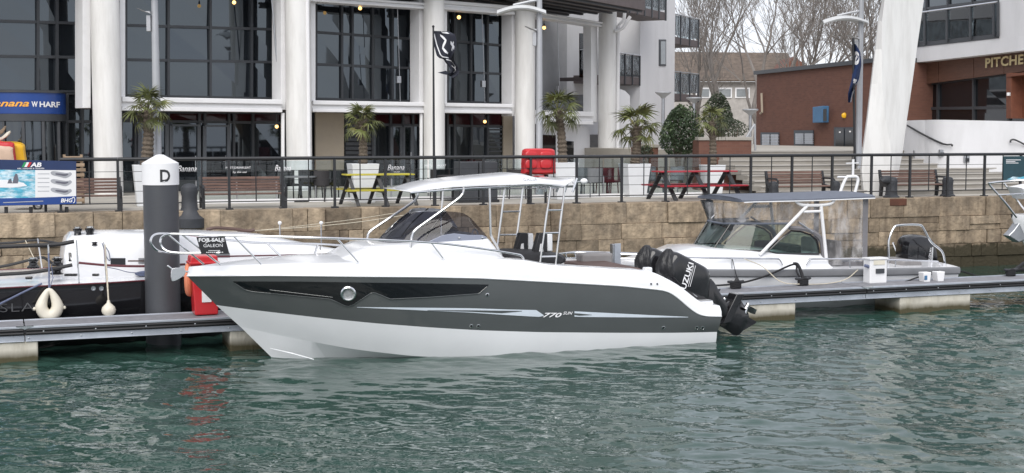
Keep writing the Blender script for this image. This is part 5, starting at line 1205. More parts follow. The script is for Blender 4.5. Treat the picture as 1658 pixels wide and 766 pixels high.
mat('lamp_pale', (.52, .53, .53), .5, var=.06); mat('lamp_grey', (.40, .41, .43), .4, metal=.3, var=.06)
lamp_post(256, 29.2, 'thick grey lamp post rising behind the mooring pile'); lamp_post(873, 34.0, 'grey lamp post with white canopy beside the red lifebuoy case'); lamp_post(1389, 37.0, 'grey lamp post with blue flag in front of the brick building')
# ---- uplighters
def uplight(px, ytop, yb, Y, lab, w=13):
    k = Y / FPX; p = ptY(px, yb, Y); t = thing('uplighter', lab, 'street lamp', p, 0, 'conical uplighter lamps'); zt = ptY(px, ytop, Y).z; b = MB(); b.tube([p, Vector((p.x, p.y, zt - .12))], .05, 10); b.build('post', M['steeldull'], t); b = MB(); b.lathe([(.05, -.2), (.10, -.14), (w * k, -.03), (w * k, 0), (w * k * .8, .01), (0, .015)], Vector((p.x, p.y, zt)), 20); b.build('bowl', MATS['lamp_grey'], t)
uplight(1073, 149, 258, 42, 'conical uplighter lamp in front of the white apartment wall'); uplight(1123, 158, 240, 46, 'conical uplighter lamp behind the round dark shrub'); uplight(1214, 177, 250, 44, 'conical uplighter lamp at the left end of the brick building')
# ---- flags
def strokes(f, polys, w, m, parent, off=.006):
    for pl in polys:
        b = MB()
        for sd in (-1, 1):
            rows = [[], []]
            for i in range(len(pl)):
                p = Vector((*pl[i], 0)); d = Vector((*pl[min(i + 1, len(pl) - 1)], 0)) - Vector((*pl[max(i - 1, 0)], 0)); d.normalize(); n = Vector((-d.y, d.x, 0)) * w / 2
                for r_, q in zip(rows, (p + n, p - n)):
                    a = f(q.x, q.y); nn = (f(q.x + .01, q.y) - a).cross(f(q.x, q.y + .01) - a).normalized(); r_.append(a + nn * off * sd)
            b.grid(rows)
        b.build('flag_mark', m, parent)
def dense(pl, n=6):
    out = []
    for i in range(len(pl) - 1):
        for k in range(n): out.append((pl[i][0] + (pl[i + 1][0] - pl[i][0]) * k / n, pl[i][1] + (pl[i + 1][1] - pl[i][1]) * k / n))
    return out + [pl[-1]]
def black_flag():
    T = .25; t = thing('flagpole', 'slim black flagpole with torn black flag on the railing', 'flagpole', QF.w(qs(703, T), T, QZ))
    a = qs(703, T); top = QF.at(701.5, 43, T); b = MB(); b.tube([QF.w(a, T, QZ), top], [.03, .018], 8); b.build('pole', M['iron'], t); b = MB(); b.ball(top, .03, 8); b.build('finial', M['iron'], t)
    flag = thing('flag', 'black flag with white marks and ragged tail blowing from the pole', 'flag', QF.at(702, 50, T))
    L = [(702, 50), (701, 60), (703, 75), (707, 90), (711, 94), (718, 96), (721, 101), (727, 108), (730, 114), (729, 118), (722, 119.5)]
    Rr = [(727, 51), (737, 56), (739.5, 66), (738, 80), (733, 88), (731.5, 94), (735, 98), (740, 106), (743.5, 114), (742, 121), (735, 127)]
    def f(u, v):
        i = min(v, .9999) * (len(L) - 1); j = int(i); fr = i - j; lx = L[j][0] * (1 - fr) + L[j + 1][0] * fr; ly = L[j][1] * (1 - fr) + L[j + 1][1] * fr; rx = Rr[j][0] * (1 - fr) + Rr[j + 1][0] * fr; ry = Rr[j][1] * (1 - fr) + Rr[j + 1][1] * fr
        return QF.at(lx + (rx - lx) * u, ly + (ry - ly) * u, T + .10 * math.sin(u * 7 + v * 5) * (.3 + u) )
    b = MB(); b.grid([[f(u, v) for u in np.linspace(0, 1, 14)] for v in np.linspace(0, 1, 40)]); cl = b.build('flag_cloth', M['navyblack'] if 'navyblack' in M else mat('black_flag_cloth', (.02, .022, .035), .8, var=.2), flag, ang=80)
    b = MB(); b.prism([QF.at(709, 117.5, T), QF.at(722, 114.5, T), QF.at(731, 121, T), QF.at(722, 121, T)], QF.v * .02); b.build('flag_tail', MATS['black_flag_cloth'], flag)
    strokes(f, [dense([(.05, .05), (.12, .2), (.25, .38), (.45, .45), (.62, .48)]), dense([(.35, .08), (.55, .16), (.35, .24), (.6, .34)]), dense([(.5, .02), (.8, .05)]), dense([(.72, .2), (.9, .28)]), dense([(.78, .3), (.85, .2)]), dense([(.3, .52), (.7, .6), (.8, .7), (.5, .78)]), dense([(.35, .7), (.65, .78), (.35, .86)])], .042, M['letterw'], cl)
black_flag()
def blue_flag():
    Y = 36.4; x0 = 1381.5; t = thing('flagpole', 'slim dark flagpole with blue flag beside the right lamp post', 'flagpole', ptY(1384, 255, Y)); b = MB(); b.tube([ptY(1384.5, 300, Y), ptY(1381.5, 62, Y)], .035, 8); b.build('pole', M['iron'], t)
    flag = thing('flag', 'navy blue feather flag with white emblem on the right lamp post', 'flag', ptY(1386, 165, Y))
    Lx = [(1381.5, 70), (1381.5, 90), (1381, 110), (1379, 128), (1376, 140), (1373, 152), (1373, 166)]; Rx = [(1386, 72), (1393, 84), (1395, 104), (1391, 128), (1385, 140), (1381, 152), (1378, 166)]
    def f(u, v):
        i = min(v, .9999) * (len(Lx) - 1); j = int(i); fr = i - j; g = lambda A, q: A[j][q] * (1 - fr) + A[j + 1][q] * fr
        return ptY(g(Lx, 0) + (g(Rx, 0) - g(Lx, 0)) * u, g(Lx, 1) + (g(Rx, 1) - g(Lx, 1)) * u, Y - .05 + .12 * math.sin(u * 5 + v * 6))
    b = MB(); b.grid([[f(u, v) for u in np.linspace(0, 1, 10)] for v in np.linspace(0, 1, 30)]); cl = b.build('flag_cloth', mat('navy_flag_cloth', (.010, .028, .10), .8, var=.15), flag, ang=80)
    strokes(f, [[(.45 + .3 * math.cos(a), .22 + .07 * math.sin(a)) for a in np.linspace(0, 6.28, 20)], dense([(.3, .24), (.6, .2)]), dense([(.3, .52), (.75, .54)]), dense([(.35, .56), (.7, .58)])], .05, M['letterw'], cl)
    strokes(f, [dense([(.93, .6), (.95, .8), (.93, .99)])], .1, M['letterw'], cl)
blue_flag()
# ---- banner on the railing
def banner():
    T = .17; t = thing('banner', 'dealer banner with boat pictures tied to the railing at the left edge', 'banner', QF.at(60, 332, T), QF.ang)
    def at(x, y, o=0): return QF.at(x, y, T - o)
    def patch(name, pts, m, o, parent=t): b = MB(); b.prism([at(x, y, o) for x, y in pts], QF.v * .004); return b.build(name, m, parent, smooth=False)
    b = MB(); b.prism([at(-70, 257), at(123.5, 261), at(124, 330.5), at(-70, 335)], QF.v * .012); P = b.build('banner_sheet', M['navy'], t, smooth=False)
    def sea():
        m = mat('sea_print', (.08, .38, .52), .5, var=.3, scale=6, col2=(.62, .74, .80), p2=.5, s2=5, stretch=(1, 1, 3)); return m
    patch('picture', [(-60, 274.5), (57, 275.3), (57, 320), (-60, 323)], sea(), .008, P); patch('white_panel', [(57, 275.3), (123, 275.8), (123.3, 318), (57, 320)], M['whitepaint'], .009, P); patch('blue_strip', [(-70, 322), (60, 320.3), (123.5, 317.5), (123.8, 330.3), (-70, 334.5)], M['blue'], .011, P)
    gm = mat('flag_green', (.02, .30, .10), .5); 
    for i, m in enumerate((gm, M['letterw'], M['redplastic'])): patch('colour_slash', [(35 + 4.2 * i, 270.5), (39 + 4.2 * i, 270.5), (43 + 4.2 * i, 262.8), (39 + 4.2 * i, 262.8)], m, .010, P)
    k = 26.5 / FPX
    def tx(body, x, y, w, h, sh=0, bold=0): lettering(P, body, at(x, y, .012), QF.u, Z, w * k, h * k, M['letterw'], sh, bold)
    tx('AB', 58, 266.8, 17, 7.2, .2, .04); tx('RIBS, DINGHIES & TENDERS', 50, 273, 40, 2.4, 0, .01); tx('BHG', 108, 324.5, 18, 6.5, .2, .03)
    rg = mat('print_grey', (.36, .37, .40), .6); rd = mat('print_dark', (.12, .12, .15), .6)
    for y, s in ((282, -1), (295, 1), (309, 1)):
        c = 99; o = [(c - 17, y - 2.5), (c - 12, y - 5), (c + 8, y - 2), (c + 15, y - 3), (c + 17, y + 1), (c + 8, y + 6.5), (c - 2, y + 4.5), (c - 14, y + 1.5)]
        b = MB(); b.prism(smooth_closed([at(x, yy, .012) for x, yy in o], 3), QF.v * .003); q = b.build('boat_picture', rg, P, smooth=False); b = MB(); b.prism(smooth_closed([at(c + (x - c) * .62 + 1, y + .5 + (yy - y) * .4, .015) for x, yy in o], 3), QF.v * .002); b.build('boat_picture_inside', rd, q, smooth=False)
    for i in range(5): patch('print_line', [(61, 281 + 7 * i), (80, 281 + 7 * i), (80, 282 + 7 * i), (61, 282 + 7 * i)], rg, .012, P)
    patch('boat_picture', [(-30, 294), (10, 291), (38, 296), (44, 301), (20, 304), (-30, 303)], M['letterw'], .012, P); patch('rider_picture', [(20, 297), (22, 288), (25, 281), (28, 282), (30, 291), (29, 297)], rd, .014, P); patch('rider_picture', [(12, 297), (14, 291), (18, 289), (20, 297)], rd, .014, P)
    patch('print_line', [(5, 327.5), (70, 325), (70, 326.3), (5, 328.8)], rg, .015, P)
    pts = [at(96 + 24 * f, 328 - 3 * math.sin(f * 2.6) * 2.6 if f > .3 else 328, .016) for f in np.linspace(0, 1, 10)]; b = MB(); b.tube([at(119 + 2.2 * math.cos(a), 324 + 4.5 * math.sin(a), .016) for a in np.linspace(-2.4, 1.8, 12)], .008, 4); b.build('logo_swoosh', M['letterw'], P)
    for x in (10, 50, 108):
        b = MB(); b.tube([QF.at(x, 335, .25), QF.at(x, 345, .25)], .035, 6); b.build('banner_foot', M['iron'], t)
banner()
def info_panel():
    T = .20; t = thing('info_panel', 'dark teal picture panel fixed to the railing at the right edge', 'sign', QF.at(1650, 292, T), QF.ang); P = QF.at
    b = MB(); b.prism([P(1625, 293, T), P(1690, 292, T), P(1690, 252.5, T), P(1625, 253, T)], QF.v * .02); s = b.build('panel_board', mat('teal_print', (.015, .05, .065), .35, var=.3, scale=2), t, smooth=False)
    b = MB(); b.prism([P(1630, 291, T - .006), P(1640, 286, T - .006), P(1652, 287, T - .006), P(1690, 280, T - .006), P(1690, 291, T - .006)], QF.v * .004); b.build('wave_picture', MATS['sea_print'], s, smooth=False)
    for i, (w, y) in enumerate(((24, 258.5), (15, 261), (20, 263.5))):
        b = MB(); b.prism([P(1629, y + 1, T - .006), P(1629 + w, y + 1, T - .006), P(1629 + w, y, T - .006), P(1629, y, T - .006)], QF.v * .004); b.build('print_line', M['letterw'], s, smooth=False)
info_panel()
def cart():
    T = 1.6; p = QF.at(62, 336, T); t = thing('hand_cart', 'small dark wheeled cart half hidden behind the banner', 'cart', p); c = QF.at(61, 333, T); ax = QF.v; b = MB(); b.tube([c + QF.u * (.075 * math.cos(a)) + Z * (.075 * math.sin(a)) for a in np.linspace(0, 6.28, 17)[:-1]], .025, 6, closed=True); w_ = b.build('wheel', M['rubber'], t); b = MB(); b.lathe([(.05, -.02), (.05, .02), (0, .022)], c, 12, (-QF.v).to_track_quat('Z', 'Y').to_matrix()); b.build('rim', M['steel'], w_); b = MB(); b.fbox(QF, qs(20, T), qs(60, T), T, T + .5, QZ + .1, QZ + .5); b.build('cart_body', M['iron'], t, smooth=False, bevel=.02)
cart()
def timber_stack():
    T = 3.2; a = qs(106, T); c = qs(140, T); t = thing('timber_chair_stack', 'stack of pale timber chairs between the banner and the first column', 'chair stack', QF.w((a + c) / 2, T + .2, QZ - .01), QF.ang); z = QZ
    for k in range(9):
        b = MB(); b.fbox(QF, a + RNG.uniform(0, .05), c - RNG.uniform(0, .08), T - .02, T + .02, z + .06, z + .13); b.build('slat', M['timberb'], t, smooth=False, bevel=.006); z += .108
    for x in (a + .02, c - .06):
        b = MB(); b.beam(QF.w(x, T + .08, QZ), QF.w(x - .02, T + .18, z + .1), .05, .05); b.build('leg', M['timberb'], t, smooth=False)
    b = MB(); b.fbox(QF, a, c - .06, T + .1, T + .5, z - .02, z + .06); b.build('seat', M['timberb'], t, smooth=False, bevel=.01)
timber_stack()
def kiddie_ride():
    T = 4.5; t = thing('toy_ride', 'yellow and red coin operated toy ride at the left edge of the quay', 'toy ride', QF.at(10, 325, T), QF.ang)
    def pil(name, pts, m, w, to=0): b = MB(); b.pillow(smooth_closed([QF.at(x, y, T + to) for x, y in pts], 4), QF.v, w); return b.build(name, M[m], t)
    pil('ride_hood', ((-40, 232), (10, 229), (30, 230), (39, 234), (41, 244), (41, 300), (-40, 300)), 'yellowp', .7, .25); pil('ride_rim', ((-40, 231), (8, 229.5), (20, 231), (24, 240), (24, 300), (-40, 300)), 'redplastic', .3, -.2); pil('ride_panel', ((-40, 238), (8, 237), (20, 239), (21, 246), (21, 300), (-40, 300)), 'fenderp', .12, -.36)
    pil('ride_figure', ((-10, 226), (2, 222), (10, 215), (17, 212), (16, 217), (8, 224), (-2, 229)), 'fender', .2, -.1); pil('ride_figure_head', ((-6, 214), (2, 210), (7, 205), (10, 204), (9, 209), (4, 216), (-3, 219)), 'timberb', .15, -.1)
    b = MB(); b.fbox(QF, qs(-40, T), qs(40, T), T - .3, T + .5, QZ - .01, QZ + .3); b.build('ride_base', M['iron'], t, smooth=False)
M['yellowp'] = mat('yellow_plastic', (.75, .42, .015), .35); M['fenderp'] = mat('beige_plastic', (.55, .40, .30), .5)
kiddie_ride()
# ================================================================ restaurant building
def plan(px, Y): p = ptY(px, 200, Y); p.z = 0; return p
COLS = [(174, 33.6), (484, 37.0), (703, 39.7), (850, 42.0), (983, 46.8)]
CP = [plan(*c) for c in COLS]; C0 = CP[0] + (CP[0] - CP[1]).normalized() * 4.7
REST = thing('restaurant_building', 'glazed waterfront restaurant with white round columns and dark windows', 'building', CP[1])
for i, p in enumerate(CP):
    b = MB(); r = .345 if i < 2 else .31; b.lathe([(r * 1.0, QZ - .02), (r, 8.6)], p, 36); b.build('column', M['column'], REST)
BAYS = [wall_frame(C0, CP[0])] + [wall_frame(CP[i], CP[i + 1]) for i in range(4)]
def hy(y0, x0, y1, x1): return lambda x: y0 + (y1 - y0) * (x - x0) / (x1 - x0)
def window(F, t, xs, ys, glass='winglass', fw=.07, parent=REST, name='window', jit=.018, mats=None, door=()):
    """xs: pixel columns of the mullions; ys: functions giving the pixel row of each horizontal bar"""
    b = MB()
    for x in xs: b.beam(F.at(x, ys[0](x), t), F.at(x, ys[-1](x), t), fw, .09, F.v)
    for y in ys: 
        for x, x2 in zip(xs[:-1], xs[1:]): b.beam(F.at(x, y(x), t + .008), F.at(x2, y(x2), t + .008), .075, fw, Z)
    fr = b.build(name, M['frame'], parent, smooth=False)
    for i in range(len(xs) - 1):
        for j in range(len(ys) - 1):
            q = [F.at(x, ys[jj](x), t + .03 + RNG.uniform(-jit, jit)) for x, jj in ((xs[i], j + 1), (xs[i + 1], j + 1), (xs[i + 1], j), (xs[i], j))]
            g = glass if mats is None else mats[j]
            e = MB(); e.prism(q, F.v * .015); e.build('pane', M[g], fr, smooth=False)
    return fr
TG = 1.5
def cst(*a): return hy(*a)
# bay left of the first column
F = BAYS[0]
window(F, TG, [-60, -8, 61, 92, 133], [cst(-30, 0, -26, 133), cst(34, 0, 38, 133), cst(91, 0, 93, 133), cst(147.5, 0, 149, 133)])
window(F, TG, [108, 133, 150], [cst(150, 0, 151, 133), cst(196, 0, 197, 133), cst(258, 0, 257, 133), cst(330, 0, 322, 133)])
# bays between the columns: upper glazing
window(BAYS[1], TG, [203, 272, 340, 407, 456], [cst(-30, 203, -18, 456), cst(41, 203, 48, 456), cst(96.5, 203, 101, 456), cst(155, 203, 160, 456)])
window(BAYS[2], TG, [511, 553, 570, 603, 635, 668, 679], [cst(-6, 511, 6, 679), cst(52, 511, 64, 679), cst(104, 511, 111, 679), cst(160, 511, 164, 679)])
window(BAYS[3], TG, [724, 735, 762, 789, 813, 829], [cst(10, 724, 20, 829), cst(66, 724, 75, 829), cst(116, 724, 120.5, 829), cst(164, 724, 168, 829)])
# ground floor glazing with the dark red transoms
gm = ['winglassred', 'winglass', 'winglass', 'winglass']
window(BAYS[1], TG, [196, 219, 272, 322, 331, 370, 378, 409, 456], [cst(181, 203, 183, 456), cst(196, 203, 199, 456), cst(258, 203, 257, 456), cst(328, 203, 312, 456)], mats=gm)
window(BAYS[2], TG, [603, 632, 652, 668, 679], [cst(183, 511, 184, 679), cst(200, 511, 203, 679), cst(256, 511, 255, 679), cst(312, 511, 303, 679)], mats=gm)
window(BAYS[3], TG, [724, 735, 763, 789, 815], [cst(183, 724, 183, 829), cst(203, 724, 206, 829), cst(256, 724, 255, 829), cst(302, 724, 298, 829)], mats=gm)
# door leaves of the ground floor
def doorleaf(F, x0, x1, y0, y1):
    b = MB(); q = [F.at(x, y, TG - .07) for x, y in ((x0, y1), (x1, y1), (x1, y0), (x0, y0))]
    for i in range(4): b.beam(q[i], q[(i + 1) % 4], .10, .05, F.v if i % 2 else Z)
    o = b.build('door', mat('door_frame_grey', (.10, .11, .125), .5) if 'door_frame_grey' not in MATS else MATS['door_frame_grey'], REST, smooth=False)
    e = MB(); e.prism([p + F.v * .02 for p in q], F.v * .012); e.build('pane', M['winglass'], o, smooth=False)
    e = MB(); hx = x1 - (x1 - x0) * .12; e.tube([F.at(hx, y0 + (y1 - y0) * .42, TG - .14), F.at(hx, y0 + (y1 - y0) * .62, TG - .14)], .015, 6); e.build('handle', M['steel'], o)
doorleaf(BAYS[1], 277, 322, 203, 320); doorleaf(BAYS[1], 331, 370, 204, 318); doorleaf(BAYS[1], 226, 270, 202, 325); doorleaf(BAYS[2], 634, 650, 205, 305); doorleaf(BAYS[2], 653, 667, 205, 304)
def quad(F, t, pts, m, name, parent=REST, th=.06, bevel=0):
    b = MB(); b.prism([F.at(x, y, t) for x, y in pts], F.v * th); return b.build(name, m, parent, smooth=False, bevel=bevel)
quad(BAYS[2], TG - .05, [(511, 316), (557, 313), (557, 183), (511, 182)], M['beige'], 'wall_panel'); quad(BAYS[3], TG - .05, [(815, 300), (830, 299), (830, 183), (815, 183)], M['beige'], 'wall_panel')
for k in range(15):
    y = 197 + 7.2 * k; b = MB(); b.beam(BAYS[2].at(559, y, TG), BAYS[2].at(601, y, TG), .035, .09, Z); b.build('louvre', M['frame'], REST, smooth=False)
quad(BAYS[2], TG + .06, [(557, 314), (603, 311), (603, 184), (557, 183)], M['iron'], 'louvre_back')
for k in range(9):
    y = 210 + 7 * k; b = MB(); b.beam(BAYS[3].at(791, y, TG - .03), BAYS[3].at(813, y, TG - .03), .03, .05, Z); b.build('louvre', M['frame'], REST, smooth=False)
# white bands, frames and beams
def band(F, t, x0, x1, ytop, ybot, m, name, depth=.5, led=True):
    b = MB(); zt = (F.at(x0, ytop(x0), t).z + F.at(x1, ytop(x1), t).z) / 2; zb = (F.at(x0, ybot(x0), t).z + F.at(x1, ybot(x1), t).z) / 2; a0, a1 = F.sz(x0, 150, t)[0], F.sz(x1, 150, t)[0]; h = zt - zb
    b.fbox(F, a0, a1, t, t + depth, zb, zb + h * .30); o = b.build(name, m, REST, smooth=False, bevel=.012)
    b = MB(); b.fbox(F, a0, a1, t + .05, t + depth, zb + h * .302, zb + h * .62); b.build('band_course', m, o, smooth=False, bevel=.012)
    b = MB(); b.fbox(F, a0, a1, t - .03, t + depth, zb + h * .622, zt); b.build('band_course', m, o, smooth=False, bevel=.02)
WP = M['whitepaint']
band(BAYS[1], .10, 197, 457, cst(157, 203, 161, 456), cst(180, 203, 181, 456), WP, 'floor_band'); band(BAYS[2], .10, 506, 688, cst(162, 511, 166, 679), cst(181, 511, 183.5, 679), WP, 'floor_band'); band(BAYS[3], .10, 720, 830, cst(166, 724, 169, 829), cst(183, 724, 184, 829), WP, 'floor_band'); band(BAYS[4], .10, 866, 961, cst(175, 866, 184, 961), cst(195, 866, 207, 961), WP, 'floor_band')
band(BAYS[2], .05, 503, 690, cst(-10, 511, 6, 679), cst(3, 511, 13.5, 679), WP, 'roof_beam'); band(BAYS[3], .05, 718, 834, cst(-2, 724, 12, 829), cst(14.5, 724, 24.5, 829), WP, 'roof_beam'); band(BAYS[4], .05, 866, 974, cst(17, 878, 39, 970), cst(26, 878, 46, 970), WP, 'roof_beam')
for F, x0, x1, y0, y1 in ((BAYS[1], 194, 203, -40, 178), (BAYS[1], 455, 463, -40, 178), (BAYS[0], 134, 147, -40, 175), (BAYS[2], 503, 511, -20, 180), (BAYS[2], 679, 688, 0, 182), (BAYS[3], 719, 724, 5, 182), (BAYS[3], 829, 836, 15, 188)):
    quad(F, .25, [(x0, y1), (x1, y1), (x1, y0), (x0, y0)], WP, 'window_surround', th=.5, bevel=.01)
for F, x, y0, y1 in ((BAYS[1], 458, 183, 312), (BAYS[2], 682, 184, 304), (BAYS[4], 836, 184, 300)):
    b = MB(); b.tube([F.at(x, y0, .2), F.at(x, y1, .2)], .05, 8); b.build('downpipe', WP, REST)
b = MB(); b.tube([CP[1] + Vector((.30, -.22, 2)), CP[1] + Vector((.30, -.22, 8))], .05, 8); b.build('downpipe', WP, REST)
b = MB(); b.tube([CP[4] + Vector((.36, -.1, 1.7)), CP[4] + Vector((.36, -.1, 6.9)), CP[4] + Vector((.55, -.1, 7.1)), CP[4] + Vector((.6, -.1, 7.7))], .06, 8); b.tube([CP[4] + Vector((.22, -.25, 6.7)), CP[4] + Vector((.5, -.25, 6.8)), CP[4] + Vector((.75, -.25, 7.2))], .06, 8); b.build('downpipe', WP, REST)
# awning winch rods with their boxes, and cables
for F, x, yt_, yb_, by in ((BAYS[2], 645, 12, 164, 129), (BAYS[3], 782, 22, 166, 136), (BAYS[4], 904, 36, 168, 145)):
    b = MB(); b.tube([F.at(x - 1.5, yt_, .5), F.at(x + 3, yb_, .5)], .012, 6); o = b.build('winch_rod', M['steeldull'], REST); c = F.at(x, by, .45); b = MB(); b.box(c, (.14, .1, .2), Matrix.Rotation(F.ang, 3, 'Z')); b.build('winch_box', M['steeldull'], o, smooth=False, bevel=.01)
b = MB(); b.tube([BAYS[1].at(440, 0, .5), BAYS[1].at(451, 130, .5), BAYS[1].at(452, 158, .5)], .02, 6); b.build('winch_rod', M['steeldull'], REST)
# solid wall behind everything, floor slab, roof
def shell():
    for F, a0, a1 in ((BAYS[0], -1, None), (BAYS[1], 0, None), (BAYS[2], 0, None), (BAYS[3], 0, None)):
        pass
    pts = [C0] + CP[:4]; off = []
    for i, p in enumerate(pts): off.append(p + BAYS[min(max(i, 0), 3)].v * (TG + .45))
    for i in range(4):
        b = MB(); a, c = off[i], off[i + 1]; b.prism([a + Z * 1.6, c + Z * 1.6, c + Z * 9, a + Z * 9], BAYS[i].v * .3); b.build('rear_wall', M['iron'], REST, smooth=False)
        if i: b = MB(); a, c = pts[i] + BAYS[i].v * .45, pts[i + 1] + BAYS[i].v * .45; b.prism([a + Z * 3.84, c + Z * 3.84, c + BAYS[i].v * (TG - .53) + Z * 3.84, a + BAYS[i].v * (TG - .53) + Z * 3.84], Z * .2); b.build('floor_slab', M['soffit'], REST, smooth=False)
        b = MB(); a, c = pts[i] - BAYS[i].v * .2, pts[i + 1] - BAYS[i].v * .2; b.prism([a + Z * 7.7, c + Z * 7.7, c + BAYS[i].v * 2 + Z * 7.7, a + BAYS[i].v * 2 + Z * 7.7], Z * .2); b.build('ceiling_slab', M['soffit'], REST, smooth=False)
shell()
def upper_storeys():
    E = (CP[0] - CP[1]).normalized(); pts = [C0 + E * 14, C0] + CP[:4]; fr = [BAYS[0], BAYS[0], BAYS[1], BAYS[2], BAYS[3]]
    for i in range(5):
        a, c, f = pts[i] + fr[i].v * .35, pts[i + 1] + fr[i].v * .35, fr[i]; b = MB(); b.prism([a + Z * 8.6, c + Z * 8.6, c + Z * 19.5, a + Z * 19.5], f.v * 7); u = b.build('upper_storeys', M['render'], REST, smooth=False)
        L = (c - a).length; d = (c - a).normalized(); n = max(1, int(L / 2.3))
        for zf in (9.3, 12.2, 15.1, 17.4):
            for k in range(n):
                p = a + d * (L * (k + .12) / n); q = a + d * (L * (k + .88) / n); b = MB(); b.prism([p + Z * zf, q + Z * zf, q + Z * (zf + 1.7), p + Z * (zf + 1.7)], f.v * -.04); b.build('window', M['winglass'], u, smooth=False)
upper_storeys()
def roof():
    pts = [CP[1] + Vector((0, 0, 0)), CP[2], CP[3], CP[4]]
    out = [p - BAYS[2].v * 1.0 for p in pts]; inn = [p + BAYS[2].v * 5 for p in pts[:3]] + [pts[3] - BAYS[2].v * .2]
    b = MB(); b.prism([p + Z * 7.55 for p in out + inn[::-1]], Z * .35); b.build('roof_slab', M['soffit'], REST, smooth=False)
roof()
# recess between the last two columns
F = BAYS[4]
quad(F, 2.2, [(860, 300), (985, 300), (985, 20), (860, 20)], M['render'], 'recess_wall', th=.3); quad(F, 1.2, [(866, 185), (962, 190), (962, 153), (866, 156)], M['greychair'], 'ledge', th=.5)
quad(F, .9, [(939, 126), (958, 126), (958, 54), (939, 54)], M['glass'], 'glass_screen', th=.03); quad(F, .9, [(939, 131), (958, 131), (958, 126), (939, 125)], M['soffit'], 'balcony_slab', th=.8); quad(F, .88, [(939, 81), (958, 81), (958, 79.5), (939, 79.5)], M['steeldull'], 'glass_rail', th=.04)
quad(F, .3, [(957, 196), (967, 198), (967, 40), (957, 36)], WP, 'window_surround', th=.3); quad(F, .6, [(880, 300), (955, 297), (955, 206), (880, 196)], M['render'], 'lower_wall', th=.2)
for x0, x1, y0 in ((869, 900, 218), (913, 929, 228)): quad(F, .5, [(x0, 300), (x1, 299), (x1, y0 + 1), (x0, y0)], M['blackglass'], 'side_door', th=.1)
# entrance drum with the sign
def drum():
    F = BAYS[0]; Y = 32.2; c = plan(38, 34.0); r = 1.02; t = REST
    def arc(z0, z1, rr, m, name, a0=-1.45, a1=1.45, n=28):
        b = MB(); d0 = math.atan2(-c.y, -c.x); rows = [[c + Vector((math.cos(d0 + a) * q, math.sin(d0 + a) * q, z)) for a in np.linspace(a0, a1, n)] for q, z in ((rr - .05, z0), (rr, z0), (rr, z1), (rr - .05, z1))]; b.grid(rows); return b.build(name, m, t)
    yz = lambda y: ptY(60, y, 33.0).z
    k = 33 / FPX; r = 68 * k; zt, zb, zl = yz(149.5), yz(184), yz(196)
    sg = arc(zb, zt, r, M['blue'], 'entrance_sign'); arc(zt, zt + .05, r + .03, M['frame'], 'drum_rim'); arc(zl, zb - .005, r + .02, M['frame'], 'drum_fascia'); g = arc(1.6, zl - .01, r - .02, M['winglass'], 'drum_glass'); d0 = math.atan2(-c.y, -c.x)
    for a in np.linspace(-1.4, 1.4, 7):
        b = MB(); p = c + Vector((math.cos(d0 + a), math.sin(d0 + a), 0)) * r; b.beam(p + Z * 1.65, p + Z * (zl - .01), .07, .07); b.build('drum_post', M['frame'], t, smooth=False)
    b = MB(); b.lathe([(r - .02, zt + .02), (0, zt + .03)], c, 30); b.build('drum_roof', M['frame'], t)
    # letters bent round the drum
    def bent(body, x0, x1, y, h, m, sh=0, bold=0):
        me = text_mesh(body, m, shear=sh, bold=bold); xs = [v.co.x for v in me.vertices]; ys = [v.co.y for v in me.vertices]; mn, mx_ = min(xs), max(xs); zc = yz(y); hh = h * k; Mi = FRM[sg.name].inverted()
        for v in me.vertices:
            px = x0 + (x1 - x0) * (v.co.x - mn) / (mx_ - mn); zz = zc + ((v.co.y - (min(ys) + max(ys)) / 2) / (max(ys) - min(ys))) * hh
            d = ray(px, 165); d = Vector((d.x, d.y, 0)).normalized(); o = Vector((0, 0, 0)) - Vector((c.x, c.y, 0)); bb = o.dot(d); cc = o.dot(o) - (r + .012) ** 2; disc = max(bb * bb - cc, 0); kk_ = -bb - math.sqrt(disc); v.co = Mi @ Vector((d.x * kk_, d.y * kk_, zz))
        o = bpy.data.objects.new('lettering', me); COL.objects.link(o); o.parent = sg; FRM[o.name] = FRM[sg.name]
    bent('Banana', -24, 47, 167, 11, M['lettero'], .35, .02); bent('W', 51, 61, 168.5, 9, M['letterw'], 0, .03); bent('HARF', 64, 97, 168.5, 9, M['letterw'], 0, .03)
drum()
# pendant bulbs under the soffits
def pendant(F, x, y, t, r, lab, ztop):
    c = F.at(x, y, t); th = thing('pendant_lamp', lab, 'lamp', c, 0, 'glowing pendant bulbs'); b = MB(); b.ball(c, r, 12); b.build('bulb', M['bulb'], th); b = MB(); b.tube([c + Z * r, Vector((c.x, c.y, ztop))], .01, 5); b.lathe([(r * .5, 0), (r * .4, .08), (0, .09)], c + Z * r * .9, 10); b.build('cord', M['iron'], th)
pendant(BAYS[1], 379, 4, .5, .052, 'glowing bulb at the top of the window right of the left lamp post', 7.5); pendant(BAYS[2], 583, 13.5, .5, .052, 'glowing bulb above the beige panel bay', 7.5); pendant(BAYS[3], 743, 28, .5, .058, 'glowing bulb right of the black flag', 7.5); pendant(BAYS[4], 881, 45, .5, .058, 'glowing bulb beside the lamp post with white canopy', 7.5); pendant(BAYS[3], 785, 197, .4, .05, 'glowing bulb below the white band near the louvre', 3.9); pendant(BAYS[1], 448, 205, .4, .05, 'small warm bulb beside the second column at ground floor', 3.9)

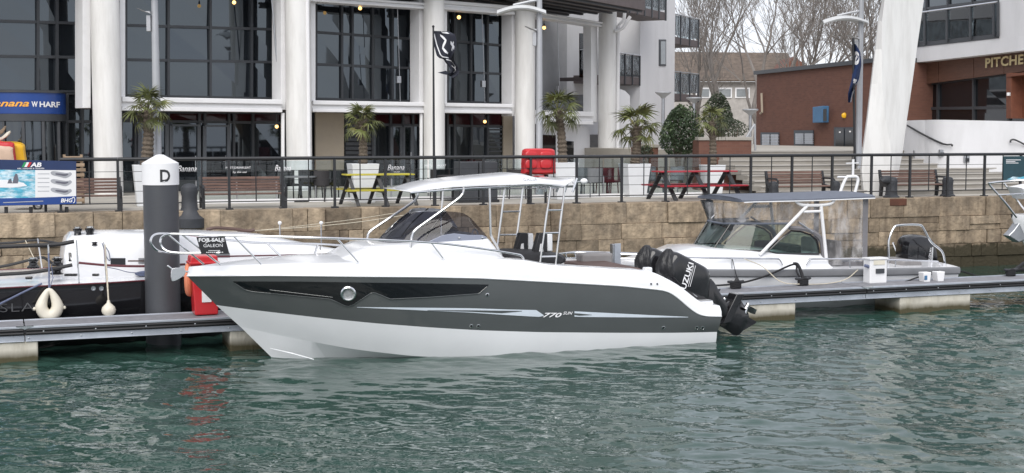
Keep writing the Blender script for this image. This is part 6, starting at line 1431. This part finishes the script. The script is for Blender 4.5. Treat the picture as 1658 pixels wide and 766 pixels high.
# ================================================================ white apartment block
def balcony(F, a0, a1, t0, t1, zs, zr, parent, n, hs=.28, sides=()):
    b = MB(); b.fbox(F, a0, a1, t0, t1, zs, zs + hs); o = b.build('balcony', M['soffit'], parent, smooth=False, bevel=.01)
    b = MB(); b.tube([F.w(a0, t0, zr), F.w(a1, t0, zr)], .03, 6)
    b.tube([F.w(a1, t0, zr), F.w(a1, t1, zr)], .03, 6); b.build('handrail', M['steeldull'], o)
    for k in range(n + 1):
        a = a0 + .04 + (a1 - a0 - .08) * k / n; b = MB(); b.fbox(F, a - .03, a + .03, t0 - .04, t0 + .02, zs - .02, zr); b.build('post', M['frame'], o, smooth=False)
        if k < n:
            a2 = a0 + .04 + (a1 - a0 - .08) * (k + 1) / n; b = MB(); b.fbox(F, a + .05, a2 - .05, t0, t0 + .015, zs + hs + .08, zr - .04); b.build('glass_panel', M['balglass'], o, smooth=False)
    m = max(1, int((t1 - t0) / .9))
    for k in range(m):
        ta, tb = t0 + (t1 - t0) * k / m, t0 + (t1 - t0) * (k + 1) / m; b = MB(); b.fbox(F, a1 - .02, a1, ta + .05, tb - .03, zs + hs + .08, zr - .04); b.build('glass_panel', M['balglass'], o, smooth=False)
    return o
def apartments():
    A = plan(1000, 49.5); F = Frame(A, R(63)); t = thing('apartment_block', 'white rendered apartment block with glass balconies beside the restaurant', 'building', A)
    def a(px, tt=0): return F.sz(px, 150, tt)[0]
    aw, ae = a(1036), a(1092)
    b = MB(); b.fbox(F, aw, ae, 0, 9, 1.6, 19); b.build('end_wall', M['render'], t, smooth=False)
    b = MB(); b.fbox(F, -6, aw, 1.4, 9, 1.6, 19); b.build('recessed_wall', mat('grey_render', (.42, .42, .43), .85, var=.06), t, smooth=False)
    # small window
    q = lambda x, y, o=0: F.at(x, y, o); b = MB(); b.prism([q(1066.5, 107), q(1077.5, 107), q(1077.5, 64), q(1066.5, 64)], F.v * -.03); w = b.build('window', M['frame'], t, smooth=False); b = MB(); b.prism([q(1068.5, 104), q(1076, 104), q(1076, 67), q(1068.5, 67)], F.v * -.045); b.build('pane', M['balpane'], w, smooth=False)
    b = MB(); b.prism([q(998, 140, 1.38), q(1004, 140, 1.38), q(1004, 40, 1.38), q(998, 40, 1.38)], F.v * -.05); b.build('window', M['frame'], t, smooth=False)
    b = MB(); c = q(1010.5, 71, 1.36); b.ball(c, .16, 12, (.6, .3, 1.0)); b.build('wall_lamp', M['iron'], t)
    balcony(F, a(1005, -1.1), a(1077, -1.1), -1.1, .0, 7.42, 8.9, t, 6); balcony(F, a(985), aw - .02, .0, 1.4, 5.05, 6.15, t, 4); balcony(F, ae + .02, a(1130, .6), .6, 2.6, 6.95, 8.15, t, 4); balcony(F, ae + .02, a(1131, .6), .6, 2.6, 4.62, 5.8, t, 4)
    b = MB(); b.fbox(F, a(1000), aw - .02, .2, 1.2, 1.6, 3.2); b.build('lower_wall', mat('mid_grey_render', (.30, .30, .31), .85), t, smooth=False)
    # rounded white wall beside the last column
    Wm = MB(); p = plan(1008, 48.0); G = Frame(p, R(40)); g = lambda x, y: G.at(x, y, 0); Wm.prism([g(992, 290), g(1020, 286), g(1020, 155), g(1012, 147), g(1000, 143), g(992, 142)], G.v * .3); tag(Wm.build('garden_wall', M['render'], smooth=False), 'white rendered screen wall with sloping top beside the last column', 'wall')
    # plants on the upper balcony
    b = MB(); r = random.Random(3)
    for i in range(160):
        c = F.w(a(1040, -1.0) + r.uniform(-.6, .9), -.7 + r.uniform(-.2, .2), 8.1 + r.uniform(0, .9)); d = Vector((r.uniform(-1, 1), r.uniform(-1, 1), r.uniform(0, 1))).normalized(); s = d.orthogonal().normalized(); b.add([c, c + d * .2 + s * .03, c + d * .4, c + d * .2 - s * .03], [[0, 1, 2, 3]])
    tag(b.build('balcony_plant', M['leaf'], smooth=False), 'green potted plants on the top balcony of the white block', 'plant')
M['balpane'] = mat('pale_window_glass', (.22, .24, .25), .05, ior=1.7)
apartments()
# big dark balcony slab at the top over the last bay
def top_balcony():
    F = BAYS[4]; b = MB(); a0, a1 = F.sz(900, 10, -1.6)[0], F.sz(1040, 10, -1.6)[0]; z = 3.2 + (218 - 13) / FPX * 44
    b.fbox(F, a0, a1, -1.7, 3.5, z, z + .35); b.build('upper_balcony', M['soffit'], REST, smooth=False)
    for k in range(7):
        b = MB(); b.fbox(F, a0, a1, -1.6 + .55 * k, -1.5 + .55 * k, z - .06, z - .003); b.build('soffit_board', M['frame'], REST, smooth=False)
top_balcony()

# ================================================================ steps, landing, walls, pillar
def stairs():
    a0, a1 = qs(1168, 4), qs(1720, 3); t = thing('stone_steps', 'wide flight of pale stone steps behind the benches on the right', 'steps', QF.w(a0, 1.6, QZ), QF.ang); n = 9; rise = 1.05 / n; run = .56
    for k in range(n):
        b = MB(); b.fbox(QF, a0 + .12 * k, a1 + .3, 1.6 + run * k, 1.6 + run * (k + 1) + .06, QZ - .02 + (rise * k if k else 0), QZ + rise * (k + 1)); b.build('step', M['step'], t, smooth=False, bevel=.012)
        b = MB(); b.fbox(QF, a0 + .12 * k - .01, a1 + .3, 1.575 + run * k, 1.62 + run * k, QZ + rise * (k + 1) - .028, QZ + rise * (k + 1) + .004); b.build('nosing', mat('step_nosing', (.42, .40, .37), .8, var=.2, scale=1) if 'step_nosing' not in MATS else MATS['step_nosing'], t, smooth=False)
    b = MB(); b.fbox(QF, a0 + 1, a1 + 60, 1.6 + run * n, 90, QZ - .5, QZ + 1.05 - .004); tag(b.build('upper_pavement', M['pave'], smooth=False), kind='structure')
stairs()
def pillar():
    p0 = plan(1425, 33.6); t = thing('leaning_pillar', 'tall tapered white leaning pillar standing in front of the steps', 'pillar', p0); rows = []
    # pixel rows: left edge, facet edge, right edge
    tab = [(322, 1400, 1446, 1448), (275, 1395, 1444, 1456), (250, 1397, 1443.5, 1461), (228, 1400, 1441, 1464), (190, 1405, 1433, 1469), (136, 1411, 1428.5, 1477), (80, 1417.5, 1427.5, 1484.5), (34, 1422.5, 1428, 1491), (0, 1429.5, 1432, 1496), (-60, 1437, 1438.5, 1506), (-160, 1452, 1452.5, 1522)]
    P = wall_frame(plan(1380, 33.6), plan(1500, 34.4)); rings = []
    for y, xl, xf, xr in tab:
        l, f_, r_ = P.at(xl, y, .0), P.at(xf, y, -.16), P.at(xr, y, .0); w = (r_ - l).length; rings.append([l, l.lerp(f_, .5) - P.v * .03, f_, f_.lerp(r_, .5) - P.v * .03, r_, r_ - P.u * w * .15 + P.v * .35, l + P.u * w * .4 + P.v * .45, l + P.u * w * .12 + P.v * .25])
    b = MB(); b.loft(rings); b.build('pillar_shaft', M['column'], t, ang=16)
pillar()
def curved_wall():
    pl = [(1450, 9.0), (1462, 6.6), (1490, 5.2), (1525, 4.3), (1580, 3.9), (1680, 3.8), (1800, 4.2)]; pts = []
    for px, tt in pl: p = QF.at(px, 200, tt); pts.append((p, px))
    sm = smooth_open([Vector((p.x, p.y, 0)) for p, _ in pts], 5); b = MB(); top = []
    for i, p in enumerate(sm): top.append(3.55 + .06 * math.sin(i * .12))
    back = [p + QF.v * .35 for p in sm]; b.loft([[p + Z * 1.6, p + Z * z, q + Z * z, q + Z * 1.6] for p, q, z in zip(sm, back, top)]); o = tag(b.build('curved_wall', M['render'], ang=30), 'low curved white wall below the pub windows at the right', 'wall')
    for x, y in ((1471, 220), (1521, 248), (1567, 257), (1480, 249)):
        best = min(sm, key=lambda p: abs(proj(p + Z * 2.7)[0] - x)); c = best + Z * (HC - (y - HZ) / FPX * best.y) - QF.v * .02; b = MB(); b.box(c, (.17, .06, .2), Matrix.Rotation(QF.ang, 3, 'Z')); e = b.build('wall_light', M['steeldull'], o, smooth=False, bevel=.01); b = MB(); b.box(c - QF.v * .035 - Z * .03, (.11, .02, .1), Matrix.Rotation(QF.ang, 3, 'Z')); b.build('light_slot', M['iron'], e, smooth=False)
    def wr(pix, m='iron', lab='dark wall handrail sloping down the curved white wall'):
        q = []
        for x, y in pix: best = min(sm, key=lambda p: abs(proj(p + Z * 3)[0] - x)) - QF.v * .1; q.append(ptY(x, y, best.y))
        b = MB(); b.tube(smooth_open(q, 3), .025, 6); tag(b.build('handrail', M[m]), lab, 'handrail')
    wr([(1469, 203), (1495, 218), (1527, 233), (1541, 234), (1541, 237)]); wr([(1636, 231), (1637, 227), (1645, 227), (1670, 240)], 'iron', 'dark wall handrail at the right edge of the curved white wall')
curved_wall()
def steel_rail():
    q = [ptY(1200, 252, 38), ptY(1199, 238, 38), ptY(1222, 201, 38), ptY(1223, 205, 38), ptY(1223, 250, 38)]; b = MB(); b.tube(q[:3], .035, 8); b.tube([q[2], q[4]], .03, 8); b.tube([ptY(1211, 220, 38), ptY(1211, 250, 38)], .03, 8); tag(b.build('stair_handrail', MATS['lamp_grey']), 'pale steel handrail at the left end of the stone steps', 'handrail')
steel_rail()
def brick_planters():
    for x0, x1, yt, Y0, lab in ((1036, 1066, 234, 39.0, 'low brick wall with stone cap left of the round shrub'), (1132, 1217, 222, 37.0, 'brick planter wall with stone cap right of the round shrub')):
        G = wall_frame(plan(x0, Y0), plan(x1, Y0 + .12)); a0, a1 = 0, G.sz(x1, 200)[0]; zt = G.at((x0 + x1) / 2, yt, 0).z; t = thing('brick_planter', lab, 'wall', G.w(0, 0, 1.65)); b = MB(); b.fbox(G, a0, a1, 0, .8, 1.6, zt - .09); box_uv(b.build('brickwork', M['brick'], t, smooth=False)); n = max(2, int((a1 - a0) / .55))
        for k in range(n):
            b = MB(); b.fbox(G, a0 - .03 + (a1 - a0 + .06) * k / n + .004, a0 - .03 + (a1 - a0 + .06) * (k + 1) / n - .004, -.04, .4, zt - .088, zt); b.build('cap_stone', M['step'], t, smooth=False, bevel=.008)
brick_planters()

# ================================================================ brick building and pub on the right
def brick_building():
    a, c = plan(1224.5, 60), plan(1425, 49.6); F = wall_frame(a, c); t = thing('brick_building', 'flat roofed red brick building with grey louvred doors', 'building', a); L = (c - a).length; zt = F.at(1225, 121, 0).z
    b = MB(); b.fbox(F, 0, L, 0, 8, 2.6, zt); box_uv(b.build('brick_wall', M['brick'], t, smooth=False))
    b = MB(); b.fbox(F, -.1, L, -.12, 8.1, zt + .002, zt + .16); b.build('roof_edge', M['frame'], t, smooth=False)
    q = lambda x, y, o=0: F.at(x, y, o)
    def door(x0, x1, y0, y1, louv, m='frame'):
        b = MB(); b.prism([q(x0, y1), q(x1, y1), q(x1, y0), q(x0, y0)], F.v * -.05); d = b.build('door', mat('door_blue_grey', (.05, .06, .075), .5) if 'door_blue_grey' not in MATS else MATS['door_blue_grey'], t, smooth=False); mx_ = (x0 + x1) / 2
        for xa, xb in ((x0 + 1.5, mx_ - 1), (mx_ + 1, x1 - 1.5)):
            yy0, yy1 = (y0 + 3, y1 - 2) if louv == 2 else (y0 + 5, y0 + (y1 - y0) * .62)
            if louv: 
                b = MB(); b.prism([q(xa, yy1, -.06), q(xb, yy1, -.06), q(xb, yy0, -.06), q(xa, yy0, -.06)], F.v * -.02); lv = b.build('louvre_panel', M['steeldull'], d, smooth=False)
                b = MB()
                for k in range(6):
                    y = yy0 + (yy1 - yy0) * (k + .5) / 6; b.beam(q(xa, y, -.09), q(xb, y, -.09), .05, .03)
                b.build('louvre_slats', M['alu'], lv, smooth=False)
            else:
                b = MB(); b.prism([q(xa, y1 - 1, -.06), q(xb, y1 - 1, -.06), q(xb, y0 + 2, -.06), q(xa, y0 + 2, -.06)], F.v * -.02); b.build('pane', M['blackglass'], d, smooth=False)
    door(1233, 1262, 214.5, 248, 2); door(1287, 1318, 211, 247, 1); door(1352, 1384, 206, 246, 0)
    b = MB(); b.prism([q(1326, 199, 0), q(1342, 198.5, 0), q(1342.5, 171.5, 0), q(1326, 173.5, 0)], F.v * -.28); b.build('vent_box', M['cyanbox'], t, smooth=False, bevel=.02)
    b = MB(); b.prism([q(1333, 196, -.285), q(1338.5, 196, -.285), q(1338.5, 176, -.285), q(1333, 177, -.285)], F.v * -.01); b.build('vent_opening', M['iron'], t, smooth=False)
    b = MB(); b.ball(q(1367, 187, -.05), .11, 10, (1, .5, 1)); b.build('alarm_sounder', M['yellowp'], t); b = MB(); b.box(q(1360.5, 214, -.09), (.1, .03, .05)); b.box(q(1377, 213, -.09), (.1, .03, .05)); b.build('door_notice', M['whitepaint'], t, smooth=False)
    b = MB(); b.tube([q(1233, 151, -.1), q(1234, 182, -.1), q(1231, 184, -.1)], .05, 6); b.build('vent_pipe', M['beige'], t)
brick_building()
def pub():
    a, c = plan(1462, 51.5), plan(1690, 42.6); F = wall_frame(a, c); t = thing('pub_building', 'white and brick pub with gold lettering and upper glass balcony', 'building', c); q = lambda x, y, o=0: F.at(x, y, o)
    def slab(pts, m, name, o=0, th=.2, bev=0, parent=None): b = MB(); b.prism([q(x, y, o) for x, y in pts], F.v * th); return b.build(name, m, parent or t, smooth=False, bevel=bev)
    slab([(1466, 103), (1690, 78), (1690, 54), (1466, 78.5)], M['render'], 'white_fascia', -.3, 1.5); slab([(1618, 62), (1690, 54), (1690, -330), (1618, -300)], M['render'], 'white_wall', -.3, 1.5)
    # timber cladding panels over the windows
    for x0, x1 in ((1470, 1519), (1520, 1576), (1577, 1625), (1626, 1690)):
        y0 = lambda x: 100.5 - (x - 1480) * .108; y1 = lambda x: 138 - (x - 1482) * .128; slab([(x0, y1(x0)), (x1, y1(x1)), (x1, y0(x1)), (x0, y0(x0))], M['slatwood'], 'cladding_panel', .12, .1)
    slab([(1440, 252), (1690, 252), (1690, 60), (1440, 60)], M['iron'], 'rear_wall', 1.0, .3)
    window(F, .35, [1462, 1477, 1519, 1577, 1634, 1690], [hy(140, 1477, 116, 1658), hy(176, 1477, 174, 1658), hy(200, 1477, 200, 1658)], parent=t, fw=.10, glass='blackglass2')
    dl = slab([(1629, 192), (1637, 192), (1637, 118), (1629, 119)], mat('timber_door', (.16, .055, .03), .6, var=.2), 'door_surround', -.35, .6, .01); slab([(1629, 121), (1690, 113), (1690, 117), (1629, 125)], MATS['timber_door'], 'door_head', -.38, .6, parent=None); slab([(1640, 192), (1658, 192), (1690, 192), (1690, 119), (1640, 125)], MATS['timber_door'], 'door', .05, .08); b = MB(); b.tube([q(1633, 155, -.4), q(1633, 150, -.4)], .06, 6); b.build('wall_fitting', M['whitepaint'], t)
    p = q(1634, 98.5, .10); k = p.y / FPX; lettering(t, 'PITCHER', p, q(1660, 95.5, .1) - q(1600, 102, .1), Z, (q(1672, 100, .1) - q(1597, 100, .1)).length, 16 * k, M['gold'], 0, .03, 1.05, out=.05)
    # upper balcony
    window(F, 1.6, [1475, 1500, 1535, 1575, 1618], [hy(-300, 1490, -330, 1615), hy(-70, 1490, -80, 1615), hy(15, 1490, 0, 1615), hy(76, 1490, 62, 1615)], parent=t, fw=.09)
    slab([(1484, 76.5), (1617, 61.5), (1617, 54), (1484, 69)], M['frame'], 'balcony_edge', -.32, .1); xs = [1484, 1497, 1533, 1571, 1609]
    for x in xs + [1616]:
        b = MB(); b.beam(q(x, 74 - (x - 1484) * .113, -.36), q(x, 20.5 - (x - 1490) * .137, -.36), .09, .05, F.v); b.build('balcony_post', M['frame'], t, smooth=False)
    for x0, x1 in zip(xs, xs[1:] + [1616]):
        y0 = lambda x: 23 - (x - 1490) * .137; y1 = lambda x: 69 - (x - 1484) * .113; slab([(x0 + 1, y1(x0)), (x1 - 1, y1(x1)), (x1 - 1, y0(x1)), (x0 + 1, y0(x0))], M['pubglass'], 'glass_panel', -.33, .02)
    b = MB(); b.tube([q(1484, 21.3, -.36), q(1614, 3.5, -.36)], .04, 8); b.build('balcony_rail', M['steel'], t)
    # pale chairs on the balcony
    for x, y, s in ((1553, 48, 1), (1585, 46, -1)):
        c = q(x, y, .4); kk_ = c.y / FPX; e = thing('balcony_chair', 'white chair on the pub balcony, the %s of the two' % ('left' if s > 0 else 'right'), 'chair', c - Z * .3); b = MB(); b.tube([c + Vector((s * .35, 0, .35)), c + Vector((s * .25, 0, .02)), c + Vector((-s * .25, 0, .05))], .035, 6); b.tube([c + Vector((s * .35, .4, .35)), c + Vector((s * .25, .4, .02)), c + Vector((-s * .25, .4, .05))], .035, 6); b.grid([[c + Vector((s * .35, y_, .35)), c + Vector((s * .25, y_, .02)), c + Vector((-s * .25, y_, .05))] for y_ in (0, .4)]); b.build('chair_shell', M['whitepaint'], e); b = MB()
        for y_ in (0, .4): b.tube([c + Vector((0, y_, .03)), c + Vector((s * .3, y_, -.35))], .02, 5); b.tube([c + Vector((0, y_, .03)), c + Vector((-s * .3, y_, -.35))], .02, 5)
        b.build('chair_legs', M['steel'], e)
M['blackglass2'] = mat('pub_window_glass', (.008, .009, .011), .04, ior=1.5, rnd=.4)
pub()
# ================================================================ far house, trees and shrubs
def far_house():
    Y = 92; p = lambda x, y, d=0: ptY(x, y, Y + d); t = thing('tiled_house', 'long low house with brown tiled roof behind the bare trees', 'house', p(1200, 230))
    z0 = 1.7; e0, e1 = p(1060, 132), p(1300, 132); r0, r1 = p(1060, 86, 5), p(1275, 88, 5)
    b = MB(); b.prism([Vector((e0.x, e0.y + .5, z0)), Vector((e1.x, e1.y + .5, z0)), Vector((e1.x, e1.y + .5, e1.z)), Vector((e0.x, e0.y + .5, e0.z))], (0, 9, 0)); b.build('wall', M['housewall'], t, smooth=False)
    b = MB(); n = 14
    for k in range(n):
        f0, f1 = k / n, (k + 1) / n; A, B, C_, D = e0.lerp(r0, f0), e1.lerp(r1, f0), e1.lerp(r1, f1), e0.lerp(r0, f1); b.prism([A - Z * .0, B, C_, D], Vector((0, -.05, .10)))
    b.build('roof', M['tile'], t, smooth=False)
    g = [p(1262, 112, -1), p(1312, 112, -1), p(1312, 104, -1), p(1290, 92, -1)]; b = MB(); b.prism([p(1268, 150, -2), p(1312, 150, -2), p(1312, 112, -2), p(1287, 91, -2), p(1268, 110, -2)], (0, 8, 0)); box_uv(b.build('gable', M['brick'], t, smooth=False))
    for i, x in enumerate((1105, 1140, 1175, 1204, 1240)):
        b = MB(); c = p(x, 150); b.box(c + Vector((0, .48, 0)), (1.0, .1, .7)); w = b.build('window', M['whitepaint'], t, smooth=False); b = MB(); b.box(c + Vector((0, .40, 0)), (.8, .05, .5)); b.build('pane', M['balpane'], w, smooth=False)
far_house()
def bare_tree(px, Y, htop, seed, lab, r0=.16, ybase=235):
    r = random.Random(seed); base = ptY(px, ybase, Y); base.z = 1.7; H = htop; t = thing('bare_tree', lab, 'tree', base, 0, 'leafless trees behind the brick building'); tr = MB(); br = MB()
    def grow(p, d, L, rad, depth):
        n = 4; pts = [p]; q = p.copy(); dd = d.copy()
        for i in range(n):
            dd = (dd + Vector((r.gauss(0, .13), r.gauss(0, .13), .05 + r.gauss(0, .06)))).normalized(); q = q + dd * (L / n); pts.append(q.copy())
        (tr if depth == 0 else br).tube(pts, [rad * (1 - .45 * i / n) for i in range(n + 1)], 6 if depth < 2 else 3, cap=False)
        if depth >= 6: return
        kids = 3 if depth < 5 else 2
        for k in range(kids + (depth == 0) * 2):
            f = r.uniform(.35, 1) if k else 1.0; pp = pts[min(n, max(1, int(round(f * n))))]; a = r.uniform(0, 6.28); sp = r.uniform(.3, .75) if k else r.uniform(.05, .3); side = dd.orthogonal().normalized(); side = Matrix.Rotation(a, 3, dd) @ side; nd = (dd * math.cos(sp) + side * math.sin(sp) + Z * .12).normalized(); grow(pp, nd, L * r.uniform(.58, .82), max(rad * .52, .010), depth + 1)
    grow(base, Vector((r.uniform(-.05, .05), 0, 1)), H * .36, r0, 0); tr.build('trunk', M['twig'], t); o = br.build('branches', M['twig'], t, smooth=False)
for i, (px, Y, h, lab) in enumerate(((1128, 78, 10.5, 'leafless tree close to the right balconies of the white block'), (1172, 70, 11.5, 'leafless tree rising left of the blue window far behind the dark shrub'), (1222, 66, 11.0, 'leafless tree just left of the brick building corner'), (1262, 74, 12.5, 'leafless tree above the left end of the brick roof'), (1300, 70, 11.5, 'leafless tree above the middle of the brick roof'), (1345, 72, 12.5, 'leafless tree left of the lamp post with blue flag'), (1385, 68, 11.5, 'leafless tree directly behind the lamp post with blue flag'), (1418, 74, 12.5, 'leafless tree beside the top of the leaning pillar'))): bare_tree(px, Y, h, 20 + i, lab)
def shrub(px, yc, Y, rx, rz, n, m, lab, seed, leaf=.075, name='shrub'):
    k = Y / FPX; c = ptY(px, yc, Y); r = random.Random(seed); t = thing(name, lab, 'shrub', Vector((c.x, c.y, c.z - rz * k))); A, C_ = rx * k, rz * k; b = MB()
    lob = [(r.uniform(0, 6.28), r.uniform(-.9, .9), r.uniform(.06, .2)) for _ in range(16)]
    for i in range(n):
        az = r.uniform(0, 6.28); u = r.uniform(-.98, 1); rad = (1 - r.random() ** 2.2 * .55); e = 1
        for la, lu, lw in lob: e += lw * .9 * math.exp(-(((az - la + math.pi) % 6.283 - math.pi) ** 2 + (u - lu) ** 2) / .12) - .010
        q = math.sqrt(1 - u * u) ** .75; tp = 1.08 - .34 * max(0, u + .2); p = c + Vector((A * rad * e * q * tp * math.cos(az), A * rad * e * q * tp * math.sin(az), C_ * rad * e * u * (1.0)))
        d = Vector((r.gauss(0, 1), r.gauss(0, 1), r.gauss(0, 1) + .3)).normalized(); s = d.orthogonal().normalized(); s = Matrix.Rotation(r.uniform(0, 6.28), 3, d) @ s; L = leaf * r.uniform(.6, 1.3); b.add([p - d * L * .5, p + s * L * .3, p + d * L * .5, p - s * L * .3], [[0, 1, 2, 3]])
    b.build('foliage', M[m], t, smooth=False); b = MB()
    for i in range(7): b.tube([Vector((c.x, c.y, 1.7)), c + Vector((r.uniform(-.5, .5) * A, r.uniform(-.5, .5) * A, r.uniform(-.2, .6) * C_))], [.04, .012], 5)
    b.build('stem', M['bark'], t)
shrub(1101, 212, 38.2, 35, 46, 5200, 'leaf', 'large round dark green shrub between two palms', 5); shrub(1163, 184, 46, 26, 38, 3000, 'leafd', 'dark conical shrub behind the thin young palm', 6); shrub(1180, 206, 41, 30, 18, 1500, 'leafd', 'low scrubby bush on top of the brick planter', 8, .06)
shrub(1046, 245, 38.6, 14, 12, 500, 'leafd', 'small low bush beside the low brick wall', 9, .06)
